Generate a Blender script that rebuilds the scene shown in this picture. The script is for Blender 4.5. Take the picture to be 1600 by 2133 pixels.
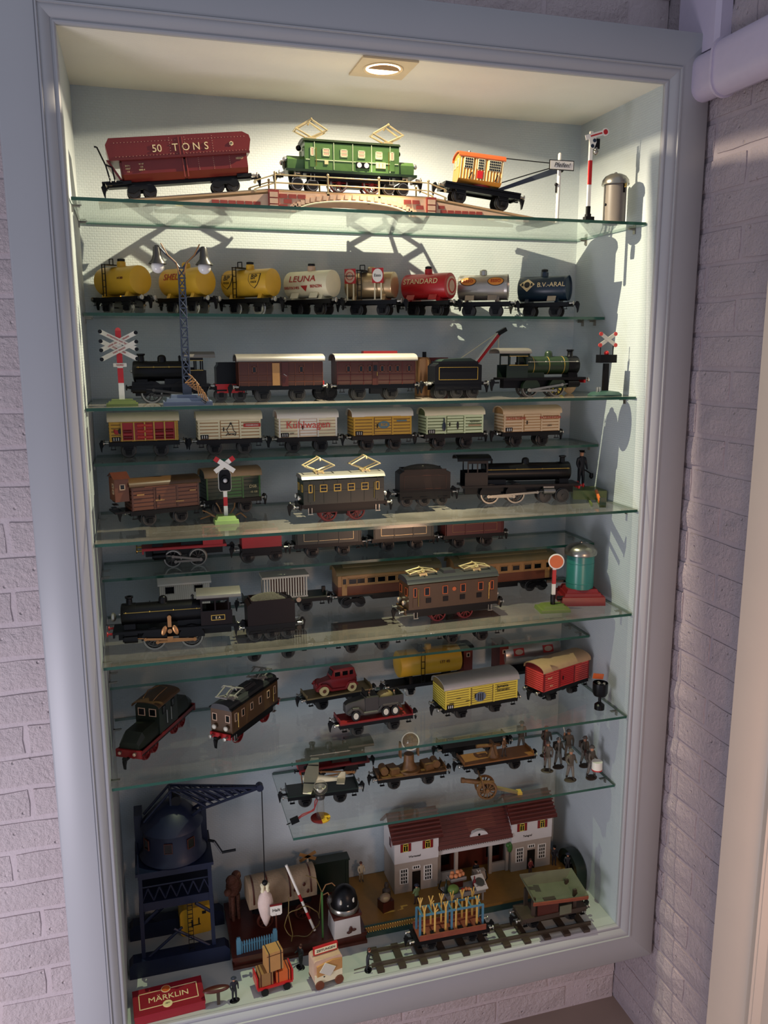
import bpy, math, random
from mathutils import Matrix, Vector
random.seed(7)
scene = bpy.context.scene
for o in list(bpy.data.objects): bpy.data.objects.remove(o)
COL = scene.collection
PI = math.pi

# ---------------------------------------------------------------- camera
cam_d = bpy.data.cameras.new('camera')
cam_d.sensor_fit = 'HORIZONTAL'; cam_d.sensor_width = 36.0
cam_d.lens = 36.0 * 1742.98 / 1600.0
cam_d.clip_start = 0.02
cam = bpy.data.objects.new('camera', cam_d); COL.objects.link(cam)
_r = Vector((0.95899, -0.28321, -0.0025)); _f = Vector((0.27746, 0.94122, -0.19260)).normalized()
_r = (_r - _f * _r.dot(_f)).normalized(); _u = _r.cross(_f)
cam.matrix_world = Matrix(((_r.x, _u.x, -_f.x, -0.5272), (_r.y, _u.y, -_f.y, -1.7087), (_r.z, _u.z, -_f.z, 1.5118), (0, 0, 0, 1)))
scene.camera = cam

# ---------------------------------------------------------------- world, room lights, exposure
world = bpy.data.worlds.new('world'); scene.world = world; world.use_nodes = True
bg = world.node_tree.nodes['Background']
bg.inputs[0].default_value = (0.76, 0.82, 1.0, 1); bg.inputs[1].default_value = 0.38

def area(name, loc, target, size, power, col):
    d = bpy.data.lights.new(name, 'AREA'); d.shape = 'RECTANGLE'; d.size = size[0]; d.size_y = size[1]
    d.energy = power; d.color = col
    o = bpy.data.objects.new(name, d); COL.objects.link(o); o.location = loc
    o.rotation_euler = (Vector(target) - Vector(loc)).to_track_quat('-Z', 'Y').to_euler()
    return o
area('window_daylight', (-1.75, -1.05, 0.15), (-0.8, 0.18, 0.3), (0.6, 0.7), 16.5, (0.94, 0.88, 1.0))
area('room_lamp', (0.42, -1.25, 0.75), (0.74, -0.35, 0.55), (0.2, 0.2), 3.2, (1.0, 0.58, 0.36))
scene.view_settings.view_transform = 'Standard'
scene.view_settings.look = 'None'
scene.view_settings.gamma = 1.0
scene.view_settings.use_curve_mapping = False
scene.view_settings.exposure = 0.18
try:
    scene.cycles.transparent_max_bounces = 48
    scene.cycles.max_bounces = 10
except Exception: pass

# ---------------------------------------------------------------- materials
def lin(h):
    if isinstance(h, str):
        c = [int(h[i:i + 2], 16) / 255 for i in (0, 2, 4)]
        return tuple(x / 12.92 if x <= 0.04045 else ((x + 0.055) / 1.055) ** 2.4 for x in c)
    return tuple(h)
MATS = {}
def mat(name, col, rough=0.42, metal=0.0, var=0.10, scale=60.0, bump=0.0, bscale=None, spec=0.5, trans=0.0):
    m = bpy.data.materials.new(name); m.use_nodes = True
    nt = m.node_tree; n = nt.nodes; l = nt.links
    p = n['Principled BSDF']
    c = lin(col)
    tc = n.new('ShaderNodeTexCoord'); nz = n.new('ShaderNodeTexNoise'); nz.inputs['Scale'].default_value = scale
    nz.inputs['Detail'].default_value = 3.0
    l.new(tc.outputs['Object'], nz.inputs['Vector'])
    mx = n.new('ShaderNodeMix'); mx.data_type = 'RGBA'
    mx.inputs[6].default_value = tuple(x * (1 - var) for x in c) + (1,)
    mx.inputs[7].default_value = tuple(min(1, x * (1 + var)) for x in c) + (1,)
    l.new(nz.outputs[0], mx.inputs[0]); l.new(mx.outputs[2], p.inputs['Base Color'])
    p.inputs['Roughness'].default_value = rough; p.inputs['Metallic'].default_value = metal
    p.inputs['Specular IOR Level'].default_value = spec
    if trans: p.inputs['Transmission Weight'].default_value = trans
    if bump:
        n2 = n.new('ShaderNodeTexNoise'); n2.inputs['Scale'].default_value = bscale or scale * 4
        n2.inputs['Detail'].default_value = 4.0
        l.new(tc.outputs['Object'], n2.inputs['Vector'])
        b = n.new('ShaderNodeBump'); b.inputs['Strength'].default_value = bump; b.inputs['Distance'].default_value = 0.01
        l.new(n2.outputs[0], b.inputs['Height']); l.new(b.outputs[0], p.inputs['Normal'])
    MATS[name] = m
    return m

mat('black', '0a0a0c', 0.34, spec=.28); mat('murkgreen', '1a2219', 0.35, var=.15); mat('dullred', '861a1c', 0.35); mat('iron', '141416', 0.4, 0.2, spec=.3); mat('fieldgrey', '35322f', 0.45); mat('darkmetal', '4a4845', 0.36, 0.6); mat('blackred', '170c0a', 0.35, spec=.28); mat('buff', 'd2b690', 0.42, var=.06); mat('lampplate', 'cdb68c', 0.4)
mat('steel', 'b9b7ae', 0.3, 0.9); mat('brass', 'c9a85a', 0.28, 0.9); mat('palebrass', 'd8c493', 0.3, 0.6)
mat('copper', 'c08a5a', 0.3, 0.8); mat('nickel', '9a968c', 0.28, 0.9, 0.15)
mat('maroon', '6e211d', 0.35); mat('brick_red', '8c3a30', 0.45, var=.2); mat('stone', 'c9a88c', 0.5, var=.2)
mat('red', 'b51f22', 0.32); mat('darkred', '7a1a1c', 0.35); mat('winered', '5e1f18', 0.32); mat('orange', 'd98a35', 0.4)
mat('deeporange', 'c8602c', 0.4); mat('cab_orange', 'd08f3a', 0.42, var=.12)
mat('white', 'e6e2d4', 0.4, var=.05); mat('cream', 'e4dbb4', 0.42, var=.06); mat('offwhite', 'cfcab8', 0.45)
mat('yellow', 'd9a92f', 0.38, var=.08); mat('lemon', 'd6c044', 0.42, var=.08); mat('gold', 'cfa94a', 0.4, 0.3)
mat('green', '54753f', 0.22, var=.2); mat('darkgreen', '20321d', 0.35, var=.15); mat('bottlegreen', '18261d', 0.32)
mat('moss', '5d6a35', 0.35, var=.15); mat('palegreen', 'cfdcae', 0.42); mat('leafgreen', '3f6d33', 0.4)
mat('signgreen', '8faa63', 0.35, var=.1); mat('navy', '16293a', 0.32); mat('blue', '2c4668', 0.4); mat('craneblue', '0d1730', 0.42, var=.2)
mat('slate', '3d4552', 0.42, 0.3); mat('greyblue', '5f6b7d', 0.4); mat('teal', '2e7a70', 0.3, var=.1)
mat('skyblue', '4c7a8e', 0.45); mat('grey', '8a8680', 0.4); mat('hammer', '6f675e', 0.4)
mat('brown', '4a2114', 0.38, var=.15); mat('rustbrown', '6b3a24', 0.42, var=.15); mat('tan', 'a87c48', 0.45, var=.15)
mat('khaki', '7b6a44', 0.5, var=.2); mat('camo', '6b4a26', 0.5, var=.5, scale=90); mat('wood', '8a5a2c', 0.5, var=.25, scale=50)
mat('mahogany', '4a1f16', 0.3, var=.2); mat('locobrown', '503821', 0.36, var=.15); mat('olive', '6d5a2c', 0.4)
mat('roofgrey', '75716a', 0.38, 0.2, var=.12); mat('roofcream', 'e6dcb8', 0.4, var=.08); mat('rooftan', 'b0906a', 0.4, var=.1)
mat('roofsilver', 'b9b6ae', 0.3, 0.5, var=.08); mat('roofdark', '2e2f31', 0.4); mat('roofolive', '7d6f4a', 0.38, var=.12)
mat('silver', 'b3aca2', 0.3, 0.75, var=.1); mat('tankgold', 'b59c74', 0.3, 0.6); mat('rubber', '111113', 0.55)
mat('pane', '0b0c0e', 0.15); mat('coal', '5f5a50', 0.4, 0.3, var=.5, scale=300, bump=.6)
mat('skin', 'c98d6c', 0.5); mat('canvas', '8f7a5f', 0.7, var=.15, bump=.2); mat('sackcloth', 'dcc6b8', 0.8, var=.1, bump=.15)
mat('burlap', 'b08f68', 0.8, var=.2, bump=.3); mat('kraft', 'b5854c', 0.6, var=.12); mat('kraft_dark', '8f6a3c', 0.6)
mat('tyre', 'dcc78c', 0.5); mat('stationwhite', 'cac6c1', 0.5, var=.05); mat('stationcream', 'a09486', 0.5, var=.08)
mat('roofred', '5a241c', 0.42, var=.2); mat('platform', '8c652b', 0.45, var=.15); mat('platgreen', '2e4a42', 0.4)
mat('melon', '6f8a3c', 0.45, var=.2); mat('peach', 'd58a58', 0.45, var=.2); mat('tomato', 'b83a24', 0.35)
mat('duct', 'b9aec0', 0.5, var=.04); mat('print_black', '1c1a1a', 0.5); mat('print_red', 'b02a22', 0.5); mat('print_cream', 'e6cf9a', 0.5)
mat('print_white', 'e8e4da', 0.5); mat('print_blue', '5d8290', 0.5); mat('bluecloth', '2a3040', 0.6); mat('greycloth', '55504a', 0.7)
mat('hopperbowl', '63654f', 0.5, var=.25, scale=30); mat('rustwood', '80402a', 0.55, var=.3); mat('rail', '5c5245', 0.4, 0.6); mat('sleeper', '3c2f24', 0.6, var=.2)
mat('pickyellow', 'd2a956', 0.5); mat('fur', '57301f', 0.7, var=.4, bump=.5); mat('boxred', '8c1826', 0.45, var=.06)
mat('wirebrown', '8a6238', 0.5); mat('wirered', '8e2424', 0.5); mat('lampglass', 'd9d6d2', 0.12, var=.05)
mat('fuse', '7f7a70', 0.4); mat('pinkred', 'd2473f', 0.4); mat('redorange', 'd9702f', 0.4)

def glassy(name, tint, dust=0.0, dustcol=(0.55, 0.50, 0.44), ior=1.5):
    m = bpy.data.materials.new(name); m.use_nodes = True
    nt = m.node_tree; n = nt.nodes; l = nt.links; n.clear()
    out = n.new('ShaderNodeOutputMaterial'); tr = n.new('ShaderNodeBsdfTransparent'); gl = n.new('ShaderNodeBsdfGlossy')
    tr.inputs[0].default_value = tint + (1,); gl.inputs['Roughness'].default_value = 0.03
    gl.inputs[0].default_value = (.9, .95, .92, 1)
    fr = n.new('ShaderNodeFresnel'); ge = n.new('ShaderNodeNewGeometry'); mi = n.new('ShaderNodeMapRange')
    mi.inputs[3].default_value = ior; mi.inputs[4].default_value = 1 / ior; l.new(ge.outputs['Backfacing'], mi.inputs[0]); l.new(mi.outputs[0], fr.inputs[0])
    # keep the same reflectance on both sides of the pane
    mx = n.new('ShaderNodeMixShader'); l.new(fr.outputs[0], mx.inputs[0]); l.new(tr.outputs[0], mx.inputs[1]); l.new(gl.outputs[0], mx.inputs[2])
    last = mx
    if dust:
        df = n.new('ShaderNodeBsdfDiffuse'); df.inputs[0].default_value = dustcol + (1,)
        tc = n.new('ShaderNodeTexCoord'); nz = n.new('ShaderNodeTexNoise'); nz.inputs['Scale'].default_value = 9; nz.inputs['Detail'].default_value = 6
        l.new(tc.outputs['Object'], nz.inputs['Vector'])
        mr = n.new('ShaderNodeMapRange'); mr.inputs[1].default_value = .3; mr.inputs[2].default_value = .7; mr.inputs[3].default_value = dust * .6; mr.inputs[4].default_value = dust * 1.25
        l.new(nz.outputs[0], mr.inputs[0])
        m2 = n.new('ShaderNodeMixShader'); l.new(mr.outputs[0], m2.inputs[0]); l.new(last.outputs[0], m2.inputs[1]); l.new(df.outputs[0], m2.inputs[2]); last = m2
    l.new(last.outputs[0], out.inputs[0]); MATS[name] = m
    return m
glassy('glass_clear', (0.95, 0.97, 0.96)); glassy('glass_dusty', (0.84, 0.87, 0.85), .20, (0.36, 0.32, 0.27)); glassy('glass_light', (0.90, 0.93, 0.915), .06, (0.45, 0.43, 0.40))
glassy('bulb_glass', (0.93, 0.92, 0.90), .05)
def edge_glass():
    m = bpy.data.materials.new('glass_edge'); m.use_nodes = True
    n = m.node_tree.nodes; l = m.node_tree.links; p = n['Principled BSDF']
    p.inputs['Base Color'].default_value = (0.018, 0.085, 0.055, 1); p.inputs['Roughness'].default_value = 0.12
    p.inputs['Transmission Weight'].default_value = 0.15
    MATS['glass_edge'] = m
edge_glass()

def emis(name, col, s):
    m = bpy.data.materials.new(name); m.use_nodes = True; n = m.node_tree.nodes; p = n['Principled BSDF']
    p.inputs['Base Color'].default_value = lin(col) + (1,); p.inputs['Emission Color'].default_value = lin(col) + (1,); p.inputs['Emission Strength'].default_value = s
    MATS[name] = m
emis('lamp_lens', 'ffe9c0', 7.0)

def wallpaper(name='wallpaper', ca='b3bcbe', cb_='bcc4c4'):
    m = bpy.data.materials.new(name); m.use_nodes = True; n = m.node_tree.nodes; l = m.node_tree.links; p = n['Principled BSDF']
    tc = n.new('ShaderNodeTexCoord'); sp = n.new('ShaderNodeSeparateXYZ'); cb = n.new('ShaderNodeCombineXYZ'); ad = n.new('ShaderNodeMath')
    l.new(tc.outputs['Object'], sp.inputs[0]); l.new(sp.outputs[0], ad.inputs[0]); l.new(sp.outputs[1], ad.inputs[1]); l.new(ad.outputs[0], cb.inputs[0]); l.new(sp.outputs[2], cb.inputs[1])
    br = n.new('ShaderNodeTexBrick'); br.inputs['Scale'].default_value = 1.0; br.inputs['Brick Width'].default_value = 0.010; br.inputs['Row Height'].default_value = 0.0055
    br.inputs['Mortar Size'].default_value = 0.0012; br.inputs['Mortar Smooth'].default_value = 1.0
    br.inputs['Color1'].default_value = (1, 1, 1, 1); br.inputs['Color2'].default_value = (.8, .8, .8, 1); br.inputs['Mortar'].default_value = (0, 0, 0, 1)
    l.new(cb.outputs[0], br.inputs['Vector'])
    b = n.new('ShaderNodeBump'); b.inputs['Strength'].default_value = 0.32; b.inputs['Distance'].default_value = 0.0012
    l.new(br.outputs[0], b.inputs['Height']); l.new(b.outputs[0], p.inputs['Normal'])
    nz = n.new('ShaderNodeTexNoise'); nz.inputs['Scale'].default_value = 14; mx = n.new('ShaderNodeMix'); mx.data_type = 'RGBA'
    l.new(tc.outputs['Object'], nz.inputs['Vector']); l.new(nz.outputs[0], mx.inputs[0])
    mx.inputs[6].default_value = lin(ca) + (1,); mx.inputs[7].default_value = lin(cb_) + (1,)
    l.new(mx.outputs[2], p.inputs['Base Color']); p.inputs['Roughness'].default_value = 0.55
    MATS[name] = m
wallpaper()
wallpaper('ceilingpaper', 'dfdbcc', 'e5e1d3')
mat('framepaint', 'a2a2a5', 0.4, var=.02, scale=8)
mat('nichefloor', 'b9bdb8', 0.4, var=.04, scale=12)
def brickmat(name, a, b_, strength):
    m = bpy.data.materials.new(name); m.use_nodes = True; n = m.node_tree.nodes; l = m.node_tree.links; p = n['Principled BSDF']
    tc = n.new('ShaderNodeTexCoord'); ge = n.new('ShaderNodeNewGeometry')
    n1 = n.new('ShaderNodeTexNoise'); n1.inputs['Scale'].default_value = 90; n1.inputs['Detail'].default_value = 6; n1.inputs['Roughness'].default_value = .65
    vo = n.new('ShaderNodeTexVoronoi'); vo.inputs['Scale'].default_value = 34
    l.new(ge.outputs['Position'], n1.inputs['Vector']); l.new(ge.outputs['Position'], vo.inputs['Vector'])
    mr = n.new('ShaderNodeMapRange'); mr.inputs[1].default_value = 0.03; mr.inputs[2].default_value = 0.14; l.new(vo.outputs['Distance'], mr.inputs[0])
    mu = n.new('ShaderNodeMath'); mu.operation = 'MULTIPLY'; l.new(n1.outputs[0], mu.inputs[0]); l.new(mr.outputs[0], mu.inputs[1])
    bp = n.new('ShaderNodeBump'); bp.inputs['Strength'].default_value = strength; bp.inputs['Distance'].default_value = 0.012
    l.new(mu.outputs[0], bp.inputs['Height']); l.new(bp.outputs[0], p.inputs['Normal'])
    mx = n.new('ShaderNodeMix'); mx.data_type = 'RGBA'; mx.inputs[6].default_value = lin(a) + (1,); mx.inputs[7].default_value = lin(b_) + (1,)
    n3 = n.new('ShaderNodeTexNoise'); n3.inputs['Scale'].default_value = 9; l.new(ge.outputs['Position'], n3.inputs['Vector'])
    l.new(n3.outputs[0], mx.inputs[0]); l.new(mx.outputs[2], p.inputs['Base Color']); p.inputs['Roughness'].default_value = .75
    MATS[name] = m
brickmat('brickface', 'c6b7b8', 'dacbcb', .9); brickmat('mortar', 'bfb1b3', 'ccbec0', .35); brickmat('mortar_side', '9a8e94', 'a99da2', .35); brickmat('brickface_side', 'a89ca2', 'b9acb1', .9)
mat('floorpaint', '8f8078', 0.5, var=.08, scale=10); mat('doorpaint', 'dccbb8', 0.42, var=.03, scale=10)

# ---------------------------------------------------------------- mesh kit
def rotm(r): return Matrix.Rotation(r[2], 3, 'Z') @ Matrix.Rotation(r[1], 3, 'Y') @ Matrix.Rotation(r[0], 3, 'X')
class B:
    def __init__(s): s.v = []; s.f = []
    def add(s, vs, fs):
        k = len(s.v); s.v.extend([tuple(p) for p in vs]); s.f.extend([tuple(i + k for i in f) for f in fs]); return s
    def box(s, c, d, rot=None, taper=1.0):
        x, y, z = d[0] / 2, d[1] / 2, d[2] / 2; t = taper
        vs = [Vector(p) for p in ((-x, -y, -z), (x, -y, -z), (x, y, -z), (-x, y, -z), (-x * t, -y * t, z), (x * t, -y * t, z), (x * t, y * t, z), (-x * t, y * t, z))]
        if rot: m = rotm(rot); vs = [m @ p for p in vs]
        c = Vector(c)
        return s.add([p + c for p in vs], [(0, 3, 2, 1), (4, 5, 6, 7), (0, 1, 5, 4), (1, 2, 6, 5), (2, 3, 7, 6), (3, 0, 4, 7)])
    def bb(s, a, b): return s.box([(a[i] + b[i]) / 2 for i in range(3)], [abs(b[i] - a[i]) for i in range(3)])
    def cyl(s, a, b, r, r2=None, n=12):
        a = Vector(a); b = Vector(b); r2 = r if r2 is None else r2; d = (b - a).normalized()
        u = d.orthogonal().normalized(); w = d.cross(u)
        vs = []; fs = []
        for p, q in ((a, r), (b, r2)):
            for i in range(n):
                t = 2 * PI * i / n; vs.append(p + (u * math.cos(t) + w * math.sin(t)) * q)
        for i in range(n): j = (i + 1) % n; fs.append((i, j, n + j, n + i))
        fs.append(tuple(range(n - 1, -1, -1))); fs.append(tuple(range(n, 2 * n)))
        return s.add(vs, fs)
    def lathe(s, prof, o=(0, 0, 0), ax='z', n=18):
        vs = []; fs = []; o = Vector(o)
        for r, h in prof:
            for i in range(n):
                t = 2 * PI * i / n; a, b = r * math.cos(t), r * math.sin(t)
                vs.append(o + Vector({'z': (a, b, h), 'x': (h, a, b), 'y': (b, h, a)}[ax]))
        for k in range(len(prof) - 1):
            for i in range(n): j = (i + 1) % n; fs.append((k * n + i, k * n + j, (k + 1) * n + j, (k + 1) * n + i))
        if prof[0] != prof[-1]: fs.append(tuple(range(n - 1, -1, -1))); fs.append(tuple((len(prof) - 1) * n + i for i in range(n)))
        return s.add(vs, fs)
    def prism(s, poly, ax, a, b):
        n = len(poly); mk = {'y': lambda p, t: (p[0], t, p[1]), 'x': lambda p, t: (t, p[0], p[1]), 'z': lambda p, t: (p[0], p[1], t)}[ax]
        vs = [mk(p, a) for p in poly] + [mk(p, b) for p in poly]
        fs = [(i, (i + 1) % n, n + (i + 1) % n, n + i) for i in range(n)] + [tuple(range(n - 1, -1, -1)), tuple(range(n, 2 * n))]
        return s.add(vs, fs)
    def tube(s, pts, r, n=6):
        for a, b in zip(pts[:-1], pts[1:]):
            if (Vector(a) - Vector(b)).length > 1e-6: s.cyl(a, b, r, n=n)
        return s
    def sph(s, c, r, n=12, m=8, sc=(1, 1, 1)):
        prof = [(max(1e-5, r * math.sin(PI * i / m)), -r * math.cos(PI * i / m)) for i in range(m + 1)]
        k = len(s.v); s.lathe(prof, (0, 0, 0), 'z', n)
        for i in range(k, len(s.v)): p = s.v[i]; s.v[i] = (p[0] * sc[0] + c[0], p[1] * sc[1] + c[1], p[2] * sc[2] + c[2])
        return s
    def xf(s, fn): s.v = [tuple(fn(Vector(p))) for p in s.v]; return s
    def mesh(s, name, m, smooth=True):
        me = bpy.data.meshes.new(name); me.from_pydata(s.v, [], s.f)
        if isinstance(m, str): m = MATS[m]
        me.materials.append(m)
        if smooth:
            me.polygons.foreach_set('use_smooth', [True] * len(me.polygons))
        me.update()
        import bmesh
        bm = bmesh.new(); bm.from_mesh(me); bmesh.ops.recalc_face_normals(bm, faces=bm.faces); bm.to_mesh(me); bm.free()
        if smooth:
            try: me.set_sharp_from_angle(angle=math.radians(38))
            except Exception: pass
        return me
def link(name, data, parent=None, loc=(0, 0, 0), rot=(0, 0, 0)):
    o = bpy.data.objects.new(name, data); COL.objects.link(o); o.location = loc; o.rotation_euler = rot
    if parent is not None: o.parent = parent
    return o
def part(name, b, m, parent, loc=(0, 0, 0), rot=(0, 0, 0), label=None):
    o = link(name, b.mesh(name, m), parent, loc, rot)
    if label: o['label'] = label
    return o
CACHE = {}
def shared(name, key, fn, m, parent, loc=(0, 0, 0), rot=(0, 0, 0)):
    k = (key, m)
    if k not in CACHE:
        b = B(); fn(b); CACHE[k] = b.mesh(name, m)
    return link(name, CACHE[k], parent, loc, rot)
def tag(o, label, cat, group=None):
    o['label'] = label; o['category'] = cat
    if group: o['group'] = group
    return o
def thing(name, label, cat, loc=(0, 0, 0), rz=0, tilt=0, group=None):
    o = link(name, None, None, loc, (0, tilt, rz)); o.empty_display_size = 0.02
    return tag(o, label, cat, group)
def struct(o, label=None):
    o['kind'] = 'structure'
    if label: o['label'] = label
    return o
def text(s, size, m, parent, loc, rot=(0, 0, 0), bend=None, name='lettering', shear=0, stretch=1.0, align='CENTER', depth=0.0004):
    """flat print facing local -y; bend = radius wraps it round a horizontal cylinder along x"""
    cu = bpy.data.curves.new(name, 'FONT'); cu.body = s; cu.size = size; cu.align_x = align; cu.align_y = 'CENTER'; cu.shear = shear; cu.resolution_u = 3
    cu.extrude = depth
    to = bpy.data.objects.new('tmp', cu); COL.objects.link(to)
    dg = bpy.context.evaluated_depsgraph_get(); me = bpy.data.meshes.new_from_object(to.evaluated_get(dg))
    bpy.data.objects.remove(to)
    for v in me.vertices:
        x, y, z = v.co
        x *= stretch
        if bend: a = y / bend; v.co = (x, -math.cos(a) * (bend + z) + bend, math.sin(a) * (bend + z))
        else: v.co = (x, -z, y)
    me.materials.clear(); me.materials.append(MATS[m]); me.name = name
    return link(name, me, parent, loc, rot)
def arc(w, z0, rise, n=8):
    """points of a curved roof line from -w to +w"""
    return [(-w * math.cos(PI * i / n) * 1.0, z0 + rise * (math.sin(PI * i / n) ** 0.75)) for i in range(n + 1)]
def rnd(a, b): return random.uniform(a, b)

# ---------------------------------------------------------------- the setting
HW, H, D = 0.625, 2.0774, 0.376      # half width, height, back of the niche
YB, XW, ZF = 0.18, 0.737, -0.39      # brick wall face, side wall face, room floor
OUT = 0.106
def panel(name, a, c, m, label): return struct(part(name, B().bb(a, c), m, None), label)
panel('wall_niche_back', (-HW - .02, D, -.02), (HW + .02, D + .02, H + .02), 'wallpaper', 'pale blue textured back panel of the wall niche')
panel('wall_niche_left', (-HW - .02, .0195, -.02), (-HW, D, H + .02), 'wallpaper', 'pale blue textured left side of the niche')
panel('wall_niche_right', (HW, .0195, -.02), (HW + .02, D, H + .02), 'wallpaper', 'pale blue textured right side of the niche')
panel('floor_niche', (-HW, .0195, -.02), (HW, D, 0), 'nichefloor', 'painted bottom board of the niche')
lp = (0.0, 0.078)
b = B()   # ceiling with a round hole for the downlight
N = 32; hole = [(lp[0] + .036 * math.cos(2 * PI * i / N), lp[1] + .036 * math.sin(2 * PI * i / N)) for i in range(N)]
def sqpt(i):
    t = 2 * PI * i / N; c, s_ = math.cos(t), math.sin(t)
    k = 1 / max(abs(c), abs(s_)); x, y = c * k, s_ * k
    return (x * HW, .0195 + (D - .0195) * (y + 1) / 2)
vs = [(p[0], p[1], H) for p in hole] + [(*sqpt(i), H) for i in range(N)] + [(p[0], p[1], H + .02) for p in hole] + [(*sqpt(i), H + .02) for i in range(N)]
fs = []
for i in range(N):
    j = (i + 1) % N; fs += [(i, j, N + j, N + i), (2 * N + i, 3 * N + i, 3 * N + j, 2 * N + j), (i, 2 * N + i, 2 * N + j, j)]
b.add(vs, fs); struct(part('ceiling_niche', b, 'ceilingpaper', None), 'textured top board of the niche with a downlight')
def mitre(profile, side):
    """sweep profile [(distance outward, y)] along one side of the opening, mitred at both ends"""
    b = B(); n = len(profile); vs = []
    for e in (0, 1):
        for d, y in profile:
            L, R, Bo, T = -HW - d, HW + d, -d, H + d
            vs.append({'left': ((L, y, Bo), (L, y, T)), 'right': ((R, y, Bo), (R, y, T)), 'top': ((L, y, T), (R, y, T)), 'bottom': ((L, y, Bo), (R, y, Bo))}[side][e])
    fs = [(i, (i + 1) % n, n + (i + 1) % n, n + i) for i in range(n)] + [tuple(range(n)), tuple(range(n, 2 * n))]
    return b.add(vs, fs)
board = [(.0325, .002), (.0345, .0), (OUT - .004, 0), (OUT - .001, .002), (OUT, .005), (OUT, YB + .015), (.0325, YB + .015)]
mould = [(0, .020), (0, .013), (.0025, .010), (.0055, .0095), (.0065, .0115), (.009, .0115), (.010, .009), (.014, .0065), (.018, .0035), (.0225, .0012), (.0265, .0005), (.0285, .001), (.0295, -.003), (.0325, -.003), (.0325, .020)]
for k, (s_, lb) in enumerate((('left', 'wide grey-blue frame board left of the niche'), ('right', 'wide grey-blue frame board right of the niche'), ('top', 'wide grey-blue frame board above the niche'), ('bottom', 'wide grey-blue frame board below the niche'))):
    t = struct(part('trim_%d' % (k + 1), mitre(board, s_), 'framepaint', None), lb)
    part('moulding', mitre(mould, s_), 'framepaint', t)
# dark mitre gaps are real gaps between the boards: recess a thin fillet
# brick walls
def wallmesh(boxes, m='mortar'):
    b = B()
    for a, c in boxes: b.bb(a, c)
    return b
X0, X1, ZT = -1.35, XW, 2.75
wb = struct(part('wall_brick_front', wallmesh([((X0, YB + .0045, ZF), (-HW - .022, YB + .06, ZT)), ((HW + .022, YB + .0045, ZF), (X1, YB + .06, ZT)), ((-HW - .022, YB + .0045, H + .022), (HW + .022, YB + .06, ZT)), ((-HW - .022, YB + .0045, ZF), (HW + .022, YB + .06, -.022))]), 'mortar', None), 'painted split-face brick wall around the niche frame')
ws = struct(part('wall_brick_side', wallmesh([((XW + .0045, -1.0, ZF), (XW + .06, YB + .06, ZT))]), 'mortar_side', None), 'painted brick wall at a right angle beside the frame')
BL, BH, JT = .208, .064, .013
def brickvar(k, L, m, tw=.016):
    key = ('brick', k, round(L, 3))
    kk = (key, m)
    if kk in CACHE: return CACHE[kk]
    rg = random.Random(k * 31 + int(L * 1000)); b = B(); nx, nz = 5, 3; vs = []
    for j in range(nz):
        for i in range(nx):
            ex = (i in (0, nx - 1)); ez = (j in (0, nz - 1))
            x = -L / 2 + L * i / (nx - 1) + (rg.uniform(-.002, .002) if ex else 0)
            z = -BH / 2 + BH * j / (nz - 1) + (rg.uniform(-.0018, .0018) if ez else 0)
            y = rg.uniform(-.001, .001) if (ex or ez) else -rg.uniform(.001, .005)
            vs.append((x, y, z))
    fs = [(j * nx + i, j * nx + i + 1, (j + 1) * nx + i + 1, (j + 1) * nx + i) for j in range(nz - 1) for i in range(nx - 1)]
    n0 = len(vs); ring = [i for i in range(nx)] + [nx * (j + 1) + nx - 1 for j in range(nz - 1)] + [(nz - 1) * nx + i for i in range(nx - 2, -1, -1)] + [nx * j for j in range(nz - 2, 0, -1)]
    vs += [(vs[i][0] * 1.006, .012, vs[i][2] * 1.02) for i in ring]
    fs += [(ring[(i + 1) % len(ring)], ring[i], n0 + i, n0 + (i + 1) % len(ring)) for i in range(len(ring))]
    b.add(vs, fs); me = b.mesh('brick', m, smooth=False)
    CACHE[kk] = me
    return me
row = 0; z = ZF + .043
while z < ZT:
    off = (row % 2) * .11 + (.05 if row % 3 == 0 else 0)
    x = X1 - .105 - off + .11
    while x > X0:
        vis = (x - BL / 2 < -.69 and x > -1.2) or (z > H + .05 and z < 2.5) or (z < -.06)
        L = BL; xb = x
        if vis and -.06 < z < H + .05 and x + BL / 2 > -.66: L = -.66 - (x - BL / 2); xb = x - BL / 2 + L / 2
        if x + L / 2 > XW: L = 2 * (XW - x) - .004
        if vis and L > .03: link('brick', brickvar(random.randrange(6), L, 'brickface'), wb, (xb, YB + .002, z))
        x -= BL + JT
    y = YB - .09 - (.11 if row % 2 else 0)
    while y > -.46:
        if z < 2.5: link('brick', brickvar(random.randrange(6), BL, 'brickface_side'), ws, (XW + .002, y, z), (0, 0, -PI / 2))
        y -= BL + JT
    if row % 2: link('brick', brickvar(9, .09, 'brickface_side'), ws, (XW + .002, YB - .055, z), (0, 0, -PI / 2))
    z += BH + JT; row += 1
panel('floor', (-1.4, -1.05, ZF - .02), (XW + .06, YB + .06, ZF), 'floorpaint', 'smooth dim floor below the niche')
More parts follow.
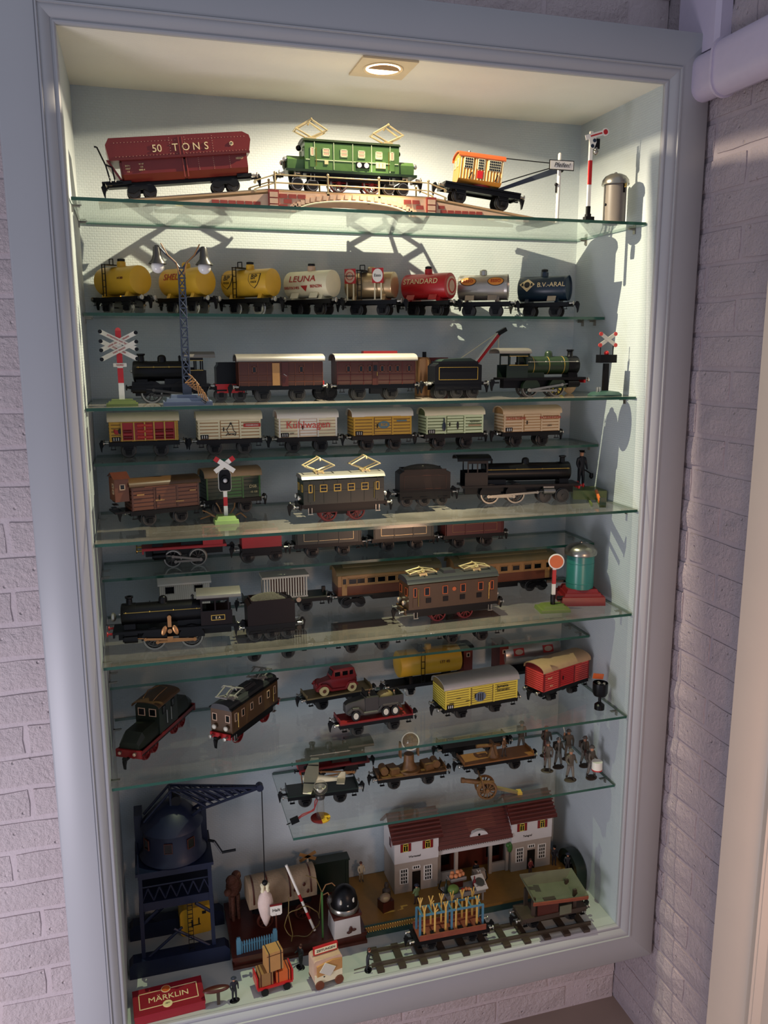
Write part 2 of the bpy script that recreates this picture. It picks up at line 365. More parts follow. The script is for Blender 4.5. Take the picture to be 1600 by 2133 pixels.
# door casing on the side wall
dc = B(); prof = [(-.236, XW + .01), (-.236, XW - .012), (-.352, XW - .014), (-.356, XW - .011), (-.364, XW - .013), (-.376, XW - .022), (-.384, XW - .026), (-.388, XW - .022), (-.392, XW - .024), (-.404, XW - .010), (-.408, XW - .012), (-.432, XW - .012), (-.432, XW + .01)]
dc.prism([(p[1], p[0]) for p in prof], 'z', ZF, 2.05)
struct(part('trim_5', dc, 'doorpaint', None), 'cream moulded door casing lit by warm lamp')
dj = B().prism([(XW + .01, -.432), (XW - .006, -.434), (XW - .006, -.458), (XW + .004, -.464), (XW + .004, -.478), (XW + .02, -.48), (XW + .02, -.95), (XW + .06, -.95), (XW + .06, -.43)], 'z', ZF, 2.05)
struct(part('door_1', dj, 'doorpaint', None), 'cream door with stepped edge inside the casing')
# ducts in the upper right corner
dv = B(); dv.prism([(XW, .10), (XW - .026, .10), (XW - .034, .090), (XW - .034, -.038), (XW - .026, -.048), (XW, -.05)], 'z', 2.1425, ZT)
t = thing('vertical_duct', 'white boxed duct running up the corner above the frame', 'duct', (0, 0, 0)); part('casing', dv, 'duct', t)
def rrect(x0, x1, z0, z1, r, n=5):
    pts = []
    for cx, cz, a0 in ((x1 - r, z1 - r, 0), (x0 + r, z1 - r, 90), (x0 + r, z0 + r, 180), (x1 - r, z0 + r, 270)):
        for i in range(n + 1): a = math.radians(a0 + 90 * i / n); pts.append((cx + r * math.cos(a), cz + r * math.sin(a)))
    return pts
t = thing('horizontal_duct', 'rounded white pipe casing running along the side wall', 'duct')
part('casing', B().prism(rrect(XW - .055, XW + .004, 2.042, 2.140, .028), 'y', -.75, YB), 'duct', t)
part('sleeve', B().prism(rrect(XW - .064, XW + .004, 2.034, 2.148, .034), 'y', -.75, -.075), 'duct', t)
part('sleeve_lip', B().prism(rrect(XW - .068, XW + .004, 2.030, 2.152, .036), 'y', -.082, -.076), 'duct', t)

# downlight with its own light
t = thing('recessed_downlight', 'square recessed spotlight glowing in the niche ceiling', 'lamp', (lp[0], lp[1], H))
b = B(); n = 32
ring = [(.036 * math.cos(2 * PI * i / n), .036 * math.sin(2 * PI * i / n)) for i in range(n)]
sq = []
for i in range(n):
    c, s_ = math.cos(2 * PI * i / n), math.sin(2 * PI * i / n); k = .058 / max(abs(c), abs(s_)); sq.append((c * k, s_ * k))
vs = [(p[0], p[1], -.004) for p in ring] + [(p[0], p[1], -.004) for p in sq] + [(p[0], p[1], 0) for p in sq] + [(p[0] * .98, p[1] * .98, .018) for p in ring]
fs = []
for i in range(n):
    j = (i + 1) % n; fs += [(i, j, n + j, n + i), (n + i, n + j, 2 * n + j, 2 * n + i), (i, 3 * n + i, 3 * n + j, j)]
b.add(vs, fs); part('plate', b, 'lampplate', t)
part('inner_ring', B().lathe([(.0365, -.0045), (.0405, -.0055), (.0425, -.0045), (.0405, -.0035), (.0365, -.0045)], n=32), 'lampplate', t)
b = B(); pts = [(.034 * math.cos(a), .034 * math.sin(a)) for a in [-math.asin(.0067 / .034) - (PI - 2 * math.asin(.0067 / .034)) * i / 16 for i in range(17)]] + []
b.prism(pts, 'z', -.0078, -.0062); part('baffle', b, 'kraft_dark', t)
lens = B().lathe([(.0353, -.0036), (.0350, .009), (.001, .0095)], n=28); lens.f = lens.f[:-2]; part('lens', lens, 'lamp_lens', t)
for nm, pw, size, blend, aim, smooth in (('beam', 330.0, 46, .8, (0, .080, 0), .8), ('spill', 270.0, 176, .5, (0, .088, 0), 2.0)):
    d = bpy.data.lights.new('halogen_' + nm, 'SPOT'); d.energy = pw; d.spot_size = math.radians(size); d.spot_blend = blend; d.shadow_soft_size = .0007; d.color = (1.0, .85, .62)
    d.use_nodes = True; ln = d.node_tree.nodes; em = ln['Emission']; fo = ln.new('ShaderNodeLightFalloff'); fo.inputs[0].default_value = 1.0; fo.inputs[1].default_value = smooth; d.node_tree.links.new(fo.outputs['Quadratic'], em.inputs['Strength'])
    o = bpy.data.objects.new('halogen_' + nm, d); COL.objects.link(o); o.location = (lp[0], lp[1] - .006, H + .001)
    o.rotation_euler = (Vector(aim) - Vector(o.location)).to_track_quat('-Z', 'Y').to_euler()

# glass shelves
SZ = [1.793, 1.5866, 1.3957, 1.264, 1.1264, 1.0016, .8647, .7431, .595, .3863]
SY = [.052, .214, .055, .215, .022, .213, .022, .215, .018, .054]
dustm = ['glass_light', 'glass_light', 'glass_dusty', 'glass_dusty', 'glass_dusty', 'glass_light', 'glass_dusty', 'glass_light', 'glass_light', 'glass_light']
ords = ['topmost deep', 'narrow', 'deep', 'narrow', 'deep', 'narrow', 'deep', 'narrow', 'lowest full-width deep', 'short bottom']
what = ['under the bridge and hopper wagon', 'under the row of tank wagons', 'under the brown coaches', 'under the six small vans', 'under the green electric locomotive', 'under the red locomotive and gondolas', 'under the teal bell tower', 'under the dim flat wagons', 'under the yellow van and red car', 'under the toy soldiers']
for i in range(10):
    x0 = -HW + .003 if i < 9 else -.231; x1 = HW - .003; th = .0065
    me = B().bb((x0, SY[i], SZ[i] - th), (x1, D - .004, SZ[i])).mesh('glass_shelf', dustm[i], smooth=False)
    me.materials.append(MATS['glass_edge']); me.materials.append(MATS['glass_clear'])
    for p in me.polygons:
        if abs(p.normal.z) < .5: p.material_index = 1
        elif p.normal.z < 0: p.material_index = 2
    o = link('glass_shelf', me); tag(o, '%s glass shelf %s' % (ords[i], what[i]), 'shelf', 'glass shelves')
    for sx in (-1, 1):
        if i == 9 and sx < 0: continue
        for y in (SY[i] + .05, D - .05):
            def peg(b): b.cyl((0, 0, 0), (0.016, 0, 0), .0022, n=8); b.box((.010, 0, .0018), (.018, .008, .0012)); b.box((.0015, 0, -.004), (.003, .009, .014))
            o = shared('shelf_peg', 'peg', peg, 'nickel', None, (sx * HW, y, SZ[i] - th - .0026), (0, 0, 0 if sx < 0 else PI))
            tag(o, '%s %s metal peg holding the glass shelf %s' % ('left' if sx < 0 else 'right', 'front' if y < SY[i] + .051 else 'back', what[i]), 'shelf peg', 'pegs holding the glass shelves')
# ---------------------------------------------------------------- vehicle kit (local x = length, -y = near side, z up from the rail)
def f_wheel(r):
    def fn(b): b.lathe([(r * .25, -.004), (r * .78, -.0035), (r * .80, -.0045), (r, -.0045), (r, .0008), (r * 1.14, .0014), (r * 1.14, .0026), (r * .3, .0026)], (0, 0, 0), 'y', 20); b.lathe([(r * .22, -.0065), (r * .22, -.003)], (0, 0, 0), 'y', 10)
    return fn
def f_spoke(r, ns=10):
    def fn(b):
        b.lathe([(r * .84, -.004), (r, -.004), (r, .0008), (r * 1.1, .0012), (r * 1.1, .0026), (r * .84, .0026), (r * .84, -.004)], (0, 0, 0), 'y', 28)
        b.lathe([(r * .2, -.006), (r * .2, .002)], (0, 0, 0), 'y', 12)
        for i in range(ns):
            a = 2 * PI * i / ns; b.box((r * .52 * math.cos(a), -.001, r * .52 * math.sin(a)), (r * .72, .003, r * .09), (0, -a, 0))
    return fn
def wheels(t, xs, r, m='darkmetal', gauge=.030, spoke=False, z0=0, tyre=None):
    for x in xs:
        for s in (-1, 1):
            nm = 'wheel'; k = ('sp' if spoke else 'wh', round(r, 4))
            w = shared(nm, k, f_spoke(r) if spoke else f_wheel(r), m, t, (x, s * gauge / 2, z0 + r), (0, 0, 0 if s < 0 else PI))
            if tyre: shared('tyre', ('ty', round(r, 4)), lambda b: b.lathe([(r * .86, -.0048), (r * 1.01, -.0048), (r * 1.01, -.001), (r * .86, -.001), (r * .86, -.0048)], (0, 0, 0), 'y', 28), tyre, w)
        shared('axle', ('ax', round(gauge, 4)), lambda b: b.cyl((0, -gauge / 2, 0), (0, gauge / 2, 0), .0018, n=8), 'darkmetal', t, (x, 0, z0 + r))
def f_buffer(b): b.lathe([(.0028, 0), (.0028, .006), (.0018, .006), (.0018, .010), (.0052, .0102), (.0056, .0115), (.0046, .0128), (.001, .0132)], (0, 0, 0), 'x', 14)
def f_coupler(b):
    b.box((.006, 0, 0), (.014, .005, .004)); b.prism([(.010, .005), (.018, .006), (.022, .002), (.021, -.005), (.0185, -.018), (.0165, -.020), (.015, -.010), (.012, -.004)], 'y', -.0028, .0028)
    b.cyl((.016, -.0045, .005), (.016, .0045, .005), .0035, n=10)
def ends(t, L, zf, W=.05, buf='steel', coup='iron', which=(-1, 1)):
    for s in which:
        r = 0 if s > 0 else PI
        if buf:
            for q in (-1, 1): shared('buffer', 'buf', f_buffer, buf, t, (s * L / 2, q * W * .34, zf), (0, 0, r))
        if coup: shared('coupling', 'coup', f_coupler, coup, t, (s * L / 2, 0, zf - .003), (0, 0, r))
def f_guard(h, w=.026):
    def fn(b):
        b.prism([(-w / 2, h), (w / 2, h), (w * .30, h * .45), (w * .24, 0), (-w * .24, 0), (-w * .30, h * .45)], 'y', -.0012, .0012)
        b.box((0, -.003, h * .28), (.010, .005, .009)); b.cyl((0, -.0065, h * .28), (0, -.003, h * .28), .0028, n=8)
        b.box((0, -.0025, h * .62), (w * .82, .003, .0022), (0, 0, 0))
    return fn
def chassis(t, L, W=.056, zf=.034, wr=.0150, wb=None, m='black', buf='steel', wm='darkmetal', step=True, coup='iron', guard='iron', brake=False):
    wb = wb if wb is not None else L * .46
    b = B().box((0, 0, zf), (L, W * .92, .005)).box((0, -W * .44, zf - .0025), (L, .003, .009)).box((0, W * .44, zf - .0025), (L, .003, .009))
    for s in (-1, 1): b.box((s * (L / 2 - .0015), 0, zf - .002), (.003, W * .95, .011))
    part('underframe', b, m, t)
    wheels(t, (-wb / 2, wb / 2), wr, wm)
    for x in (-wb / 2, wb / 2):
        for s in (-1, 1):
            shared('axle_guard', ('gd', round(zf, 3)), f_guard(zf - .006 - wr * .45), guard, t, (x, s * W * .40, wr * .45), (0, 0, 0 if s < 0 else PI))
    if step:
        for x in (-L * .44, L * .44): part('step', B().box((x, -W * .46, zf - .014), (.012, .006, .0016)).box((x - .004, -W * .46, zf - .009), (.0012, .0012, .011)).box((x + .004, -W * .46, zf - .009), (.0012, .0012, .011)), 'iron', t)
    ends(t, L, zf, W, buf, coup)
def roofmesh(L, W, z0, rise, th=.0022, over=.004, n=10):
    w = W / 2 + over; top = arc(w, z0, rise, n); bot = [(p[0] * .97, p[1] - th) for p in reversed(top)]
    return B().prism(top + bot, 'x', -L / 2 - over, L / 2 + over)
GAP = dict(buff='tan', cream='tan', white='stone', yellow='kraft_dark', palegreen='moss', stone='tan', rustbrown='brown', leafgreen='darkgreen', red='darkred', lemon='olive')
def van(name, label, loc, rz, L=.150, W=.058, zb=.038, hb=.046, rise=.017, body='cream', roof='roofcream', frame=None, door='slide', texts=(), planks=6, wr=.0155, ends_m=None, post=None, vents=0, zf=None, group=None, tilt=0, rails=None, logos=None, cat='wagon', plate=True):
    t = thing(name, label, cat, loc, rz, tilt, group)
    chassis(t, L + .006, W, zf or .034, wr)
    z1 = zb + hb; poly = [(-W / 2, zb), (-W / 2, z1)] + arc(W / 2, z1, rise * .9, 10)[1:-1] + [(W / 2, z1), (W / 2, zb)]
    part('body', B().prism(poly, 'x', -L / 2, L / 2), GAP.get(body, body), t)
    b = B(); ph = hb / planks
    for i in range(planks):
        for s in (-1, 1):
            b.box((0, s * (W / 2 + .0003), zb + ph * (i + .5)), (L - .002, .0016, ph * .72)); b.box((s * (L / 2 + .0003), 0, zb + ph * (i + .5)), (.0016, W - .003, ph * .72))
    part('plank_siding', b, ends_m or body, t)
    pm = post or frame or body
    for x in (-L / 2 + .002, -L * .17, L * .17, L / 2 - .002):
        for s in (-1, 1): shared('post', ('vp', round(hb, 3)), lambda q: q.box((0, 0, 0), (.0036, .0026, hb)), pm, t, (x, s * (W / 2 + .0006), zb + hb / 2))
    if door:
        for s in (-1, 1):
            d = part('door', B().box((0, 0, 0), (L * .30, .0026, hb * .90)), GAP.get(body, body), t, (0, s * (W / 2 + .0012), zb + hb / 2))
            bd = B()
            for i in range(planks): bd.box((0, s * .0013, hb * .9 * ((i + .5) / planks - .5)), (L * .28, .0012, hb * .9 / planks * .7))
            part('door_planks', bd, body, d); part('handle', B().box((-L * .10, s * .003, 0), (.0022, .002, hb * .2)), 'iron', d)
        part('door_rail', B().box((0, -W / 2 - .003, z1 - .001), (L * .62, .002, .002)), rails or body, t)
    if plate:
        for s in (-1, 1): part('number_plate', B().box((-L / 2 + .014, s * (W / 2 + .0016), zb + .006), (.018, .0022, .010)), 'black', t)
        for k in range(3): part('plate_bar', B().box((-L / 2 + .009 + k * .005, -W / 2 - .003, zb + .006), (.0016, .001, .007)), 'print_white', t)
    part('roof', roofmesh(L, W, z1 + .0015, rise), roof, t)
    for i in range(vents): part('vent', B().lathe([(.003, 0), (.003, .004), (.005, .0045), (.001, .006)], (-L * .3 + L * .6 * i / max(1, vents - 1), 0, z1 + rise), 'z', 10), roof, t)
    for s_, size, m, x, z, kw in texts: text(s_, size, m, t, (x, -W / 2 - .0034, zb + z), **kw)
    if logos: logos(t, -W / 2 - .0032, zb, hb)
    return t
def ladder(t, x, y, z0, z1, w=.010, m='black', rungs=5):
    b = B().box((x - w / 2, y, (z0 + z1) / 2), (.0016, .0016, z1 - z0)).box((x + w / 2, y, (z0 + z1) / 2), (.0016, .0016, z1 - z0))
    o = part('ladder', b, m, t)
    for i in range(rungs): part('rung', B().box((x, y, z0 + (z1 - z0) * (i + .5) / rungs), (w, .0014, .0014)), m, o)
    return o
def tank(name, label, loc, rz, L=.118, r=.031, zc=.072, tm='yellow', texts=(), lad=False, signs=None, domem=None, cradle=None, cap=True, fl=.142, group='tank wagons on the second shelf', logos=None, concave=False, endm=None, plates=None, cabin=False):
    t = thing(name, label, 'tank wagon', loc, rz, 0, group)
    chassis(t, fl, .054, .034, .0150, fl * .48, wm='steel' if tm == 'yellow' else 'darkmetal')
    e = .004
    part('tank', B().lathe([(r * .2, -L / 2 - e), (r * .8, -L / 2 - e * .7), (r * .97, -L / 2), (r, -L / 2 + .003), (r, L / 2 - .003), (r * .97, L / 2 - .0004)], (0, 0, zc), 'x', 40), tm, t)
    if concave: part('tank_end', B().lathe([(r * .995, L / 2 - .006), (r * 1.02, L / 2 + .003), (r * .96, L / 2 + .003), (r * .93, L / 2 - .001), (r * .1, L / 2 - .003)], (0, 0, zc), 'x', 36), endm or tm, t)
    else: part('tank_end', B().lathe([(r * .99, L / 2 - .001), (r * .985, L / 2 + .0008), (r * .95, L / 2 + .0012), (r * .6, L / 2 + .0022), (r * .05, L / 2 + .0026)], (0, 0, zc), 'x', 36), endm or tm, t)
    d = part('filler_dome', B().lathe([(.0095, 0), (.0095, .013), (.007, .016)], (0, 0, zc + r - .004), 'z', 16), domem or tm, t)
    if cap: part('cap', B().lathe([(.0085, 0), (.0085, .005), (.003, .007)], (0, 0, zc + r + .011), 'z', 14), 'iron', d)
    for x in (-L * .32, L * .32): part('saddle', B().prism([(-.024, .037), (.024, .037), (.018, zc - r * .75), (-.018, zc - r * .75)], 'x', x - .005, x + .005), cradle or tm, t)
    if lad:
        ladder(t, -L * .16, -r - .003, .038, zc + r + .004)
        p = part('platform', B().box((-L * .16, 0, zc + r + .003), (.020, .06, .0016)), 'black', t); part('rail', B().tube([(-L * .16 - .006, -.012, zc + r + .003), (-L * .16 - .006, -.012, zc + r + .016), (-L * .16 + .006, -.012, zc + r + .016), (-L * .16 + .006, -.012, zc + r + .003)], .0012), 'black', p)
    if plates:
        for x in plates[1]: part('plate', B().box((x, -.0285, .046), (.022, .0014, .014), (-.5, 0, 0)), plates[0], t)
    for s_, size, m, x, ang, kw in texts:
        a = math.radians(ang)
        o = text(s_, size, m, t, (x, 0, zc), (-a, 0, 0), bend=r + .0012, **kw)
        for v in o.data.vertices: v.co.y -= r + .0012
    if logos: logos(t, r, zc, L)
    return t
def wrap_poly(b, pts, r, z_c, y_off=.0008):
    """print polygon (x, height along the curve) onto a tank of radius r: fan of thin triangles"""
    m = max(1, 20 // len(pts)); pts = [(p[0] + (q[0] - p[0]) * k / m, p[1] + (q[1] - p[1]) * k / m) for p, q in zip(pts, pts[1:] + pts[:1]) for k in range(m)]
    n = len(pts); vs = []; K = 5; cx = sum(p[0] for p in pts) / n; ch = sum(p[1] for p in pts) / n
    for k in range(1, K + 1):
        for x, h in pts:
            a = (ch + (h - ch) * k / K) / r; vs.append((cx + (x - cx) * k / K, -math.cos(a) * (r + y_off), z_c + math.sin(a) * (r + y_off)))
    a = ch / r; vs.append((cx, -math.cos(a) * (r + y_off), z_c + math.sin(a) * (r + y_off)))
    fs = [(i, (i + 1) % n, n * K) for i in range(n)] + [((k - 1) * n + i, k * n + i, k * n + (i + 1) % n, (k - 1) * n + (i + 1) % n) for k in range(1, K) for i in range(n)]
    b.add(vs, fs); return b
def ell(cx, cy, rx, ry, n=24): return [(cx + rx * math.cos(2 * PI * i / n), cy + ry * math.sin(2 * PI * i / n)) for i in range(n)]
def gondola(name, label, loc, rz=0, L=.17, W=.056, body='bottlegreen', hb=.034, line='palebrass', group=None, wm='darkmetal', load=None):
    t = thing(name, label, 'wagon', loc, rz, 0, group); chassis(t, L, W, .034, .0155)
    b = B(); z0, z1 = .037, .037 + hb
    b.box((0, -W / 2, (z0 + z1) / 2), (L * .94, .003, hb)).box((0, W / 2, (z0 + z1) / 2), (L * .94, .003, hb)).box((0, 0, z0 + .001), (L * .94, W, .002))
    for s in (-1, 1): b.box((s * L * .47, 0, (z0 + z1) / 2), (.003, W + .003, hb))
    part('body', b, body, t); part('top_edge', B().box((0, -W / 2 - .0006, z1), (L * .95, .005, .003)).box((0, W / 2, z1), (L * .95, .005, .003)), body, t)
    q = B(); y = -W / 2 - .0019; w2, h2 = L * .36, hb * .28; zc = (z0 + z1) / 2
    for (cx, cz, dx, dz) in ((0, zc + h2, w2 * 2, .0007), (0, zc - h2, w2 * 2, .0007), (-w2, zc, .0007, h2 * 2), (w2, zc, .0007, h2 * 2)): q.box((cx, y, cz), (dx, .0006, dz))
    part('lining', q, line, t)
    for x in (-L * .45, -L * .15, L * .15, L * .45): shared('stanchion', ('st', round(hb, 3)), lambda q: q.box((0, 0, 0), (.003, .003, hb)), body, t, (x, -W / 2 - .0015, zc))
    return t
def flat(name, label, loc, rz=0, L=.175, W=.058, deck='darkgreen', group=None, zf=.034, cat='flat wagon'):
    t = thing(name, label, cat, loc, rz, 0, group); chassis(t, L, W, zf, .0155, L * .5)
    d = part('deck', B().box((0, 0, zf + .0045), (L, W, .004)), deck, t)
    part('end_board', B().box((-L / 2 + .001, 0, zf + .009), (.002, W * .9, .012)), deck, t); part('end_board', B().box((L / 2 - .001, 0, zf + .009), (.002, W * .9, .012)), deck, t)
    return t
def panto(t, x, z, m='palebrass', w=.034, h=.036, yw=.013, up=1.0, name='pantograph'):
    """diamond of rods standing on the roof"""
    p = part(name, B().box((0, 0, .003), (.020, yw * 2.1, .006)).box((-.008, 0, .001), (.004, yw * 2.6, .004)).box((.008, 0, .001), (.004, yw * 2.6, .004)), m, t, (x, 0, z))
    h *= up
    for s in (-1, 1):
        y = s * yw
        part('lower_arm', B().tube([(0, y * .8, .006), (-w, y, h * .52)], .0019).tube([(0, y * .8, .006), (w, y, h * .52)], .0019), m, p)
        part('upper_arm', B().tube([(-w, y, h * .52), (0, y * .9, h)], .0018).tube([(w, y, h * .52), (0, y * .9, h)], .0018), m, p)
    part('cross_bar', B().tube([(-w, -yw * 1.25, h * .52), (-w, yw * 1.25, h * .52)], .0015).tube([(w, -yw * 1.25, h * .52), (w, yw * 1.25, h * .52)], .0015), m, p)
    part('contact_bow', B().tube([(0, -yw * 1.6, h - .004), (0, -yw * 1.2, h + .001), (0, yw * 1.2, h + .001), (0, yw * 1.6, h - .004)], .0018), m, p)
    return p
def window(t, x, y, z, w, h, fm, pm='pane', side=-1, ax='y', bars=0, d=.0014):
    """framed window on the face at y (ax y) or x (ax x): frame is four bars, pane set back"""
    f = B()
    for (a, c, dx, dz) in ((0, h / 2, w + .002, .0016), (0, -h / 2, w + .002, .0016), (-w / 2, 0, .0016, h + .002), (w / 2, 0, .0016, h + .002)):
        if ax == 'y': f.box((a, 0, c), (dx, d, dz))
        else: f.box((0, a, c), (d, dx, dz))
    loc = (x, y + side * d * .5, z) if ax == 'y' else (y + side * d * .5, x, z)
    o = part('window', f, fm, t, loc)
    part('pane', B().box((0, 0, 0), (w, .0008, h) if ax == 'y' else (.0008, w, h)), pm, o)
    for i in range(bars): part('glazing_bar', B().box((0, 0, h * ((i + 1) / (bars + 1) - .5)), (w, d, .001) if ax == 'y' else (d, w, .001)), fm, o)
    return o
def lampf(t, loc, ax, m='white', r=.006):
    o = part('headlamp', B().lathe([(r * .5, 0), (r, .004), (r, .008)], (0, 0, 0), 'x', 14), 'steel', t, loc, (0, 0, 0 if ax > 0 else PI)); part('lens', B().lathe([(r * .92, .0075), (r * .7, .0095), (r * .1, .0105)], (0, 0, 0), 'x', 14), m, o)
    return o
def elec(name, label, loc, rz, L=.20, W=.062, z0=.040, hb=.062, body='bottlegreen', roof='roofgrey', nwin=4, winm='palebrass', wheel='darkred', wr=.021, wxs=(-.036, .036), frame='black', lampm='white', lines=None, panm='palebrass', hood=False, vents=0, panto_x=(-.055, .055), roofrise=.008, doorx=None, spoke=True, tilt=0, pup=1.0, tyre=None, wh=.016, ww=.012, beam='black', panem='pane'):
    t = thing(name, label, 'locomotive', loc, rz, tilt)
    part('frame', B().box((0, 0, z0 - .004), (L + .012, W * .95, .008)).box((0, -W * .40, z0 - .013), (L * .86, .003, .014)).box((0, W * .40, z0 - .013), (L * .86, .003, .014)), frame, t)
    for s in (-1, 1): part('buffer_beam', B().box((s * (L / 2 + .006), 0, z0 - .006), (.004, W * .95, .013)), beam, t)
    ends(t, L + .018, z0 - .006, W)
    z1 = z0 + hb; poly = [(-W / 2, z0), (-W / 2, z1 - .006), (-W / 2 + .008, z1), (W / 2 - .008, z1), (W / 2, z1 - .006), (W / 2, z0)]
    bx = B().prism(poly, 'x', -L / 2, L / 2); part('body', bx, body, t)
    part('roof', B().prism([(-W / 2 - .002, z1 - .003)] + [(p[0], p[1]) for p in arc(W / 2 - .004, z1 + .001, roofrise, 8)] + [(W / 2 + .002, z1 - .003)], 'x', -L / 2 - .003, L / 2 + .003), roof, t)
    wz = z1 - .024; doorx = doorx or (L / 2 - .016)
    for s in (-1, 1):
        y = s * W / 2
        for i in range(nwin): window(t, -doorx + .03 + (2 * doorx - .06) * i / (nwin - 1), y, wz, ww, wh, winm, panem, side=s, bars=1 if wh < .017 else 0)
        for q in (-1, 1):
            window(t, q * doorx, y, wz, .007, wh + .002, winm, panem, side=s)
            part('handrail', B().tube([(q * (doorx - .008), y + s * .002, z0 + .008), (q * (doorx - .008), y + s * .002, z1 - .016)], .0008), 'brass', t)
            part('door_panel', B().box((q * doorx, y + s * .0006, z0 + hb * .26), (.011, .0014, hb * .34)), body, t)
        for i in range(vents): 
            v = part('vent_grille', B().box((-doorx + .034 + (2 * doorx - .068) * i / (vents - 1), y + s * .0006, z0 + hb * .30), (.013, .0014, .012)), 'black', t)
    for q in (-1, 1):
        for yy_ in (-.018, .018): window(t, yy_, q * L / 2, wz, .011, wh, winm, side=q, ax='x')
        for yy_ in (-.016, .016): lampf(t, (q * L / 2, yy_, z0 + .014), q, lampm)
    if lines:
        q = B()
        for z in lines[1]: q.box((0, -W / 2 - .0006, z), (L - .004, .0012, .0016))
        for i in range(lines[2]): q.box((-L / 2 + L * (i + .5) / lines[2], -W / 2 - .0006, z0 + hb * .48), (.0012, .0012, hb * .9))
        part('body_rib', q, lines[0], t)
    for x in panto_x: panto(t, x, z1 + roofrise - .001, panm, up=pup)
    wheels(t, wxs, wr, wheel, spoke=spoke, tyre=tyre)
    part('motor_block', B().box((0, 0, z0 - .018), (abs(wxs[0]) * 2 + .01, .022, .022)), 'iron', t)
    for x in (-L * .42, L * .42):
        part('step', B().box((x, -W * .46, z0 - .022), (.012, .006, .0016)).box((x - .004, -W * .46, z0 - .014), (.0012, .0012, .016)).box((x + .004, -W * .46, z0 - .014), (.0012, .0012, .016)), 'steel', t)
    return t
def steam(name, label, loc, rz, L=.22, zf=.046, bl=.12, br=.021, cab=.05, capz=.104, body='black', trim='brass', drv=((-.03, .023), (.03, .023)), small=(), smr=.013, roofm='black', cylx=.075, frame='black', beam='black', dome=True, winm='iron', smoke='black', rodm='nickel', run='black', bufm='steel', handrail='steel', ns=10, tilt=0, band=None, lamps=False, chimx=None, cabm=None, W=.058):
    """+x is the front; cab at the back"""
    t = thing(name, label, 'locomotive', loc, rz, tilt)
    part('running_plate', B().box((0, 0, zf), (L, W, .003)).box((0, -W / 2, zf - .002), (L, .002, .005)).box((0, W / 2, zf - .002), (L, .002, .005)), run, t)
    part('frame', B().box((0, 0, zf - .012), (L * .92, .022, .022)), frame, t)
    part('buffer_beam', B().box((L / 2 - .002, 0, zf - .006), (.004, W, .012)), beam, t)
    for q in (-1, 1): shared('buffer', 'buf', f_buffer, bufm, t, (L / 2, q * W * .34, zf - .005), (0, 0, 0))
    shared('coupling', 'coup', f_coupler, 'iron', t, (-L / 2, 0, zf - .010), (0, 0, PI))
    x0 = -L / 2 + cab; x1 = x0 + bl; zc = zf + br + .008
    part('boiler', B().lathe([(br, x0 - .004), (br, x1 - .028)], (0, 0, zc), 'x', 28), body, t)
    sb = part('smokebox', B().lathe([(br * 1.03, x1 - .028), (br * 1.03, x1), (br * .98, x1 + .002), (br * .75, x1 + .0035), (br * .1, x1 + .005)], (0, 0, zc), 'x', 28), smoke, t)
    part('door_knob', B().lathe([(.003, x1 + .004), (.003, x1 + .008), (.001, x1 + .009)], (0, 0, zc), 'x', 10), 'steel', sb)
    part('saddle', B().prism([(-.018, zf), (.018, zf), (.013, zc - br * .6), (-.013, zc - br * .6)], 'x', x1 - .026, x1 - .002), smoke, t)
    part('firebox_base', B().prism([(-.016, zf), (.016, zf), (.013, zc - br * .5), (-.013, zc - br * .5)], 'x', x0, x0 + .05), body, t)
    if band:
        for k in range(3): part('boiler_band', B().lathe([(br * 1.015, x0 + .02 + k * (bl - .06) / 2), (br * 1.015, x0 + .0212 + k * (bl - .06) / 2)], (0, 0, zc), 'x', 28), band, t)
    cx = x1 - .015 if chimx is None else chimx
    part('chimney', B().lathe([(.010, 0), (.0068, .004), (.0064, .014), (.0088, .016), (.0088, .019), (.005, .019), (.005, .012)], (cx, 0, zc + br - .003), 'z', 16), smoke, t)
    if dome: part('dome', B().lathe([(.0105, 0), (.0095, .003), (.0092, .010), (.0075, .014), (.004, .016), (.0005, .0165)], (x0 + bl * .48, 0, zc + br - .003), 'z', 16), body if dome is True else dome, t)
    part('safety_valve', B().cyl((x0 + .016, 0, zc + br - .002), (x0 + .016, 0, zc + br + .010), .0026, n=10).cyl((x0 + .016, 0, zc + br + .008), (x0 + .016, 0, zc + br + .012), .0038, .001, n=10), body, t)
    for s in (-1, 1):
        y = s * (br + .003); o = part('handrail', B().tube([(x0, y, zc + br * .42), (x1 - .004, y, zc + br * .42)], .0009), handrail, t)
        for k in range(4): part('handrail_knob', B().sph((x0 + .008 + (bl - .016) * k / 3, s * (br + .002), zc + br * .42), .0019, 8, 6), handrail, o)
    # cab
    cm = cabm or body; xa, xb = -L / 2 + .004, x0; cw = W * .94
    b = B().box((xb - .001, 0, (zf + capz) / 2), (.002, cw, capz - zf))
    part('cab_front', b, cm, t)
    for s in (-1, 1):
        y = s * cw / 2; wz0, wz1 = zf + (capz - zf) * .52, capz - .008; w0 = xa + .010
        b = B().bb((xa + .004, y - .001, zf), (xb, y + .001, wz0)).bb((w0, y - .001, wz1), (xb, y + .001, capz)).bb((w0, y - .001, wz0), (w0 + .003, y + .001, wz1)).bb((xb - .004, y - .001, wz0), (xb, y + .001, wz1)).bb(((w0 + xb) / 2 - .002, y - .001, wz0), ((w0 + xb) / 2 + .001, y + .001, wz1))
        part('cab_side', b, cm, t)
        part('window_rim', B().box(((w0 + xb) / 2, y + s * .0012, wz0), (xb - w0, .001, .0012)).box(((w0 + xb) / 2, y + s * .0012, wz1), (xb - w0, .001, .0012)), winm, t)
    part('backhead', B().box((xb - .008, 0, zf + .02), (.010, .03, .034)), 'iron', t)
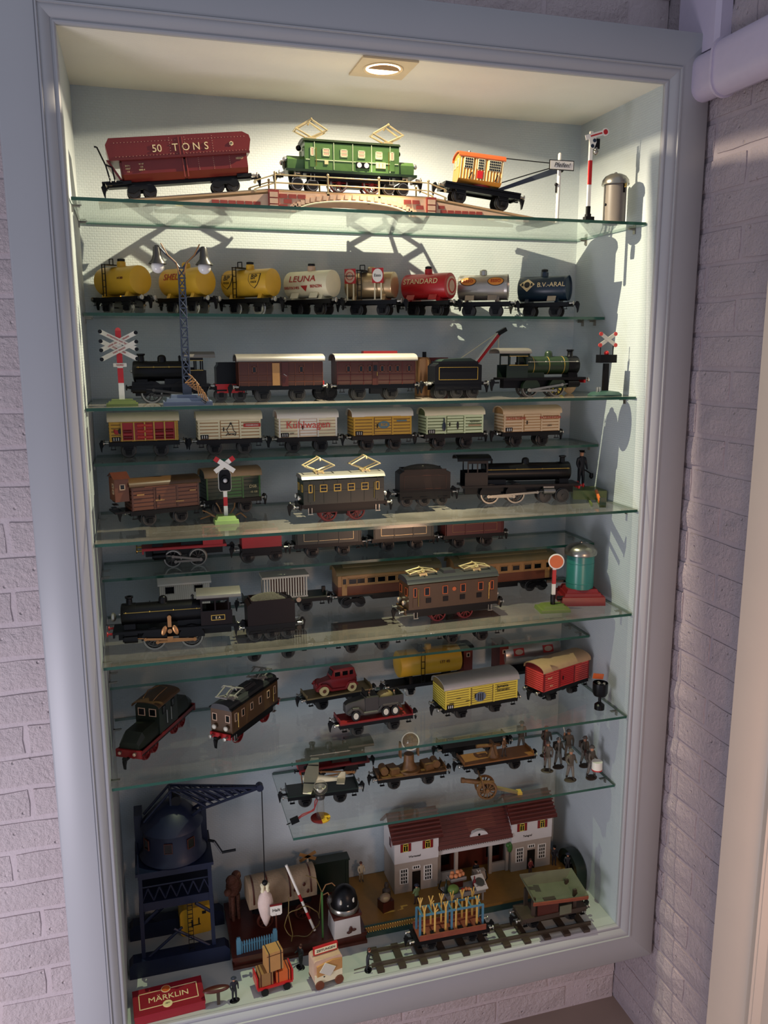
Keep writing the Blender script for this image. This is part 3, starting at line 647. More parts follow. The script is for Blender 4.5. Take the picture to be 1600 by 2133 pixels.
    part('cab_roof', roofmesh(cab + .012, cw, capz, .011, over=.004).xf(lambda p: p + Vector((-L / 2 + cab / 2 - .002, 0, 0))), roofm, t)
    # wheels, splashers, rods
    for x, r in drv:
        wheels(t, (x,), r, 'darkmetal', spoke=True, tyre='nickel')
        for s in (-1, 1):
            if 2 * r > zf - .006: part('splasher', B().prism([(x - r * 1.15 * math.cos(PI * i / 8), r + r * 1.15 * math.sin(PI * i / 8)) for i in range(9)], 'y', s * .014, s * (W / 2 - .004)), body, t)
    if small: wheels(t, small, smr, 'darkmetal', spoke=False)
    for s in (-1, 1):
        y = s * (.0235); o = part('cylinder', B().cyl((cylx - .014, s * .024, .030), (cylx + .014, s * .024, .030), .0085, n=16).cyl((cylx + .014, s * .024, .030), (cylx + .017, s * .024, .030), .006, n=12).box((cylx, s * .021, .040), (.028, .010, .010)), frame if rodm != 'bright' else 'nickel', t)
        rm = 'nickel' if rodm == 'bright' else rodm
        zr = drv[0][1]
        part('piston_rod', B().tube([(cylx - .014, s * .024, .030), (cylx - .034, s * .024, .028)], .0018), rm, o)
        a = Vector((cylx - .030, y + s * .004, .028)); c = Vector((drv[0][0] - .006, y + s * .004, zr - .004)); d = c - a
        part('connecting_rod', B().box((a + c) / 2, (d.length, .0018, .005), (0, math.atan2(-d.z, d.x), 0)).cyl((c.x, y + s * .001, c.z), (c.x, y + s * .006, c.z), .0042, n=12).cyl((a.x, y + s * .001, a.z), (a.x, y + s * .006, a.z), .0036, n=12), rm, t)
        if len(drv) > 1:
            xa_, xb_ = drv[0][0] - .006, drv[-1][0] - .006
            part('coupling_rod', B().box(((xa_ + xb_) / 2, y + s * .0015, zr - .006), (abs(xb_ - xa_), .0016, .0045)).cyl((xb_, y, zr - .006), (xb_, y + s * .003, zr - .006), .004, n=12), rm, t)
    if lamps:
        for s in (-1, 1): lampf(t, (L / 2 - .002, s * .018, zf + .007), 1)
    return t
def tender(name, label, loc, rz, L=.115, W=.056, body='black', hb=.046, coal='coal', line=None, run=None, axles=3, wr=.0125, buf='steel', coup=True):
    t = thing(name, label, 'tender', loc, rz); z0 = .036
    part('frame', B().box((0, 0, z0), (L, W * .95, .004)).box((0, -W * .44, z0 - .010), (L * .92, .003, .016)).box((0, W * .44, z0 - .010), (L * .92, .003, .016)), run or body, t)
    xs = [-L * .32 + L * .64 * i / (axles - 1) for i in range(axles)]
    wheels(t, xs, wr, 'darkmetal')
    for x in xs:
        for s in (-1, 1): part('axle_box', B().box((x, s * W * .47, .014), (.010, .004, .010)).cyl((x, s * W * .47, .014), (x, s * (W * .47 + .004), .014), .003, n=10).box((x, s * W * .47, .024), (.024, .003, .003)), 'iron', t)
    z1 = z0 + hb
    part('tank_body', B().prism([(-L * .46, z0 + .002), (L * .46, z0 + .002), (L * .46, z1 - .004), (L * .36, z1), (-L * .40, z1), (-L * .46, z1 - .006)], 'y', -W * .46, W * .46), body, t)
    part('side_rail', B().box((0, -W * .46, z1 + .002), (L * .76, .002, .006)).box((0, W * .46, z1 + .002), (L * .76, .002, .006)).box((-L * .38, 0, z1 + .002), (.002, W * .9, .006)), body, t)
    if coal:
        part('coal_load', B().sph((-.002, 0, z1 - .001), 1, 18, 10, (L * .38, W * .42, .016)), coal, t)
    if line:
        q = B(); y = -W * .46 - .0006; w2, h2 = L * .38, hb * .32; zc = z0 + hb * .48
        for (cx, cz, dx, dz) in ((0, zc + h2, w2 * 2, .0009), (0, zc - h2, w2 * 2, .0009), (-w2, zc, .0009, h2 * 2), (w2, zc, .0009, h2 * 2)): q.box((cx, y, cz), (max(.0006, dx if dx > .002 else .0006), .0008, dz if dz > .002 else .0006))
        part('lining', q, line, t)
    ends(t, L + .004, z0 - .002, W, buf, 'iron' if coup else None)
    return t
def coach(name, label, loc, rz, L=.19, W=.060, zb=.034, hb=.052, lower='brown', upper=None, roof='roofgrey', wins=(), doors=(), rise=.014, winm='rustbrown', bogie=False, line=None, clerestory=False, wr=.0155, zf=.033, split=.45, ww=.008, wh=.013):
    t = thing(name, label, 'coach', loc, rz)
    if bogie:
        part('underframe', B().box((0, 0, zf), (L, W * .8, .006)).box((0, 0, zf - .010), (L * .3, W * .5, .012)), 'black', t)
        for bx in (-L * .34, L * .34):
            for s in (-1, 1): part('bogie_side', B().prism([(bx - .030, .012), (bx - .026, .022), (bx - .010, .026), (bx + .010, .026), (bx + .026, .022), (bx + .030, .012), (bx + .018, .008), (bx + .006, .016), (bx - .006, .016), (bx - .018, .008)], 'y', s * .0225, s * .0255), 'black', t)
            wheels(t, (bx - .018, bx + .018), .013, 'darkmetal')
        ends(t, L, zf, W)
    else: chassis(t, L, W, zf, wr, L * .42)
    z1 = zb + hb; zs = zb + hb * split
    if upper:
        part('lower_body', B().prism([(-W / 2 + .003, zb), (-W / 2, zb + .006), (-W / 2, zs), (W / 2, zs), (W / 2, zb + .006), (W / 2 - .003, zb)], 'x', -L / 2, L / 2), lower, t)
        part('upper_body', B().prism([(-W / 2 + .0004, zs), (-W / 2 + .0004, z1)] + arc(W / 2 - .0004, z1, rise * .9, 10)[1:-1] + [(W / 2 - .0004, z1), (W / 2 - .0004, zs)], 'x', -L / 2, L / 2), upper, t)
    else:
        part('body', B().prism([(-W / 2 + .004, zb), (-W / 2, zb + .008), (-W / 2, z1)] + arc(W / 2, z1, rise * .9, 10)[1:-1] + [(W / 2, z1), (W / 2, zb + .008), (W / 2 - .004, zb)], 'x', -L / 2, L / 2), lower, t)
    for x in wins:
        for s in (-1, 1): window(t, x * L, s * W / 2, zb + hb * .68, ww, wh, winm, side=s)
    for x in doors:
        for s in (-1, 1):
            d = part('door', B().box((x * L, s * (W / 2 + .0008), zb + hb * .5), (.013, .0018, hb * .92)), upper or lower, t)
            part('door_window', B().box((x * L, s * (W / 2 + .002), zb + hb * .70), (.008, .0012, .013)), 'pane', d); part('handle', B().tube([(x * L + .004, s * (W / 2 + .003), zb + hb * .40), (x * L + .004, s * (W / 2 + .003), zb + hb * .55)], .0008), 'brass', d)
    if line:
        q = B()
        for i in range(line[1] + 1): q.box((-L / 2 + L * i / line[1], -W / 2 - .0005, zb + hb * .5), (.0010, .0012, hb * .9))
        for z in (zb + .012, zs, zb + hb * .95): q.box((0, -W / 2 - .0005, z), (L, .0012, .0010))
        part('beading', q, line[0], t)
    part('roof', roofmesh(L, W, z1 + .0015, rise, over=.005), roof, t)
    if clerestory: part('roof_walk', B().prism(arc(W * .30, z1 + rise * .8, .009, 8), 'x', -L * .44, L * .44), roof, t)
    return t
def plinth(t, w, d, h, m, name='base'):
    return part(name, B().box((0, 0, h * .2), (w, d, h * .4)).box((0, 0, h * .55), (w * .9, d * .86, h * .3), taper=.94).box((0, 0, h * .8), (w * .72, d * .66, h * .4), taper=.92), m, t)
def figure_mat(name, stops):
    """one body, bands of cloth, skin and boots by height"""
    m = bpy.data.materials.new(name); m.use_nodes = True; n = m.node_tree.nodes; l = m.node_tree.links; p = n['Principled BSDF']
    tc = n.new('ShaderNodeTexCoord'); sp = n.new('ShaderNodeSeparateXYZ'); rp = n.new('ShaderNodeValToRGB'); dv = n.new('ShaderNodeMath'); dv.operation = 'MULTIPLY'
    l.new(tc.outputs['Object'], sp.inputs[0]); l.new(sp.outputs[2], dv.inputs[0]); dv.inputs[1].default_value = 1.0; l.new(dv.outputs[0], rp.inputs[0]); l.new(rp.outputs[0], p.inputs['Base Color'])
    rp.color_ramp.interpolation = 'CONSTANT'
    e = rp.color_ramp.elements; e[0].position = 0; e[0].color = lin(stops[0][1]) + (1,)
    e[1].position = stops[1][0]; e[1].color = lin(stops[1][1]) + (1,)
    for s in stops[2:]: q = e.new(s[0]); q.color = lin(s[1]) + (1,)
    p.inputs['Roughness'].default_value = .55; MATS[name] = m
figure_mat('fig_field', [(0, '2a221c'), (.14, '6d665c'), (.47, '544c40'), (.84, 'b07f60'), (.95, '3c382e')])
figure_mat('fig_navy', [(0, '15151a'), (.10, '1c1d24'), (.84, 'c08a68'), (.94, '14141a')])
figure_mat('fig_brown', [(0, '2a2018'), (.12, '40342a'), (.47, '7a5a3c'), (.84, 'b98a66'), (.95, '5a3a28')])
figure_mat('fig_light', [(0, '3a3026'), (.12, '7a6a50'), (.47, 'b8a888'), (.84, 'b98a66'), (.95, '6a5a40')])
figure_mat('fig_green', [(0, '2a2018'), (.12, '3c2c28'), (.47, '6d7f52'), (.84, 'b98a66'), (.95, '5a3a28')])
figure_mat('fig_red', [(0, '2a2018'), (.12, '40302c'), (.47, '8c3a34'), (.84, 'c59a78'), (.95, '4a3a30')])
def figurine(name, label, loc, h, rz=0, m='fig_field', arms=((-.13, -.10, .55), (.13, -.10, .55)), stride=.06, base=None, hat=None, cat='figurine', group=None, lean=0.0):
    """unit-height body grown by Skin from a joint skeleton; scaled to h"""
    t = thing(name, label, cat, loc, rz, 0, group)
    V = [((0, 0, .50), .075), ((0, lean * .3, .62), .080), ((0, lean * .8, .76), .092), ((0, lean, .83), .045), ((0, lean, .87), .052), ((0, lean - .008, .92), .062), ((0, lean, .965), .045)]
    Ed = [(i, i + 1) for i in range(6)]
    for s in (-1, 1):
        k = len(V); V += [((s * .055, 0, .47), .062), ((s * .06, -s * stride * .5 - .01, .26), .046), ((s * .065, -s * stride, .055), .033), ((s * .07, -s * stride - .07, .028), .030)]
        Ed += [(0, k), (k, k + 1), (k + 1, k + 2), (k + 2, k + 3)]
    for s, a in zip((-1, 1), arms):
        k = len(V); V += [((s * .115, lean, .775), .046), ((s * .155, lean * .6 - .005, .64), .036), ((a[0], a[1], a[2]), .028), ((a[0] * .96, a[1] - .035, a[2] - .01), .024)]
        Ed += [(2, k), (k, k + 1), (k + 1, k + 2), (k + 2, k + 3)]
    me = bpy.data.meshes.new('body'); me.from_pydata([p for p, r in V], Ed, []); me.materials.append(MATS[m])
    o = link('body', me, t); o.scale = (h, h, h)
    sk = o.modifiers.new('skin', 'SKIN'); sd = me.skin_vertices[0].data
    for i, (p, r) in enumerate(V): sd[i].radius = (r, r); sd[i].use_root = (i == 0)
    ss = o.modifiers.new('sub', 'SUBSURF'); ss.levels = 1; ss.render_levels = 1
    if base: part('stand', B().lathe([(.20 * h, 0), (.20 * h, .012 * h), (.17 * h, .03 * h)], (0, -.03 * h, 0), 'z', 14).xf(lambda p: Vector((p.x, p.y * .75, p.z))), base, t)
    z = .965 * h
    if hat == 'cap': part('cap', B().lathe([(.062 * h, -.012 * h), (.066 * h, .005 * h), (.085 * h, .03 * h), (.02 * h, .038 * h)], (0, lean * h, z), 'z', 14).box((0, (lean - .07) * h, z - .008 * h), (.09 * h, .06 * h, .008 * h), (.25, 0, 0)), 'black', t)
    if hat == 'helmet': part('helmet', B().lathe([(.088 * h, -.025 * h), (.075 * h, -.012 * h), (.07 * h, .012 * h), (.045 * h, .038 * h), (.001, .045 * h)], (0, lean * h, z), 'z', 14), 'moss' if False else 'greycloth', t)
    if hat == 'hat': part('hat', B().lathe([(.11 * h, -.01 * h), (.11 * h, 0), (.065 * h, .004 * h), (.055 * h, .045 * h), (.01 * h, .05 * h)], (0, lean * h, z), 'z', 14), 'bluecloth', t)
    if hat == 'hair': part('hair', B().sph((0, (lean + .012) * h, z - .02 * h), .07 * h, 12, 8), 'brown', t)
    return t
# ================================================================ shelf 1: bridge, hopper wagon, electric locomotive, crane wagon
Z1 = SZ[0]; YC = .165; DK = 1.842; BX0, BX1 = -.232, .126; RL, RR = -.575, .43
t = thing('toy_railway_bridge', 'printed brick bridge with ramps and cream railings under the green locomotive', 'toy bridge', (0, YC, Z1))
dk = DK - Z1; yw = .042
for nm, xa, za, xb, zb in (('ramp', RL, .004, BX0, dk - .006), ('deck', BX0, dk - .006, BX1, dk - .006), ('ramp', BX1, dk - .006, RR, .004)):
    o = part(nm, B().prism([(xa, za), (xb, zb), (xb, zb - .004), (xa, za - .003)], 'y', -yw, yw), 'rooftan', t)
    for s in (-1, 1): part('rail', B().prism([(xa, za), (xb, zb), (xb, zb + .006), (xa, za + .006)], 'y', s * .015 - .0015, s * .015 + .0015), 'roofgrey', o)
for s in (-1, 1):
    # side wall with a low arch
    n = 16; cx = (BX0 + BX1) / 2; hw = .125; pts = [(BX0, 0), (BX0, dk - .010), (BX1, dk - .010), (BX1, 0), (cx + hw, 0)] + [(cx + hw * math.cos(PI * i / n), .026 * math.sin(PI * i / n)) for i in range(1, n)] + [(cx - hw, 0)]
    w = part('side_wall', B().prism(pts, 'y', s * yw - .002, s * yw + .002), 'stone', t)
    for a, c, sl in ((RL + .11, BX0, 1), (BX1, RR - .07, -1)):
        part('ramp_side', B().prism([(a, 0), (c, 0), (c, dk - .014 if sl > 0 else .006), (a, .006 if sl > 0 else dk - .014)], 'y', s * yw - .0015, s * yw + .0015), 'stone', t)
    if s < 0:
        y = -yw - .0026
        for px_ in (BX0 + .005, BX1 - .005):
            part('pier', B().box((px_, y - .002, dk * .44), (.022, .008, dk * .84)), 'brick_red', t)
            for k in range(3): part('pier_stone', B().box((px_, y - .006, .007 + k * .0125), (.017, .003, .010)), 'stone', t)
        for i in range(25):
            a = PI * (i + .5) / 25; x = cx + (hw + .008) * math.cos(a); z = .033 * math.sin(a) + .002
            part('arch_stone', B().box((x, y - .001, z), (.0085, .004, .009), (0, -math.atan2(.26 * math.cos(a), math.sin(a)) if False else 0, 0)), 'stone', w)
        part('arch_rim', B().tube([(cx + hw * math.cos(PI * i / 24), y - .002, .026 * math.sin(PI * i / 24)) for i in range(25)], .0016), 'cream', w)
        for rr in range(3):
            for i in range(16):
                x = BX0 + .026 + i * .0195 + (rr % 2) * .009; z = .010 + rr * .0105
                u = (x - cx) / (hw + .018)
                if abs(u) < 1 and z < .040 * math.sqrt(1 - u * u) + .006: continue
                if x > BX1 - .026: continue
                part('brick', B().box((x, y, z), (.0165, .003, .008)), 'brick_red', w)
        for a, c in ((RL + .13, BX0 - .012), (BX1 + .012, RR - .09)):
            nB = int((c - a) / .017)
            for rr in range(3):
                for i in range(nB):
                    x = a + .017 * (i + .5) + (rr % 2) * .005; f = (x - RL) / (BX0 - RL) if x < 0 else (RR - x) / (RR - BX1)
                    z = .005 + rr * .009
                    if z > (dk - .02) * f - .004: continue
                    part('brick', B().box((x, y + .0008, z), (.0145, .0024, .0068)), 'brick_red' if f > .55 else ('lemon' if (i + rr) % 2 else 'moss'), t)
    # railing
    y = s * yw
    r = part('railing', B().tube([(BX0 - .032, y, dk + .010), (BX0 + .01, y, dk + .024), (BX1 - .01, y, dk + .024), (BX1 + .03, y, dk + .012)], .0013).tube([(BX0 - .032, y, dk - .006), (BX0 + .01, y, dk + .008), (BX1 - .01, y, dk + .008), (BX1 + .03, y, dk - .004)], .0013), 'palebrass', t)
    for k in range(4):
        x = BX0 + .01 + (BX1 - BX0 - .02) * k / 3
        part('railing_post', B().cyl((x, y, dk - .012), (x, y, dk + .026), .002, n=8).sph((x, y, dk + .028), .0032, 8, 6).box((x, y, dk - .010), (.006, .004, .006)), 'palebrass', r)
    for x, z in ((BX0 - .032, dk + .0075), (BX0 - .032, dk - .0085), (BX1 + .03, dk + .0095), (BX1 + .03, dk - .0065)): part('scroll', B().lathe([(.0012, -.0012), (.0032, -.0012), (.0032, .0012), (.0012, .0012)], (x, y, z), 'y', 12), 'palebrass', r)
ts = math.atan2(dk - .010, BX0 - RL)
# hopper wagon
t = thing('hopper_wagon', 'long maroon hopper wagon lettered 50 TONS climbing the left ramp', 'wagon', (-.404, YC, DK - (.404 + BX0) * math.tan(ts) - .0), 0, -ts)
L = .262
for bx in (-.085, .085):
    for s in (-1, 1): part('bogie_side', B().prism([(bx - .028, .011), (bx - .024, .022), (bx + .024, .022), (bx + .028, .011), (bx + .016, .007), (bx + .005, .014), (bx - .005, .014), (bx - .016, .007)], 'y', s * .0225, s * .0260), 'iron', t)
    wheels(t, (bx - .016, bx + .016), .012, 'darkmetal')
part('underframe', B().box((-.004, 0, .027), (L + .028, .026, .008)).box((-.128, 0, .029), (.05, .05, .006)).box((.125, 0, .029), (.03, .05, .006)), 'iron', t)
ends(t, L + .02, .028, .056)
low = [(-.020, .030), (-.034, .042), (-.034, .068), (.034, .068), (.034, .042), (.020, .030)]
b = B()
for xa, xb in ((-.116, .004), (.010, .134)): b.prism(low, 'x', xa, xb)
part('lower_hopper', b.prism([(-.018, .031), (-.030, .043), (-.030, .066), (.030, .066), (.030, .043), (.018, .031)], 'x', -.12, .13), 'maroon', t)
up = [(-.139, .070), (-.142, .098), (-.134, .110), (.130, .110), (.143, .103), (.145, .094), (.139, .070)]
part('upper_hopper', B().prism(up, 'y', -.040, .040), 'maroon', t)
part('waist_ledge', B().prism([(-.041, .068), (-.043, .072), (.043, .072), (.041, .068)], 'x', -.137, .140), 'maroon', t)
part('end_slope', B().prism([(-.12, .034), (-.125, .034), (-.145, .072), (-.14, .072)], 'y', -.03, .03), 'maroon', t)
for x in (.0035, .0105): part('rib', B().box((x, -.0345, .049), (.0022, .003, .036)).box((x - .003, -.0402, .088), (.0022, .002, .036)), 'brick_red', t)
bq = B()
for x in (-.03, -.0, .055): 
    for k in range(7): bq.sph((x + .012, -.0402, .076 + k * .0048), .0006, 6, 4)
for k in range(40): bq.sph((-.125 + k * .0066, -.0402, .1005), .0006, 6, 4); bq.sph((-.125 + k * .0066, -.0402, .0745), .0006, 6, 4)
for x in (.035, .065, .098):
    for k in range(7): bq.sph((x, -.0342, .044 + k * .0036), .0006, 6, 4)
o = part('rivets', bq, 'stone', t); o['kind'] = 'stuff'
text('50', .0200, 'print_cream', t, (-.044, -.0408, .0858)); text('T', .0200, 'print_cream', t, (-.008, -.0408, .0858)); text('O', .0200, 'print_cream', t, (.013, -.0408, .0858)); text('N', .0200, 'print_cream', t, (.034, -.0408, .0858)); text('S', .0200, 'print_cream', t, (.054, -.0408, .0858))
o = part('emblem', B().lathe([(.0045, -.0006), (.0045, .0006)], (.105, -.0404, .088), 'y', 6), 'print_cream', t); text('M', .0062, 'print_black', o, (.105, -.0414, .088))
for k, s_ in enumerate(('20,9 t', '10557', '1.0')): text(s_, .0042, 'print_cream', t, (-.106, -.0352, .058 - k * .0055)); text(('W 47', '120', '0000 4')[k], .0042, 'print_cream', t, (-.079, -.0352, .060 - k * .0055))
text('183507', .0055, 'print_cream', t, (.118, -.0352, .060))
part('brake_stand', B().tube([(-.163, -.030, .098), (-.158, -.030, .097), (-.147, -.030, .062), (-.143, -.030, .030)], .0016).tube([(-.148, -.030, .064), (-.136, -.030, .058), (-.134, -.030, .030)], .0016).box((-.140, 0, .031), (.04, .06, .003)), 'black', t)

# green electric locomotive on the bridge
t = elec('electric_locomotive', 'bright green electric locomotive with two raised pantographs on the brick bridge', (-.052, YC, DK), 0, L=.208, W=.064, z0=.040, hb=.060, body='green', roof='darkgreen', nwin=4, wheel='darkred', wr=.019, wxs=(-.028, .046), frame='black', lines=('palegreen', (.060,), 5), panto_x=(-.085, .085), pup=1.15, winm='palegreen', panem='stone', tyre='steel', ww=.014, wh=.014, roofrise=.004)
for s in (-1, 1):
    z = .040
    h = part('bonnet', B().prism([(-.024, z), (-.026, z + .020), (-.018, z + .028), (.018, z + .028), (.026, z + .020), (.024, z)], 'x', s * .104, s * .140), 'green', t)
    part('bonnet_front', B().lathe([(.013, 0), (.013, .003), (.008, .006), (.001, .007)], (0, 0, 0), 'x', 16), 'darkgreen', h, (s * .140, 0, z + .014), (0, 0, 0 if s > 0 else PI))
    for q in (-1, 1): lampf(h, (s * .139, q * .018, z + .020), s, 'white', .005)
    wheels(t, (s * .118 - .0, s * .085), .0125, 'darkmetal', tyre='steel')
part('footboard', B().box((0, 0, .038), (.29, .066, .005)), 'darkgreen', t)
ends(t, .292, .032, .062, 'steel', 'iron')
part('emblem_panel', B().box((.022, -.033, .054), (.030, .0016, .012)), 'black', t)
for x in (.014, .030): part('medallion', B().lathe([(.0052, -.0345), (.0052, -.033)], (x, 0, .054), 'y', 16), 'print_white', t)
for x in (-.058, .062): part('crest', B().box((x, -.033, .056), (.022 if x > 0 else .008, .0016, .012 if x > 0 else .008)), 'print_cream', t)
text('1 1', .010, 'darkgreen', t, (.062, -.0345, .056))
part('cable_duct', B().tube([(-.05, -.006, .106), (.05, -.006, .106)], .0016).tube([(-.05, -.006, .106), (-.05, -.006, .102)], .0016).tube([(.05, -.006, .106), (.05, -.006, .102)], .0016), 'copper', t)
for s in (-1, 1): part('marker_lamp', B().sph((s * .111, 0, .088), .006, 10, 8), 'black', t)

# crane wagon
tc_ = math.atan2(dk - .010, RR - BX1)
t = thing('crane_wagon', 'black crane wagon with orange windowed cab and long jib', 'crane wagon', (.250, YC, DK - (.250 - BX1) * math.tan(tc_)), 0, tc_ * .8)
chassis(t, .185, .056, .034, .0155, .105, buf='steel')
part('deck', B().box((0, 0, .039), (.185, .056, .004)), 'black', t)
part('turntable', B().lathe([(.024, .041), (.024, .047), (.020, .049)], (.0, 0, 0), 'z', 24), 'red', t)
c = part('cab', B().prism([(-.034, .052), (-.034, .098)] + arc(.034, .098, .012, 8)[1:-1] + [(.034, .098), (.034, .052)], 'x', -.056, .044), 'cab_orange', t, (-.002, 0, 0), (0, 0, -.16))
part('roof', roofmesh(.10, .068, .100, .014, over=.004).xf(lambda p: p + Vector((-.006, 0, 0))), 'deeporange', c)
part('skirt', B().prism([(-.034, .052), (.034, .052), (.024, .046), (-.024, .046)], 'x', -.056, .044), 'cab_orange', c)
for i in range(15): part('cab_plank', B().box((-.053 + i * .0068, -.0345, .075), (.0018, .0016, .046)), 'cream', c)
for x, w, n_ in ((-.036, .018, 4), (-.008, .012, 3), (.024, .026, 6)):
    o = part('window', B().box((x, -.0352, .086), (w + .003, .002, .022)), 'cream', c)
    for i in range(n_):
        for j in range(4): part('pane', B().box((x - w / 2 + w * (i + .5) / n_, -.0364, .0775 + j * .0055), (w / n_ * .68, .001, .0040)), 'pane', o)
part('hatch', B().box((-.008, -.0355, .064), (.013, .002, .016)), 'red', c)
for x in (-.030, .030): part('lever', B().box((x, -.037, .060), (.002, .002, .016), (0, .4, 0)), 'iron', c)
for s in (-1, 1): window(c, s * .015, -.056, .088, .010, .016, 'cream', side=-1, ax='x')
part('chimney', B().cyl((-.03, 0, .108), (-.03, 0, .120), .003, n=10), 'steel', c)
j = part('jib', B().prism([(.040, .046), (.046, .042), (.196, .108), (.194, .122), (.186, .118)], 'y', -.012, -.009).prism([(.040, .046), (.046, .042), (.196, .108), (.194, .122), (.186, .118)], 'y', .009, .012), 'slate', t)
for i in range(6): part('jib_brace', B().box((.055 + i * .025, 0, .0505 + i * .0115), (.004, .022, .003)), 'slate', j)
part('jib_head', B().prism([(.180, .112), (.197, .106), (.206, .120), (.190, .130)], 'y', -.013, .013), 'black', j)
part('stay_rope', B().tube([(-.01, 0, .112), (.192, 0, .126)], .0011), 'black', t)
part('hoist_chain', B().tube([(.042, -.004, .058), (.12, -.004, .092), (.192, -.004, .122)], .0012), 'black', t)

# signs and bell on the right of shelf 1
t = thing('whistle_sign', 'white post with black-framed board reading Pfeifen!', 'sign', (.427, .115, Z1))
part('post', B().cyl((0, 0, 0), (.002, 0, .148), .0042, n=14).sph((.002, 0, .148), .0042, 12, 8), 'white', t)
o = part('board', B().box((.004, -.006, .124), (.062, .002, .0215)), 'black', t); part('board_face', B().box((.004, -.0072, .124), (.058, .001, .018)), 'white', o)
text('Pfeifen!', .0135, 'print_black', o, (.004, -.0078, .124), shear=.3)
part('bracket', B().sph((-.006, -.002, .083), .004, 8, 6).box((-.006, -.002, .072), (.003, .002, .014)), 'black', t)
t = thing('semaphore_signal', 'red and white semaphore signal arm on tall thin post', 'signal', (.498, .10, Z1))
part('base', B().box((0, 0, .010), (.010, .012, .020)).box((.002, 0, .009), (.022, .014, .010)), 'iron', t)
part('mast', B().box((0, 0, .108), (.0075, .006, .180)), 'white', t)
part('mast_band', B().box((0, -.0008, .110), (.0078, .0056, .052)), 'red', t)
part('mast_foot', B().box((0, 0, .026), (.0085, .007, .022)), 'black', t)
a = part('signal_arm', B().box((.014, 0, 0), (.052, .0015, .0105)).lathe([(.0085, -.0008), (.0085, .0008)], (.040, 0, 0), 'y', 20), 'white', t, (-.006, -.006, .186), (0, -.30, 0))
part('arm_stripe', B().box((.016, -.001, 0), (.030, .001, .003)), 'red', a); part('arm_disc', B().lathe([(.0055, -.0016), (.0055, -.0008)], (.040, 0, 0), 'y', 18), 'red', a)
sp_ = part('spectacle', B().prism([(-.004, -.004), (.014, -.004), (.012, -.016), (.002, -.028), (-.006, -.022)], 'y', -.0012, .0008), 'white', a)
for x, z in ((.008, -.011), (.000, -.021)): part('lens', B().lathe([(.0042, -.002), (.0042, -.001)], (x, 0, z), 'y', 14), 'navy', sp_)
o = part('lamp_housing', B().box((.014, 0, .172), (.012, .010, .022)), 'black', t); part('bulb', B().sph((.012, -.002, .154), .0065, 10, 8).cyl((.012, -.002, .158), (.012, -.002, .164), .004, n=10), 'nickel', o)
t = thing('signal_bell', 'grey metal cylinder with domed bell cap at right end of top shelf', 'bell', (.566, .10, Z1))
part('cylinder', B().lathe([(.0255, 0), (.0265, .003), (.0255, .004), (.0255, .088)], n=32), 'hammer', t)
part('dome', B().lathe([(.031, .086), (.0315, .088), (.030, .097), (.024, .105), (.014, .110), (.004, .1115), (.003, .114), (.0005, .115)], n=32), 'nickel', t)
part('seam', B().box((.018, -.0182, .045), (.0012, .0012, .085)), 'grey', t)
o = part('clapper_slot', B().box((.008, -.0248, .078), (.005, .002, .022)), 'black', t); part('clapper', B().cyl((.010, -.027, .078), (.010, -.027, .088), .0028, n=10), 'brass', o)
part('knob', B().sph((-.026, -.004, .042), .003, 8, 6), 'iron', t)

# ================================================================ shelf 2: eight tank wagons parked at a slant
Z2 = SZ[1]; D2R = math.radians
tx = [-.540, -.400, -.256, -.112, .034, .180, .324, .492]
def bp_logo(t, r, zc, L):
    for x in (-L * .36, L * .26):
        o = part('shield', wrap_poly(B(), [(x - .017, .020), (x + .017, .020), (x + .016, .004), (x + .010, -.006), (x, -.014), (x - .010, -.006), (x - .016, .004)], r, zc, .0010), 'print_black', t)
        part('shield_field', wrap_poly(B(), [(x - .0152, .0184), (x + .0152, .0184), (x + .0142, .004), (x + .009, -.005), (x, -.012), (x - .009, -.005), (x - .0142, .004)], r, zc, .0016), 'yellow', o)
        for s_, sz, h in (('BP', .0165, .0105), ('OLEX', .0068, .000)):
            q = text(s_, sz, 'print_black', o, (x, 0, zc), (-h / r, 0, 0), bend=r + .0022)
            for v in q.data.vertices: v.co.y -= r + .0022
tank('tank_wagon', 'plain yellow tank wagon with ladder at left end of tank row', (tx[0], .300, Z2), D2R(-50), tm='yellow', lad=True, texts=(('14 200', .007, 'rustbrown', .03, 6, {}),))
tank('tank_wagon', 'yellow tank wagon lettered SHELL behind the street lamp', (tx[1], .298, Z2), D2R(-50), tm='yellow', cap=False, texts=(('SHELL', .021, 'print_red', -.014, 18, {}),))
tank('tank_wagon', 'yellow tank wagon with black BP shields and ladder', (tx[2], .298, Z2), D2R(-45), L=.126, tm='yellow', lad=True, logos=bp_logo)
def leuna(t, r, zc, L): part('triangle', wrap_poly(B(), [(-.010, -.004), (.010, -.004), (.002, -.018)], r, zc), 'print_red', t)
tank('tank_wagon', 'cream white tank wagon lettered LEUNA with red triangle', (tx[3], .298, Z2), D2R(-48), L=.122, tm='cream', domem='stone', texts=(('LEUNA', .0215, 'print_red', -.006, 20, {'stretch': 1.15}), ('DEUTSCHES', .008, 'print_red', -.036, -16, {}), ('BENZIN', .0095, 'print_red', .034, -12, {})), logos=leuna, plates=('cream', (-.03, .025)))
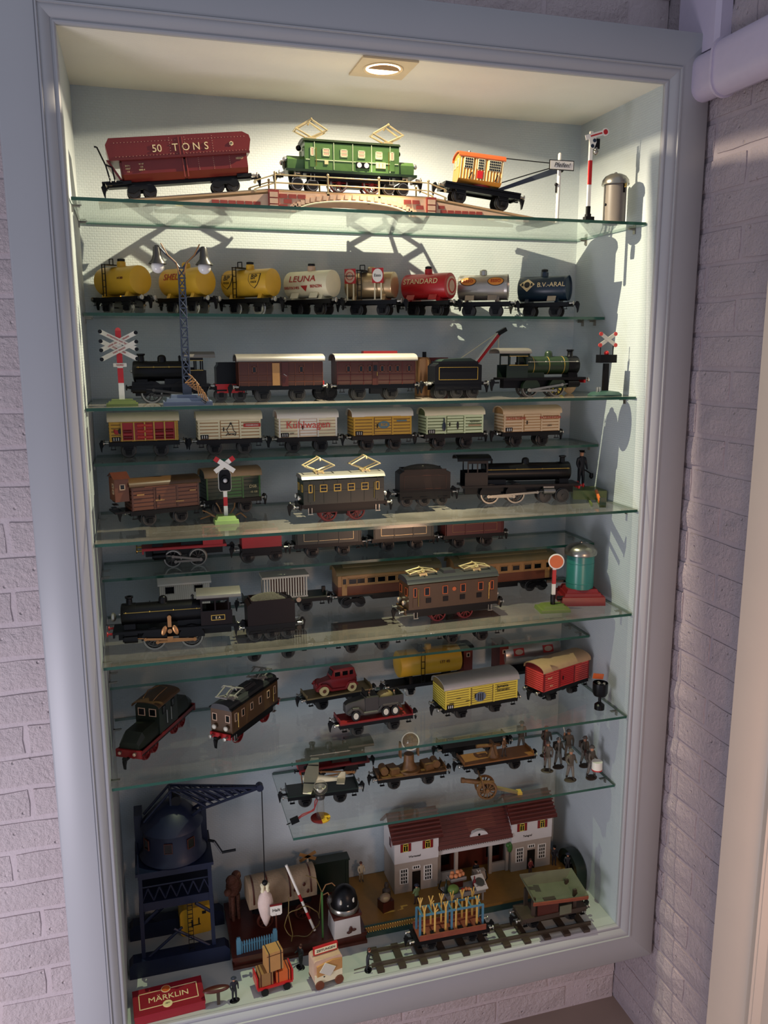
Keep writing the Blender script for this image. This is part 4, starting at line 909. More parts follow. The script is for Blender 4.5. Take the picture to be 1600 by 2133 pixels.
def standards(t, r, zc, L):
    for x, c, w in ((-.040, 'red', 'stone'), (.030, 'red', 'white')):
        for q in (-.008, .008): part('board_leg', B().box((x + q, -r - .006, .058), (.003, .002, .042)), 'cream', t)
        o = part('advert_board', B().box((x, -r - .0075, .092), (.028, .002, .034)), c, t); part('advert_disc', B().lathe([(.0128, -.0012), (.0128, .0)], (x, -r - .0085, .092), 'y', 24).xf(lambda p: Vector((p.x, p.y, .092 + (p.z - .092) * 1.2))), w, o)
        if x < 0: part('advert_ring', B().lathe([(.008, -.0006), (.0092, -.0006), (.0092, .0006), (.008, .0006), (.008, -.0006)], (x, -r - .0102, .092), 'y', 20), 'print_red', o); text('STANDARD', .0052, 'print_black', o, (x, -r - .0106, .092))
        else: text('Esso', .0095, 'print_black', o, (x, -r - .0102, .092))
tank('tank_wagon', 'pale gold tank wagon carrying two red Esso and Standard advert boards', (tx[4], .296, Z2), D2R(-36), L=.116, tm='tankgold', lad=True, cap=False, logos=standards)
def stdlogo(t, r, zc, L):
    o = part('end_disc', B().lathe([(r * .72, L / 2 - .001), (r * .72, L / 2 + .0038), (r * .05, L / 2 + .0055)], (0, 0, zc), 'x', 28), 'stone', t)
    part('end_ring', B().lathe([(r * .46, L / 2 + .0035), (r * .56, L / 2 + .0035), (r * .56, L / 2 + .0055), (r * .46, L / 2 + .0055), (r * .46, L / 2 + .0035)], (0, 0, zc), 'x', 28), 'red', o)
tank('tank_wagon', 'glossy red tank wagon lettered STANDARD with cream end disc', (tx[5], .298, Z2), D2R(-50), L=.122, tm='red', texts=(('STANDARD', .0185, 'print_cream', -.006, 20, {}),), logos=stdlogo, plates=('red', (-.035, .028)))
def essos(t, r, zc, L):
    for x in (-.034, .034):
        o = part('oval', wrap_poly(B(), ell(x, .014, .0205, .0115), r, zc, .0008), 'print_black', t); part('oval_field', wrap_poly(B(), ell(x, .014, .0188, .0100), r, zc, .0014), 'orange', o)
        q = text('ESSO', .0115, 'print_red', o, (x, 0, zc), (-.014 / r, 0, 0), bend=r + .002)
        for v in q.data.vertices: v.co.y -= r + .002
tank('tank_wagon', 'silver tank wagon with two orange ESSO ovals', (tx[6], .296, Z2), D2R(-30), L=.118, tm='silver', cap=False, domem='steel', logos=essos, plates=('silver', (-.03, .026)), concave=True)
def aral(t, r, zc, L):
    o = part('diamond', wrap_poly(B(), [(-.056, .010), (-.036, .026), (-.016, .010), (-.036, -.008)], r, zc, .0008), 'print_cream', t)
    part('diamond_mark', wrap_poly(B(), ell(-.036, .009, .0075, .0075, 16), r, zc, .0014), 'print_black', o)
    for dx in (-.012, .012): part('diamond_letter', wrap_poly(B(), [(-.036 + dx - .003, .006), (-.036 + dx + .003, .006), (-.036 + dx + .002, .013), (-.036 + dx - .002, .013)], r, zc, .0014), 'print_black', o)
tank('tank_wagon', 'dark blue tank wagon lettered B.V.-ARAL at right end of tank row', (tx[7], .294, Z2), D2R(-44), L=.122, tm='navy', texts=(('B.V.-ARAL', .0165, 'print_cream', .026, 14, {}),), logos=aral, concave=True, plates=('silver', (.028,)))

# ================================================================ shelf 3
Z3 = SZ[2]
t = thing('crossing_sign', 'multi-armed level crossing sign on red and white post at left', 'sign', (-.553, .10, Z3))
plinth(t, .062, .045, .014, 'moss')
part('post', B().box((0, 0, .080), (.011, .006, .140)), 'white', t); part('post_cap', B().lathe([(.0055, -.003), (.0055, .003)], (0, 0, .152), 'y', 16), 'pinkred', t)
for z, h in ((.138, .026), (.101, .032), (.062, .030)): part('post_band', B().box((0, -.0006, z), (.0112, .0058, h)), 'red', t)
for k, (sl, z, y, s_) in enumerate(((-.47, .132, -.006, 'ATTENTION AUX TRAINS'), (.47, .130, -.0045, 'LOOK OUT FOR TRAINS'), (.47, .112, -.0075, 'TWO TRACKS'), (-.47, .113, -.004, 'STOP DANGER'))):
    a = part('sign_arm', B().box((0, 0, 0), (.076, .0014, .0088)), 'offwhite', t, (0, y, z), (0, -sl, 0))
    for q in (-1, 1): part('arm_tip', B().lathe([(.0040, -.0009), (.0040, .0005)], (q * .0385, 0, 0), 'y', 12), 'black', a)
    text(s_, .0042, 'print_red', a, (0, -.0012, 0))
o = part('name_plate', B().box((0, -.005, .083), (.026, .0016, .0075)), 'offwhite', t); text('NORD', .0048, 'print_red', o, (0, -.0062, .083))
# double street lamp
t = thing('street_lamp', 'tall twin-headed lattice street lamp on grey-blue stepped base', 'lamp', (-.423, .09, Z3))
plinth(t, .098, .055, .022, 'greyblue')
b = B(); z0, z1 = .02, .275
for sx in (-1, 1):
    for sy in (-1, 1): b.tube([(sx * .0075, sy * .0045, z0), (sx * .0055, sy * .004, z1)], .0016)
n_ = 13
part('mast', b, 'slate', t)
for i in range(n_):
    za, zb_ = z0 + (z1 - z0) * i / n_, z0 + (z1 - z0) * (i + 1) / n_; w = .0072
    part('lattice_brace', B().tube([(-w, -.0045, za), (w, -.0045, zb_)], .0013).tube([(w, -.0045, za), (-w, -.0045, zb_)], .0013), 'slate', t)
    part('cross_plate', B().box((0, -.0045, zb_), (.0155, .0016, .003)), 'slate', t)
part('mast_base', B().box((0, 0, .03), (.018, .012, .03)), 'slate', t)
for s in (-1, 1):
    part('arm', B().tube([(s * .003, 0, .275), (s * .012, 0, .287), (s * .030, 0, .303), (s * .042, 0, .316)], .0022), 'slate', t)
    sh = part('shade', B().lathe([(.0045, 0), (.0072, -.004), (.0085, -.018), (.011, -.026), (.0175, -.034), (.018, -.036), (.0165, -.036), (.009, -.024)], (s * .046, 0, .318), 'z', 22), 'darkmetal', t)
    part('bulb', B().sph((s * .046, 0, .277), .0132, 16, 10), 'lampglass', sh)
    part('cord', B().tube([(s * .004, -.006, .262), (s * .010, -.006, .285), (s * .026, -.005, .300), (s * .038, -.005, .322)], .0014), 'wirebrown', t)
for k in range(5): part('loose_wire', B().tube([(.004, -.006, .064), (.012 + k * .003, -.012, .058 - k * .004), (-.004 + k * .004, -.016, .046 - k * .003), (.018 + k * .004, -.02, .050 - k * .006), (.022 + k * .005, -.024, .020 - k * .004)], .0011), 'wirebrown', t)
part('plug', B().cyl((.028, -.026, .012), (.036, -.028, .006), .003, n=8), 'black', t)

steam('steam_locomotive', 'plain black steam locomotive behind the lamp post on third shelf', (-.450, .20, Z3), PI, L=.165, zf=.038, bl=.112, br=.0215, cab=.046, capz=.098, drv=((-.022, .022), (.042, .022)), cylx=.068, roofm='roofgrey', winm='brass', handrail='brass', rodm='darkmetal', bufm='iron')
t = tender('tender', 'small black tender with red frame partly behind the brown van', (-.322, .215, Z3), 0, L=.066, hb=.044, coal=None, axles=2, run='red', wr=.0125)
coach('baggage_van', 'brown sliding-door baggage van with pale grey roof', (-.218, .16, Z3), 0, L=.184, lower='brown', wins=(-.32, .24), doors=(), zb=.032, hb=.056, line=('rustbrown', 9), roof='roofgrey')
o = [x for x in bpy.data.objects if x.name == 'baggage_van'][0]
part('sliding_door', B().box((-.012, -.0315, .060), (.016, .0022, .048)), 'tan', o); part('door', B().box((.008, -.0312, .060), (.014, .0018, .052)), 'mahogany', o); part('handle', B().box((.008, -.033, .058), (.008, .001, .001), (0, .6, 0)), 'steel', o); part('tail_lamp', B().box((.094, -.022, .040), (.005, .005, .009)), 'red', o)
o = coach('passenger_coach', 'brown passenger coach with a row of dark windows and pale roof', (-.003, .155, Z3), 0, L=.182, lower='brown', wins=(-.36, -.20, -.09, .07, .17, .27, .42), doors=(-.02,), zb=.032, hb=.056, line=('winered', 6), roof='roofgrey')
part('battery_box', B().box((0, -.02, .022), (.028, .014, .016)), 'iron', o)
part('roof_hatch', B().box((.018, .01, .106), (.08, .02, .006)), 'darkred', o)
t = thing('wheel_set', 'glossy black bogie wheel set between the two brown coaches', 'wheel set', (-.108, .20, Z3)); wheels(t, (-.008, .010), .016, 'black'); part('frame', B().box((0, -.02, .028), (.04, .004, .008)).box((0, .02, .028), (.04, .004, .008)).box((0, 0, .03), (.01, .04, .006)), 'black', t)
t = tender('tender', 'dark green lined tender beside the green steam locomotive', (.196, .155, Z3), 0, L=.126, hb=.044, body='black', coal=None, line='gold', axles=3, wr=.0135, run='black')
part('flared_top', B().prism([(-.050, .080), (-.036, .090), (.030, .092), (.054, .080)], 'y', -.025, .025), 'bottlegreen', t)
t = thing('lidded_drum', 'small copper drum with black cap behind the green tender', 'drum', (.160, .28, Z3)); part('drum', B().lathe([(.020, 0), (.020, .085), (.014, .093)], n=20), 'copper', t); part('cap', B().cyl((0.004, 0, .092), (.004, 0, .106), .005, n=12), 'black', t); part('panel', B().box((.035, .01, .046), (.06, .03, .092)), 'winered', t)
steam('steam_locomotive', 'green-boilered steam locomotive with dark cab at right of third shelf', (.412, .145, Z3), 0, L=.216, zf=.044, bl=.140, br=.0215, cab=.062, capz=.104, body='darkgreen', smoke='black', cabm='bottlegreen', drv=((-.034, .0205), (.036, .0205)), cylx=.076, roofm='roofgrey', dome='darkgreen', band='gold', winm='gold', run='black', beam='red', rodm='grey')
t = thing('toy_crane_jib', 'red and white slanted crane jib behind the green locomotive', 'crane', (.325, .30, Z3)); part('jib', B().prism([(-.045, .045), (-.036, .045), (.052, .150), (.045, .154)], 'y', -.005, .005), 'red', t); part('jib_edge', B().prism([(-.046, .047), (-.044, .047), (.044, .154), (.042, .154)], 'y', -.006, .006), 'white', t); part('jib_head', B().box((.054, 0, .156), (.026, .012, .010), (0, -.5, 0)), 'iron', t); part('rope', B().tube([(-.075, 0, .078), (.046, 0, .155), (.046, 0, .105)], .0011), 'cream', t); part('base', B().box((-.04, 0, .025), (.04, .04, .05)), 'iron', t)
t = thing('stuffed_sack', 'small tied beige sack at the end of the third shelf', 'sack', (.545, .24, Z3)); part('bag', B().sph((0, 0, .030), 1, 16, 12, (.020, .017, .031)), 'burlap', t); part('tied_neck', B().lathe([(.012, .055), (.005, .061), (.010, .070), (.003, .072)], n=12), 'burlap', t)
t = thing('small_barrel', 'small yellow barrel lying under the green locomotive front', 'barrel', (.505, .235, Z3)); part('drum', B().lathe([(.014, -.02), (.0165, -.016), (.0165, .016), (.014, .02)], (0, 0, .0165), 'y', 22), 'lemon', t); part('lid_ring', B().lathe([(.009, -.0215), (.0105, -.0215), (.0105, -.0195), (.009, -.0195), (.009, -.0215)], (0, 0, .0165), 'y', 20), 'gold', t)
t = thing('crossing_signal', 'crossing signal with red-tipped cross above black box on round base', 'signal', (.564, .10, Z3))
part('base', B().lathe([(.044, 0), (.045, .004), (.036, .010), (.012, .013)], n=24).xf(lambda p: Vector((p.x, p.y * .62, p.z))), 'platgreen', t)
part('post', B().box((0, 0, .044), (.013, .010, .068), taper=.9), 'black', t); part('signal_box', B().box((0, 0, .089), (.044, .022, .019)), 'black', t); part('red_lamp', B().sph((0, 0, .102), .0062, 12, 8), 'red', t)
for s in (-1, 1): part('rod', B().cyl((s * .017, 0, .098), (s * .017, 0, .124), .0013, n=8), 'black', t)
for s in (-1, 1):
    a = part('cross_arm', B().box((0, 0, 0), (.052, .0016, .0085)), 'offwhite', t, (0, -.001 * s - .004, .134), (0, s * .58, 0))
    for q in (-1, 1): part('arm_tip', B().lathe([(.0048, -.0012), (.0048, .001)], (q * .024, 0, 0), 'y', 14), 'pinkred', a)
for x in (-.026, -.020): part('terminal', B().cyl((x, -.008, .008), (x, -.008, .022), .0024, n=8), 'steel', t)
# ================================================================ shelf 4: six small vans
Z4 = SZ[3]; G4 = 'vans on the fourth shelf'
def slab(m, x, z, w, h, parent, y, name='print', d=.0008, rot=0): return part(name, B().box((0, 0, 0), (w, d, h)), m, parent, (x, y, z), (0, rot, 0))
def barrels(t, y, zb, hb):
    slab('red', .010, zb + hb * .5, .122, hb * .86, t, y + .0006, 'red_panel')
    for i, x in enumerate((-.036, -.006, .010, .034, .056)):
        for k in range(3 if i in (1, 2) else 2): part('barrel_print', B().cyl((x - .009, y, zb + hb * ((k + .7) / 3.4)), (x + .009, y, zb + hb * ((k + .7) / 3.4)), .0042, n=10), 'pinkred' if i in (1, 2) else 'darkred', t)
    for x in (-.049, -.022, .002, .0225, .046, .070): slab('gold', x, zb + hb * .5, .003, hb * .95, t, y - .003, 'yellow_post')
    o = part('rooster_print', B().sph((-.060, y - .0015, zb + .022), 1, 10, 6, (.006, .0006, .005)).sph((-.064, y - .0015, zb + .026), 1, 8, 6, (.003, .0006, .003)), 'red', t); part('tail_print', B().sph((-.053, y - .0018, zb + .024), 1, 10, 6, (.0045, .0006, .006)), 'print_black', o)
van('goods_van', 'red and yellow van printed with barrels at left of van row', (-.512, .325, Z4), 0, L=.152, body='yellow', roof='roofcream', logos=barrels, door=None, group=G4)
def sketch(t, y, zb, hb):
    slab('print_red', .052, zb + hb * .68, .040, .0085, t, y, 'red_label'); text('WEINBRAND', .0052, 'print_white', t, (.052, y - .0008, zb + hb * .68))
    pts = [(-.010, .008), (-.004, .014), (-.008, .022), (-.002, .030), (.002, .038), (.006, .030), (.008, .020), (.014, .014), (.012, .008), (.004, .012), (-.004, .010)]
    part('drawn_figure', B().tube([(p[0], y - .001, zb + p[1]) for p in pts], .0008).sph((.002, y - .001, zb + .036), .0026, 8, 6).box((.004, y - .001, zb + .012), (.020, .0006, .0012)), 'print_black', t)
van('goods_van', 'cream van with a drawn figure and small red label', (-.318, .312, Z4), 0, L=.146, body='cream', roof='roofcream', logos=sketch, group=G4)
van('goods_van', 'white van lettered Kühlwagen in orange red', (-.133, .300, Z4), 0, L=.142, body='white', ends_m='cream', roof='white', texts=(('Kühlwagen', .0245, 'pinkred', 0, .029, {}), ('ooo', .006, 'print_black', -.040, .010, {})), group=G4)
def ovalogo(t, y, zb, hb):
    o = part('oval', B().lathe([(.0145, -.0006), (.0145, .0006)], (0, 0, 0), 'y', 26).xf(lambda p: Vector((p.x, p.y, p.z * .62))), 'print_blue', t, (.002, y - .0006, zb + hb * .55)); text('BGB', .0095, 'yellow', o, (0, -.0012, 0))
    slab('print_blue', .048, zb + hb * .74, .026, .0032, t, y, 'blue_line')
van('goods_van', 'deep yellow van with grey-blue oval emblem and white roof', (.050, .288, Z4), 0, L=.148, body='yellow', ends_m='yellow', roof='white', logos=ovalogo, group=G4)
def bottle(t, y, zb, hb):
    part('bottle_print', B().sph((-.030, y - .001, zb + .018), 1, 10, 6, (.005, .0006, .012)).box((-.030, y - .001, zb + .033), (.0032, .0008, .012)), 'navy', t); part('figure_print', B().sph((.006, y - .001, zb + .020), 1, 8, 6, (.003, .0006, .010)), 'print_black', t)
    text('Apollinaris', .0062, 'print_black', t, (.052, y - .0004, zb + hb * .62)); slab('rooftan', .052, zb + hb * .42, .034, .004, t, y, 'tan_line')
van('goods_van', 'pale green van printed with a dark bottle', (.232, .270, Z4), 0, L=.152, body='palegreen', roof='roofcream', logos=bottle, group=G4)
van('goods_van', 'cream van lettered SCHULTHEISS PATZENHOFER at right of van row', (.437, .258, Z4), 0, L=.156, body='buff', ends_m='buff', roof='buff', texts=(('SCHULTHEISS', .0088, 'print_red', -.046, .034, {}), ('PATZENHOFER', .0088, 'print_red', .050, .034, {}), ('22015', .005, 'print_black', .048, .014, {})), group=G4)

# ================================================================ shelf 5
Z5 = SZ[4]
t = van('goods_van', 'red-brown van with raised brakeman cabin at left of fifth shelf', (-.482, .205, Z5), D2R(14), L=.150, W=.062, body='rustbrown', roof='locobrown', hb=.052, rise=.014, door='slide', post='brown', plate=False)
for x, z, w in ((-.056, .035, .016), (-.014, .020, .02), (.03, .014, .018), (.06, .036, .014)): slab('tan', x, .038 + z, w, .003, t, -.0345, 'chalk_print')
part('platform', B().box((-.092, 0, .036), (.038, .056, .004)), 'black', t)
c = part('brake_cabin', B().box((-.093, 0, .085), (.030, .052, .050)), 'rustbrown', t)
part('cabin_roof', B().prism([(-.031, .110), (0, .122), (.031, .110), (0, .116)], 'x', -.111, -.075), 'brown', c)
for z in (.094, .081): window(c, -.012, -.108, z, .009, .008, 'stone', side=-1, ax='x')
window(c, -.092, -.026, .092, .010, .011, 'stone')
for k in range(3): part('cabin_step', B().box((-.108 + k * .002, -.012, .046 + k * .007), (.010, .022, .0015)), 'black', t)
van('goods_van', 'dark green van with curved brown roof behind the crossing signal', (-.322, .285, Z5), D2R(9), L=.130, W=.062, body='leafgreen', roof='rooftan', ends_m='darkgreen', hb=.052, rise=.018, plate=False, texts=(('DSB', .010, 'print_cream', .046, .026, {}), ('15 120', .006, 'print_cream', .048, .013, {}), ('12 t', .005, 'print_cream', -.02, .018, {})))
t = thing('crossing_signal', 'black signal lamp with red-tipped cross on pale green base', 'signal', (-.346, .165, Z5))
part('base', B().box((0, 0, .004), (.054, .046, .008), taper=.96).box((0, 0, .012), (.046, .038, .009), taper=.82), 'signgreen', t)
part('post', B().box((0, 0, .045), (.0085, .006, .062)), 'white', t); part('post_band', B().box((0, -.0006, .048), (.0088, .0056, .020)), 'red', t)
h = part('lamp_head', B().prism([(-.013, .078), (-.0105, .073), (.0105, .073), (.013, .078), (.013, .110), (.009, .120), (-.009, .120), (-.013, .110)], 'y', -.006, .004), 'black', t)
part('rim', B().prism([(-.0142, .078), (-.011, .0715), (.011, .0715), (.0142, .078), (.0142, .110), (.010, .1215), (-.010, .1215), (-.0142, .110)], 'y', -.004, .002), 'white', h)
part('lamp_hood', B().lathe([(.0085, -.012), (.0095, -.012), (.0095, -.004), (.0085, -.004), (.0085, -.012)], (0, -.004, .098), 'y', 18), 'black', h); part('bulb', B().sph((0, -.009, .096), .0055, 12, 8), 'lampglass', h)
for s in (-1, 1):
    a = part('cross_arm', B().box((0, 0, 0), (.052, .0016, .0105)), 'white', t, (0, -.009 - s * .001, .132), (0, s * .62, 0)); part('arm_tip', B().box((-s * .021, -.0004, 0), (.0105, .0016, .0108)), 'red', a)
t = thing('loose_wires', 'brown frayed wires lying behind the green signal base', 'wire', (-.346, .185, Z5))
for k, pts in enumerate((((-.01, 0, .004), (-.03, .01, .012), (-.055, .004, .006)), ((-.005, 0, .006), (-.012, .01, .03), (-.018, .012, .040)), ((.005, 0, .006), (.022, .006, .028), (.024, .01, .038)), ((.01, 0, .004), (.035, .0, .016), (.048, .002, .004)), ((-.01, 0, .003), (-.04, .0, .022), (-.05, .0, .026)))): part('strand', B().tube(pts, .0016), 'wirebrown', t)
elec('electric_locomotive', 'dark green electric locomotive with two raised pantographs on fifth shelf', (-.088, .130, Z5), D2R(1.5), L=.188, W=.062, z0=.042, hb=.060, body='bottlegreen', roof='roofgrey', nwin=4, winm='gold', wheel='darkred', wr=.0195, wxs=(-.034, .032), lines=('bottlegreen', (.072,), 6), panto_x=(-.052, .056), pup=1.0, ww=.015, wh=.015, roofrise=.006)
tender('tender', 'dark six-wheeled tender heaped with coal on fifth shelf', (.147, .238, Z5), D2R(-4), L=.140, hb=.052, body='blackred', coal='coal', axles=3, wr=.0145, run='black', line='brown')
steam('steam_locomotive', 'long black steam locomotive with bright rods on fifth shelf', (.392, .205, Z5), D2R(-9), L=.305, zf=.047, bl=.215, br=.0225, cab=.066, capz=.112, drv=((-.078, .0240), (-.012, .0240)), small=(.066, .112), smr=.0165, cylx=.072, rodm='bright', body='black', beam='red', roofm='iron', handrail='brass', band=None, bufm='red')
figurine('signalman_figure', 'railwayman figure in dark uniform and cap holding a signal baton', (.592, .245, Z5 + .022), .098, D2R(12), 'fig_navy', arms=((-.13, -.06, .52), (.13, -.08, .50)), hat='cap', stride=.02)
o = [x for x in bpy.data.objects if x.name == 'signalman_figure'][0]; part('baton', B().tube([(.006, -.008, .046), (.022, -.012, .036)], .0018).lathe([(.002, 0), (.0055, .004), (.0048, .014), (.001, .015)], (.025, -.012, .022), 'z', 10), 'black', o)
t = thing('buffer_ramp', 'olive green loading ramp with orange bar at right of fifth shelf', 'ramp', (.578, .170, Z5), D2R(-24))
part('platform', B().box((.0, .040, .012), (.085, .070, .024)), 'moss', t); part('arm', B().box((.02, -.045, .003), (.012, .110, .005)), 'moss', t); part('bar', B().box((.015, -.040, .018), (.006, .085, .006), (.16, 0, 0)), 'redorange', t); part('end_post', B().box((.02, -.098, .012), (.016, .004, .024)), 'darkgreen', t); part('rail', B().box((-.005, -.045, .004), (.004, .090, .006)), 'moss', t)

# ================================================================ shelf 6 (narrow): red engine and gondolas
Z6 = SZ[5]
steam('steam_locomotive', 'red and black steam locomotive low behind the fifth shelf edge', (-.435, .298, Z6), PI, L=.195, zf=.050, bl=.118, br=.020, cab=.055, capz=.100, drv=((-.030, .0205), (.028, .0205)), cylx=.058, body='black', cabm='red', run='red', beam='red', rodm='grey', bufm='brass')
tender('tender', 'small bright red tender behind the fifth shelf edge', (-.254, .285, Z6), 0, L=.104, hb=.044, body='red', run='black', axles=2, wr=.0155, coal='black')
gondola('gondola_wagon', 'dark green lined gondola wagon beside the red tender', (-.088, .290, Z6), D2R(-1), L=.172, body='bottlegreen', hb=.036, group='low wagons on the sixth shelf')
gondola('gondola_wagon', 'dark green lined gondola wagon between green and maroon gondolas', (.108, .295, Z6), D2R(-1), L=.166, body='bottlegreen', hb=.034, group='low wagons on the sixth shelf')
gondola('gondola_wagon', 'maroon lined gondola wagon at the right of the sixth shelf', (.295, .280, Z6), 0, L=.170, body='winered', hb=.036, line='tan', group='low wagons on the sixth shelf')

# ================================================================ shelf 7
Z7 = SZ[6]
t = steam('steam_locomotive', 'black steam locomotive with copper rods facing left on seventh shelf', (-.470, .118, Z7), PI - D2R(3), L=.262, zf=.048, bl=.165, br=.0235, cab=.076, capz=.113, drv=((-.034, .0245), (.045, .0245)), cylx=.094, rodm='copper', body='black', cabm='blackred', roofm='roofgrey', handrail='brass', beam='black', bufm='red', lamps=False)
lampf(t, (.124, 0, .075), 1, 'offwhite', .010)
o = part('cab_plate', B().box((-.092, .0285, .066), (.030, .0014, .012)), 'gold', t); part('plate_field', B().box((-.092, .0293, .066), (.027, .001, .009)), 'black', o)
text('E A', .008, 'print_cream', o, (-.092, .0302, .066), (0, 0, PI))
for x_, a_ in ((.000, .35), (.024, -.35)): part('valve_link', B().sph((0, 0, 0), 1, 12, 8, (.0055, .0018, .0115)), 'copper', t, (x_, .0315, .046), (0, a_, 0))
part('valve_hanger', B().box((.012, .0305, .064), (.008, .002, .022)).cyl((.012, .0295, .075), (.012, .0325, .075), .0045, n=12), 'copper', t); part('valve_rod', B().cyl((.012, .029, .044), (.012, .033, .044), .005, n=12).box((.012, .0315, .026), (.012, .002, .012)), 'copper', t)
tender('tender', 'dark brown coal-topped tender behind the copper-rodded locomotive', (-.262, .112, Z7), D2R(1), L=.116, hb=.054, body='blackred', coal='coal', axles=3, wr=.0145, run='black')
elec('electric_locomotive', 'brown electric locomotive with folded pantographs on seventh shelf', (.176, .125, Z7), D2R(3), L=.232, W=.066, z0=.040, hb=.066, body='locobrown', roof='roofdark', nwin=4, winm='deeporange', wheel='darkred', wr=.0195, wxs=(-.034, .038), frame='black', vents=4, lampm='stone', panto_x=(-.072, .068), pup=.42, ww=.012, wh=.019, roofrise=.010, beam='locobrown')
o = [x for x in bpy.data.objects if x.name.startswith('electric_locomotive')][-1]
t = [x for x in bpy.data.objects if x.get('label', '').startswith('brown electric locomotive with folded')][0]
part('roof_box', B().box((-.004, 0, .118), (.034, .030, .010), taper=.85), 'roofdark', t)
part('crest', B().lathe([(.005, -.0345), (.005, -.033)], (0, 0, .082), 'y', 14), 'deeporange', t)
coach('pullman_coach', 'tan and brown coach with olive roof behind the brown locomotive', (.066, .288, Z7), D2R(1), L=.270, W=.062, lower='rustbrown', upper='tan', wins=(-.36, -.28, -.18, -.08, .02, .12, .22), doors=(-.44, .44), roof='roofolive', bogie=True, zb=.036, hb=.054, rise=.016, clerestory=True, winm='tan', ww=.021, wh=.014)
coach('pullman_coach', 'tan and brown coach with olive roof near the teal bell tower', (.388, .288, Z7), D2R(1), L=.290, W=.062, lower='rustbrown', upper='tan', wins=(-.36, -.26, -.14, -.02, .10, .22, .32), doors=(-.44, .42), roof='roofolive', bogie=True, zb=.036, hb=.054, rise=.016, clerestory=True, winm='tan', ww=.021, wh=.014)
t = flat('flat_wagon', 'dark flat wagon under the white cabin body', (-.440, .290, Z7), 0, L=.165)
t = thing('white_cabin', 'white ribbed cabin body with two windows standing behind the black locomotive', 'cabin', (-.440, .290, Z7 + .0405))
part('walls', B().box((0, 0, .034), (.116, .056, .058)), 'offwhite', t); part('roof', B().prism([(-.034, .062), (0, .078), (.034, .062), (.034, .058), (-.034, .058)], 'x', -.062, .062), 'white', t)
for i in range(25):
    x = -.056 + i * .00467; part('rib', B().box((x, -.0288, .034), (.0016, .0016, .054)), 'white', t)
for x in (-.035, .032): window(t, x, -.0305, .046, .018, .014, 'iron', bars=1)
t = flat('flat_wagon', 'dark green flat wagon carrying the slatted cage', (-.198, .290, Z7), D2R(1), L=.205, deck='darkgreen')
for x in (-.042, .030): part('reflector', B().lathe([(.006, -.032), (.006, -.029)], (x, 0, .036), 'y', 14), 'stone', t)
part('lantern', B().box((.098, -.01, .052), (.008, .008, .014)), 'black', t)
t = thing('slatted_cage', 'white slatted animal cage on the dark green flat wagon', 'cage', (-.198, .290, Z7 + .0405))
part('floor_plate', B().box((0, 0, .002), (.110, .050, .004)), 'offwhite', t); part('roof', B().box((0, 0, .055), (.116, .056, .005)), 'offwhite', t); part('inner_load', B().box((.01, .006, .026), (.084, .024, .036)), 'rustbrown', t)
for i in range(17):
    for s in (-1, 1): shared('bar', 'cagebar', lambda q: q.box((0, 0, 0), (.0032, .002, .050)), 'offwhite', t, (-.052 + i * .0065, s * .024, .028))
t = thing('disc_signal', 'round orange disc signal on white post and green base', 'signal', (.448, .105, Z7), D2R(-8))
part('base', B().box((0, 0, .004), (.078, .055, .008), taper=.95).box((0, 0, .011), (.062, .042, .008), taper=.8), 'moss', t)
part('stub', B().cyl((0, 0, .012), (0, 0, .040), .006, n=12), 'black', t); part('post', B().box((.001, 0, .074), (.0085, .005, .078)), 'white', t); part('post_band', B().box((.001, -.0006, .086), (.0088, .005, .036)), 'red', t)
d = part('disc', B().lathe([(.018, -.0016), (.0195, -.001), (.0195, .001), (.018, .0016)], (0, 0, 0), 'y', 28), 'white', t, (.004, -.004, .126), (0, 0, -.25)); part('disc_face', B().lathe([(.0165, -.0026), (.0165, -.0014)], (0, 0, 0), 'y', 28), 'deeporange', d)
t = thing('bell_tower', 'teal bell tower with metal dome on red stepped base', 'bell', (.550, .155, Z7), D2R(-14))
part('base', B().box((0, 0, .011), (.112, .095, .022), taper=.98).box((0, 0, .026), (.096, .080, .008), taper=.95).box((0, 0, .034), (.084, .068, .010), taper=.9), 'maroon' if False else 'darkred', t)
part('tower', B().lathe([(.035, .038), (.035, .128)], n=36), 'teal', t)
for z in (.052, .104): part('band', B().lathe([(.0354, z), (.0358, z + .0008), (.0354, z + .0016)], n=36), 'teal', t)
part('dome', B().lathe([(.032, .122), (.041, .126), (.042, .132), (.040, .140), (.032, .148), (.018, .153), (.004, .155), (.004, .158), (.001, .160)], n=36), 'nickel', t)
part('terminal', B().cyl((-.050, -.034, .018), (-.066, -.034, .018), .006, n=12), 'iron', t); part('arm', B().box((-.052, .02, .048), (.06, .008, .006)), 'black', t)
# ================================================================ shelf 8 (narrow): low wagons seen under the seventh shelf
Z8 = SZ[7]; G8 = 'low dark wagons on the eighth shelf'
for x, y, L, lb in ((-.235, .300, .185, 'dark low wagon on eighth shelf, leftmost of three under the tender'), (.012, .288, .180, 'dark low wagon on eighth shelf, middle of three'), (.285, .280, .185, 'dark low wagon on eighth shelf, rightmost above the silver tank')):
    gondola('gondola_wagon', lb, (x, y, Z8), D2R(-1), L=L, body='black', hb=.030, line='iron', group=G8)

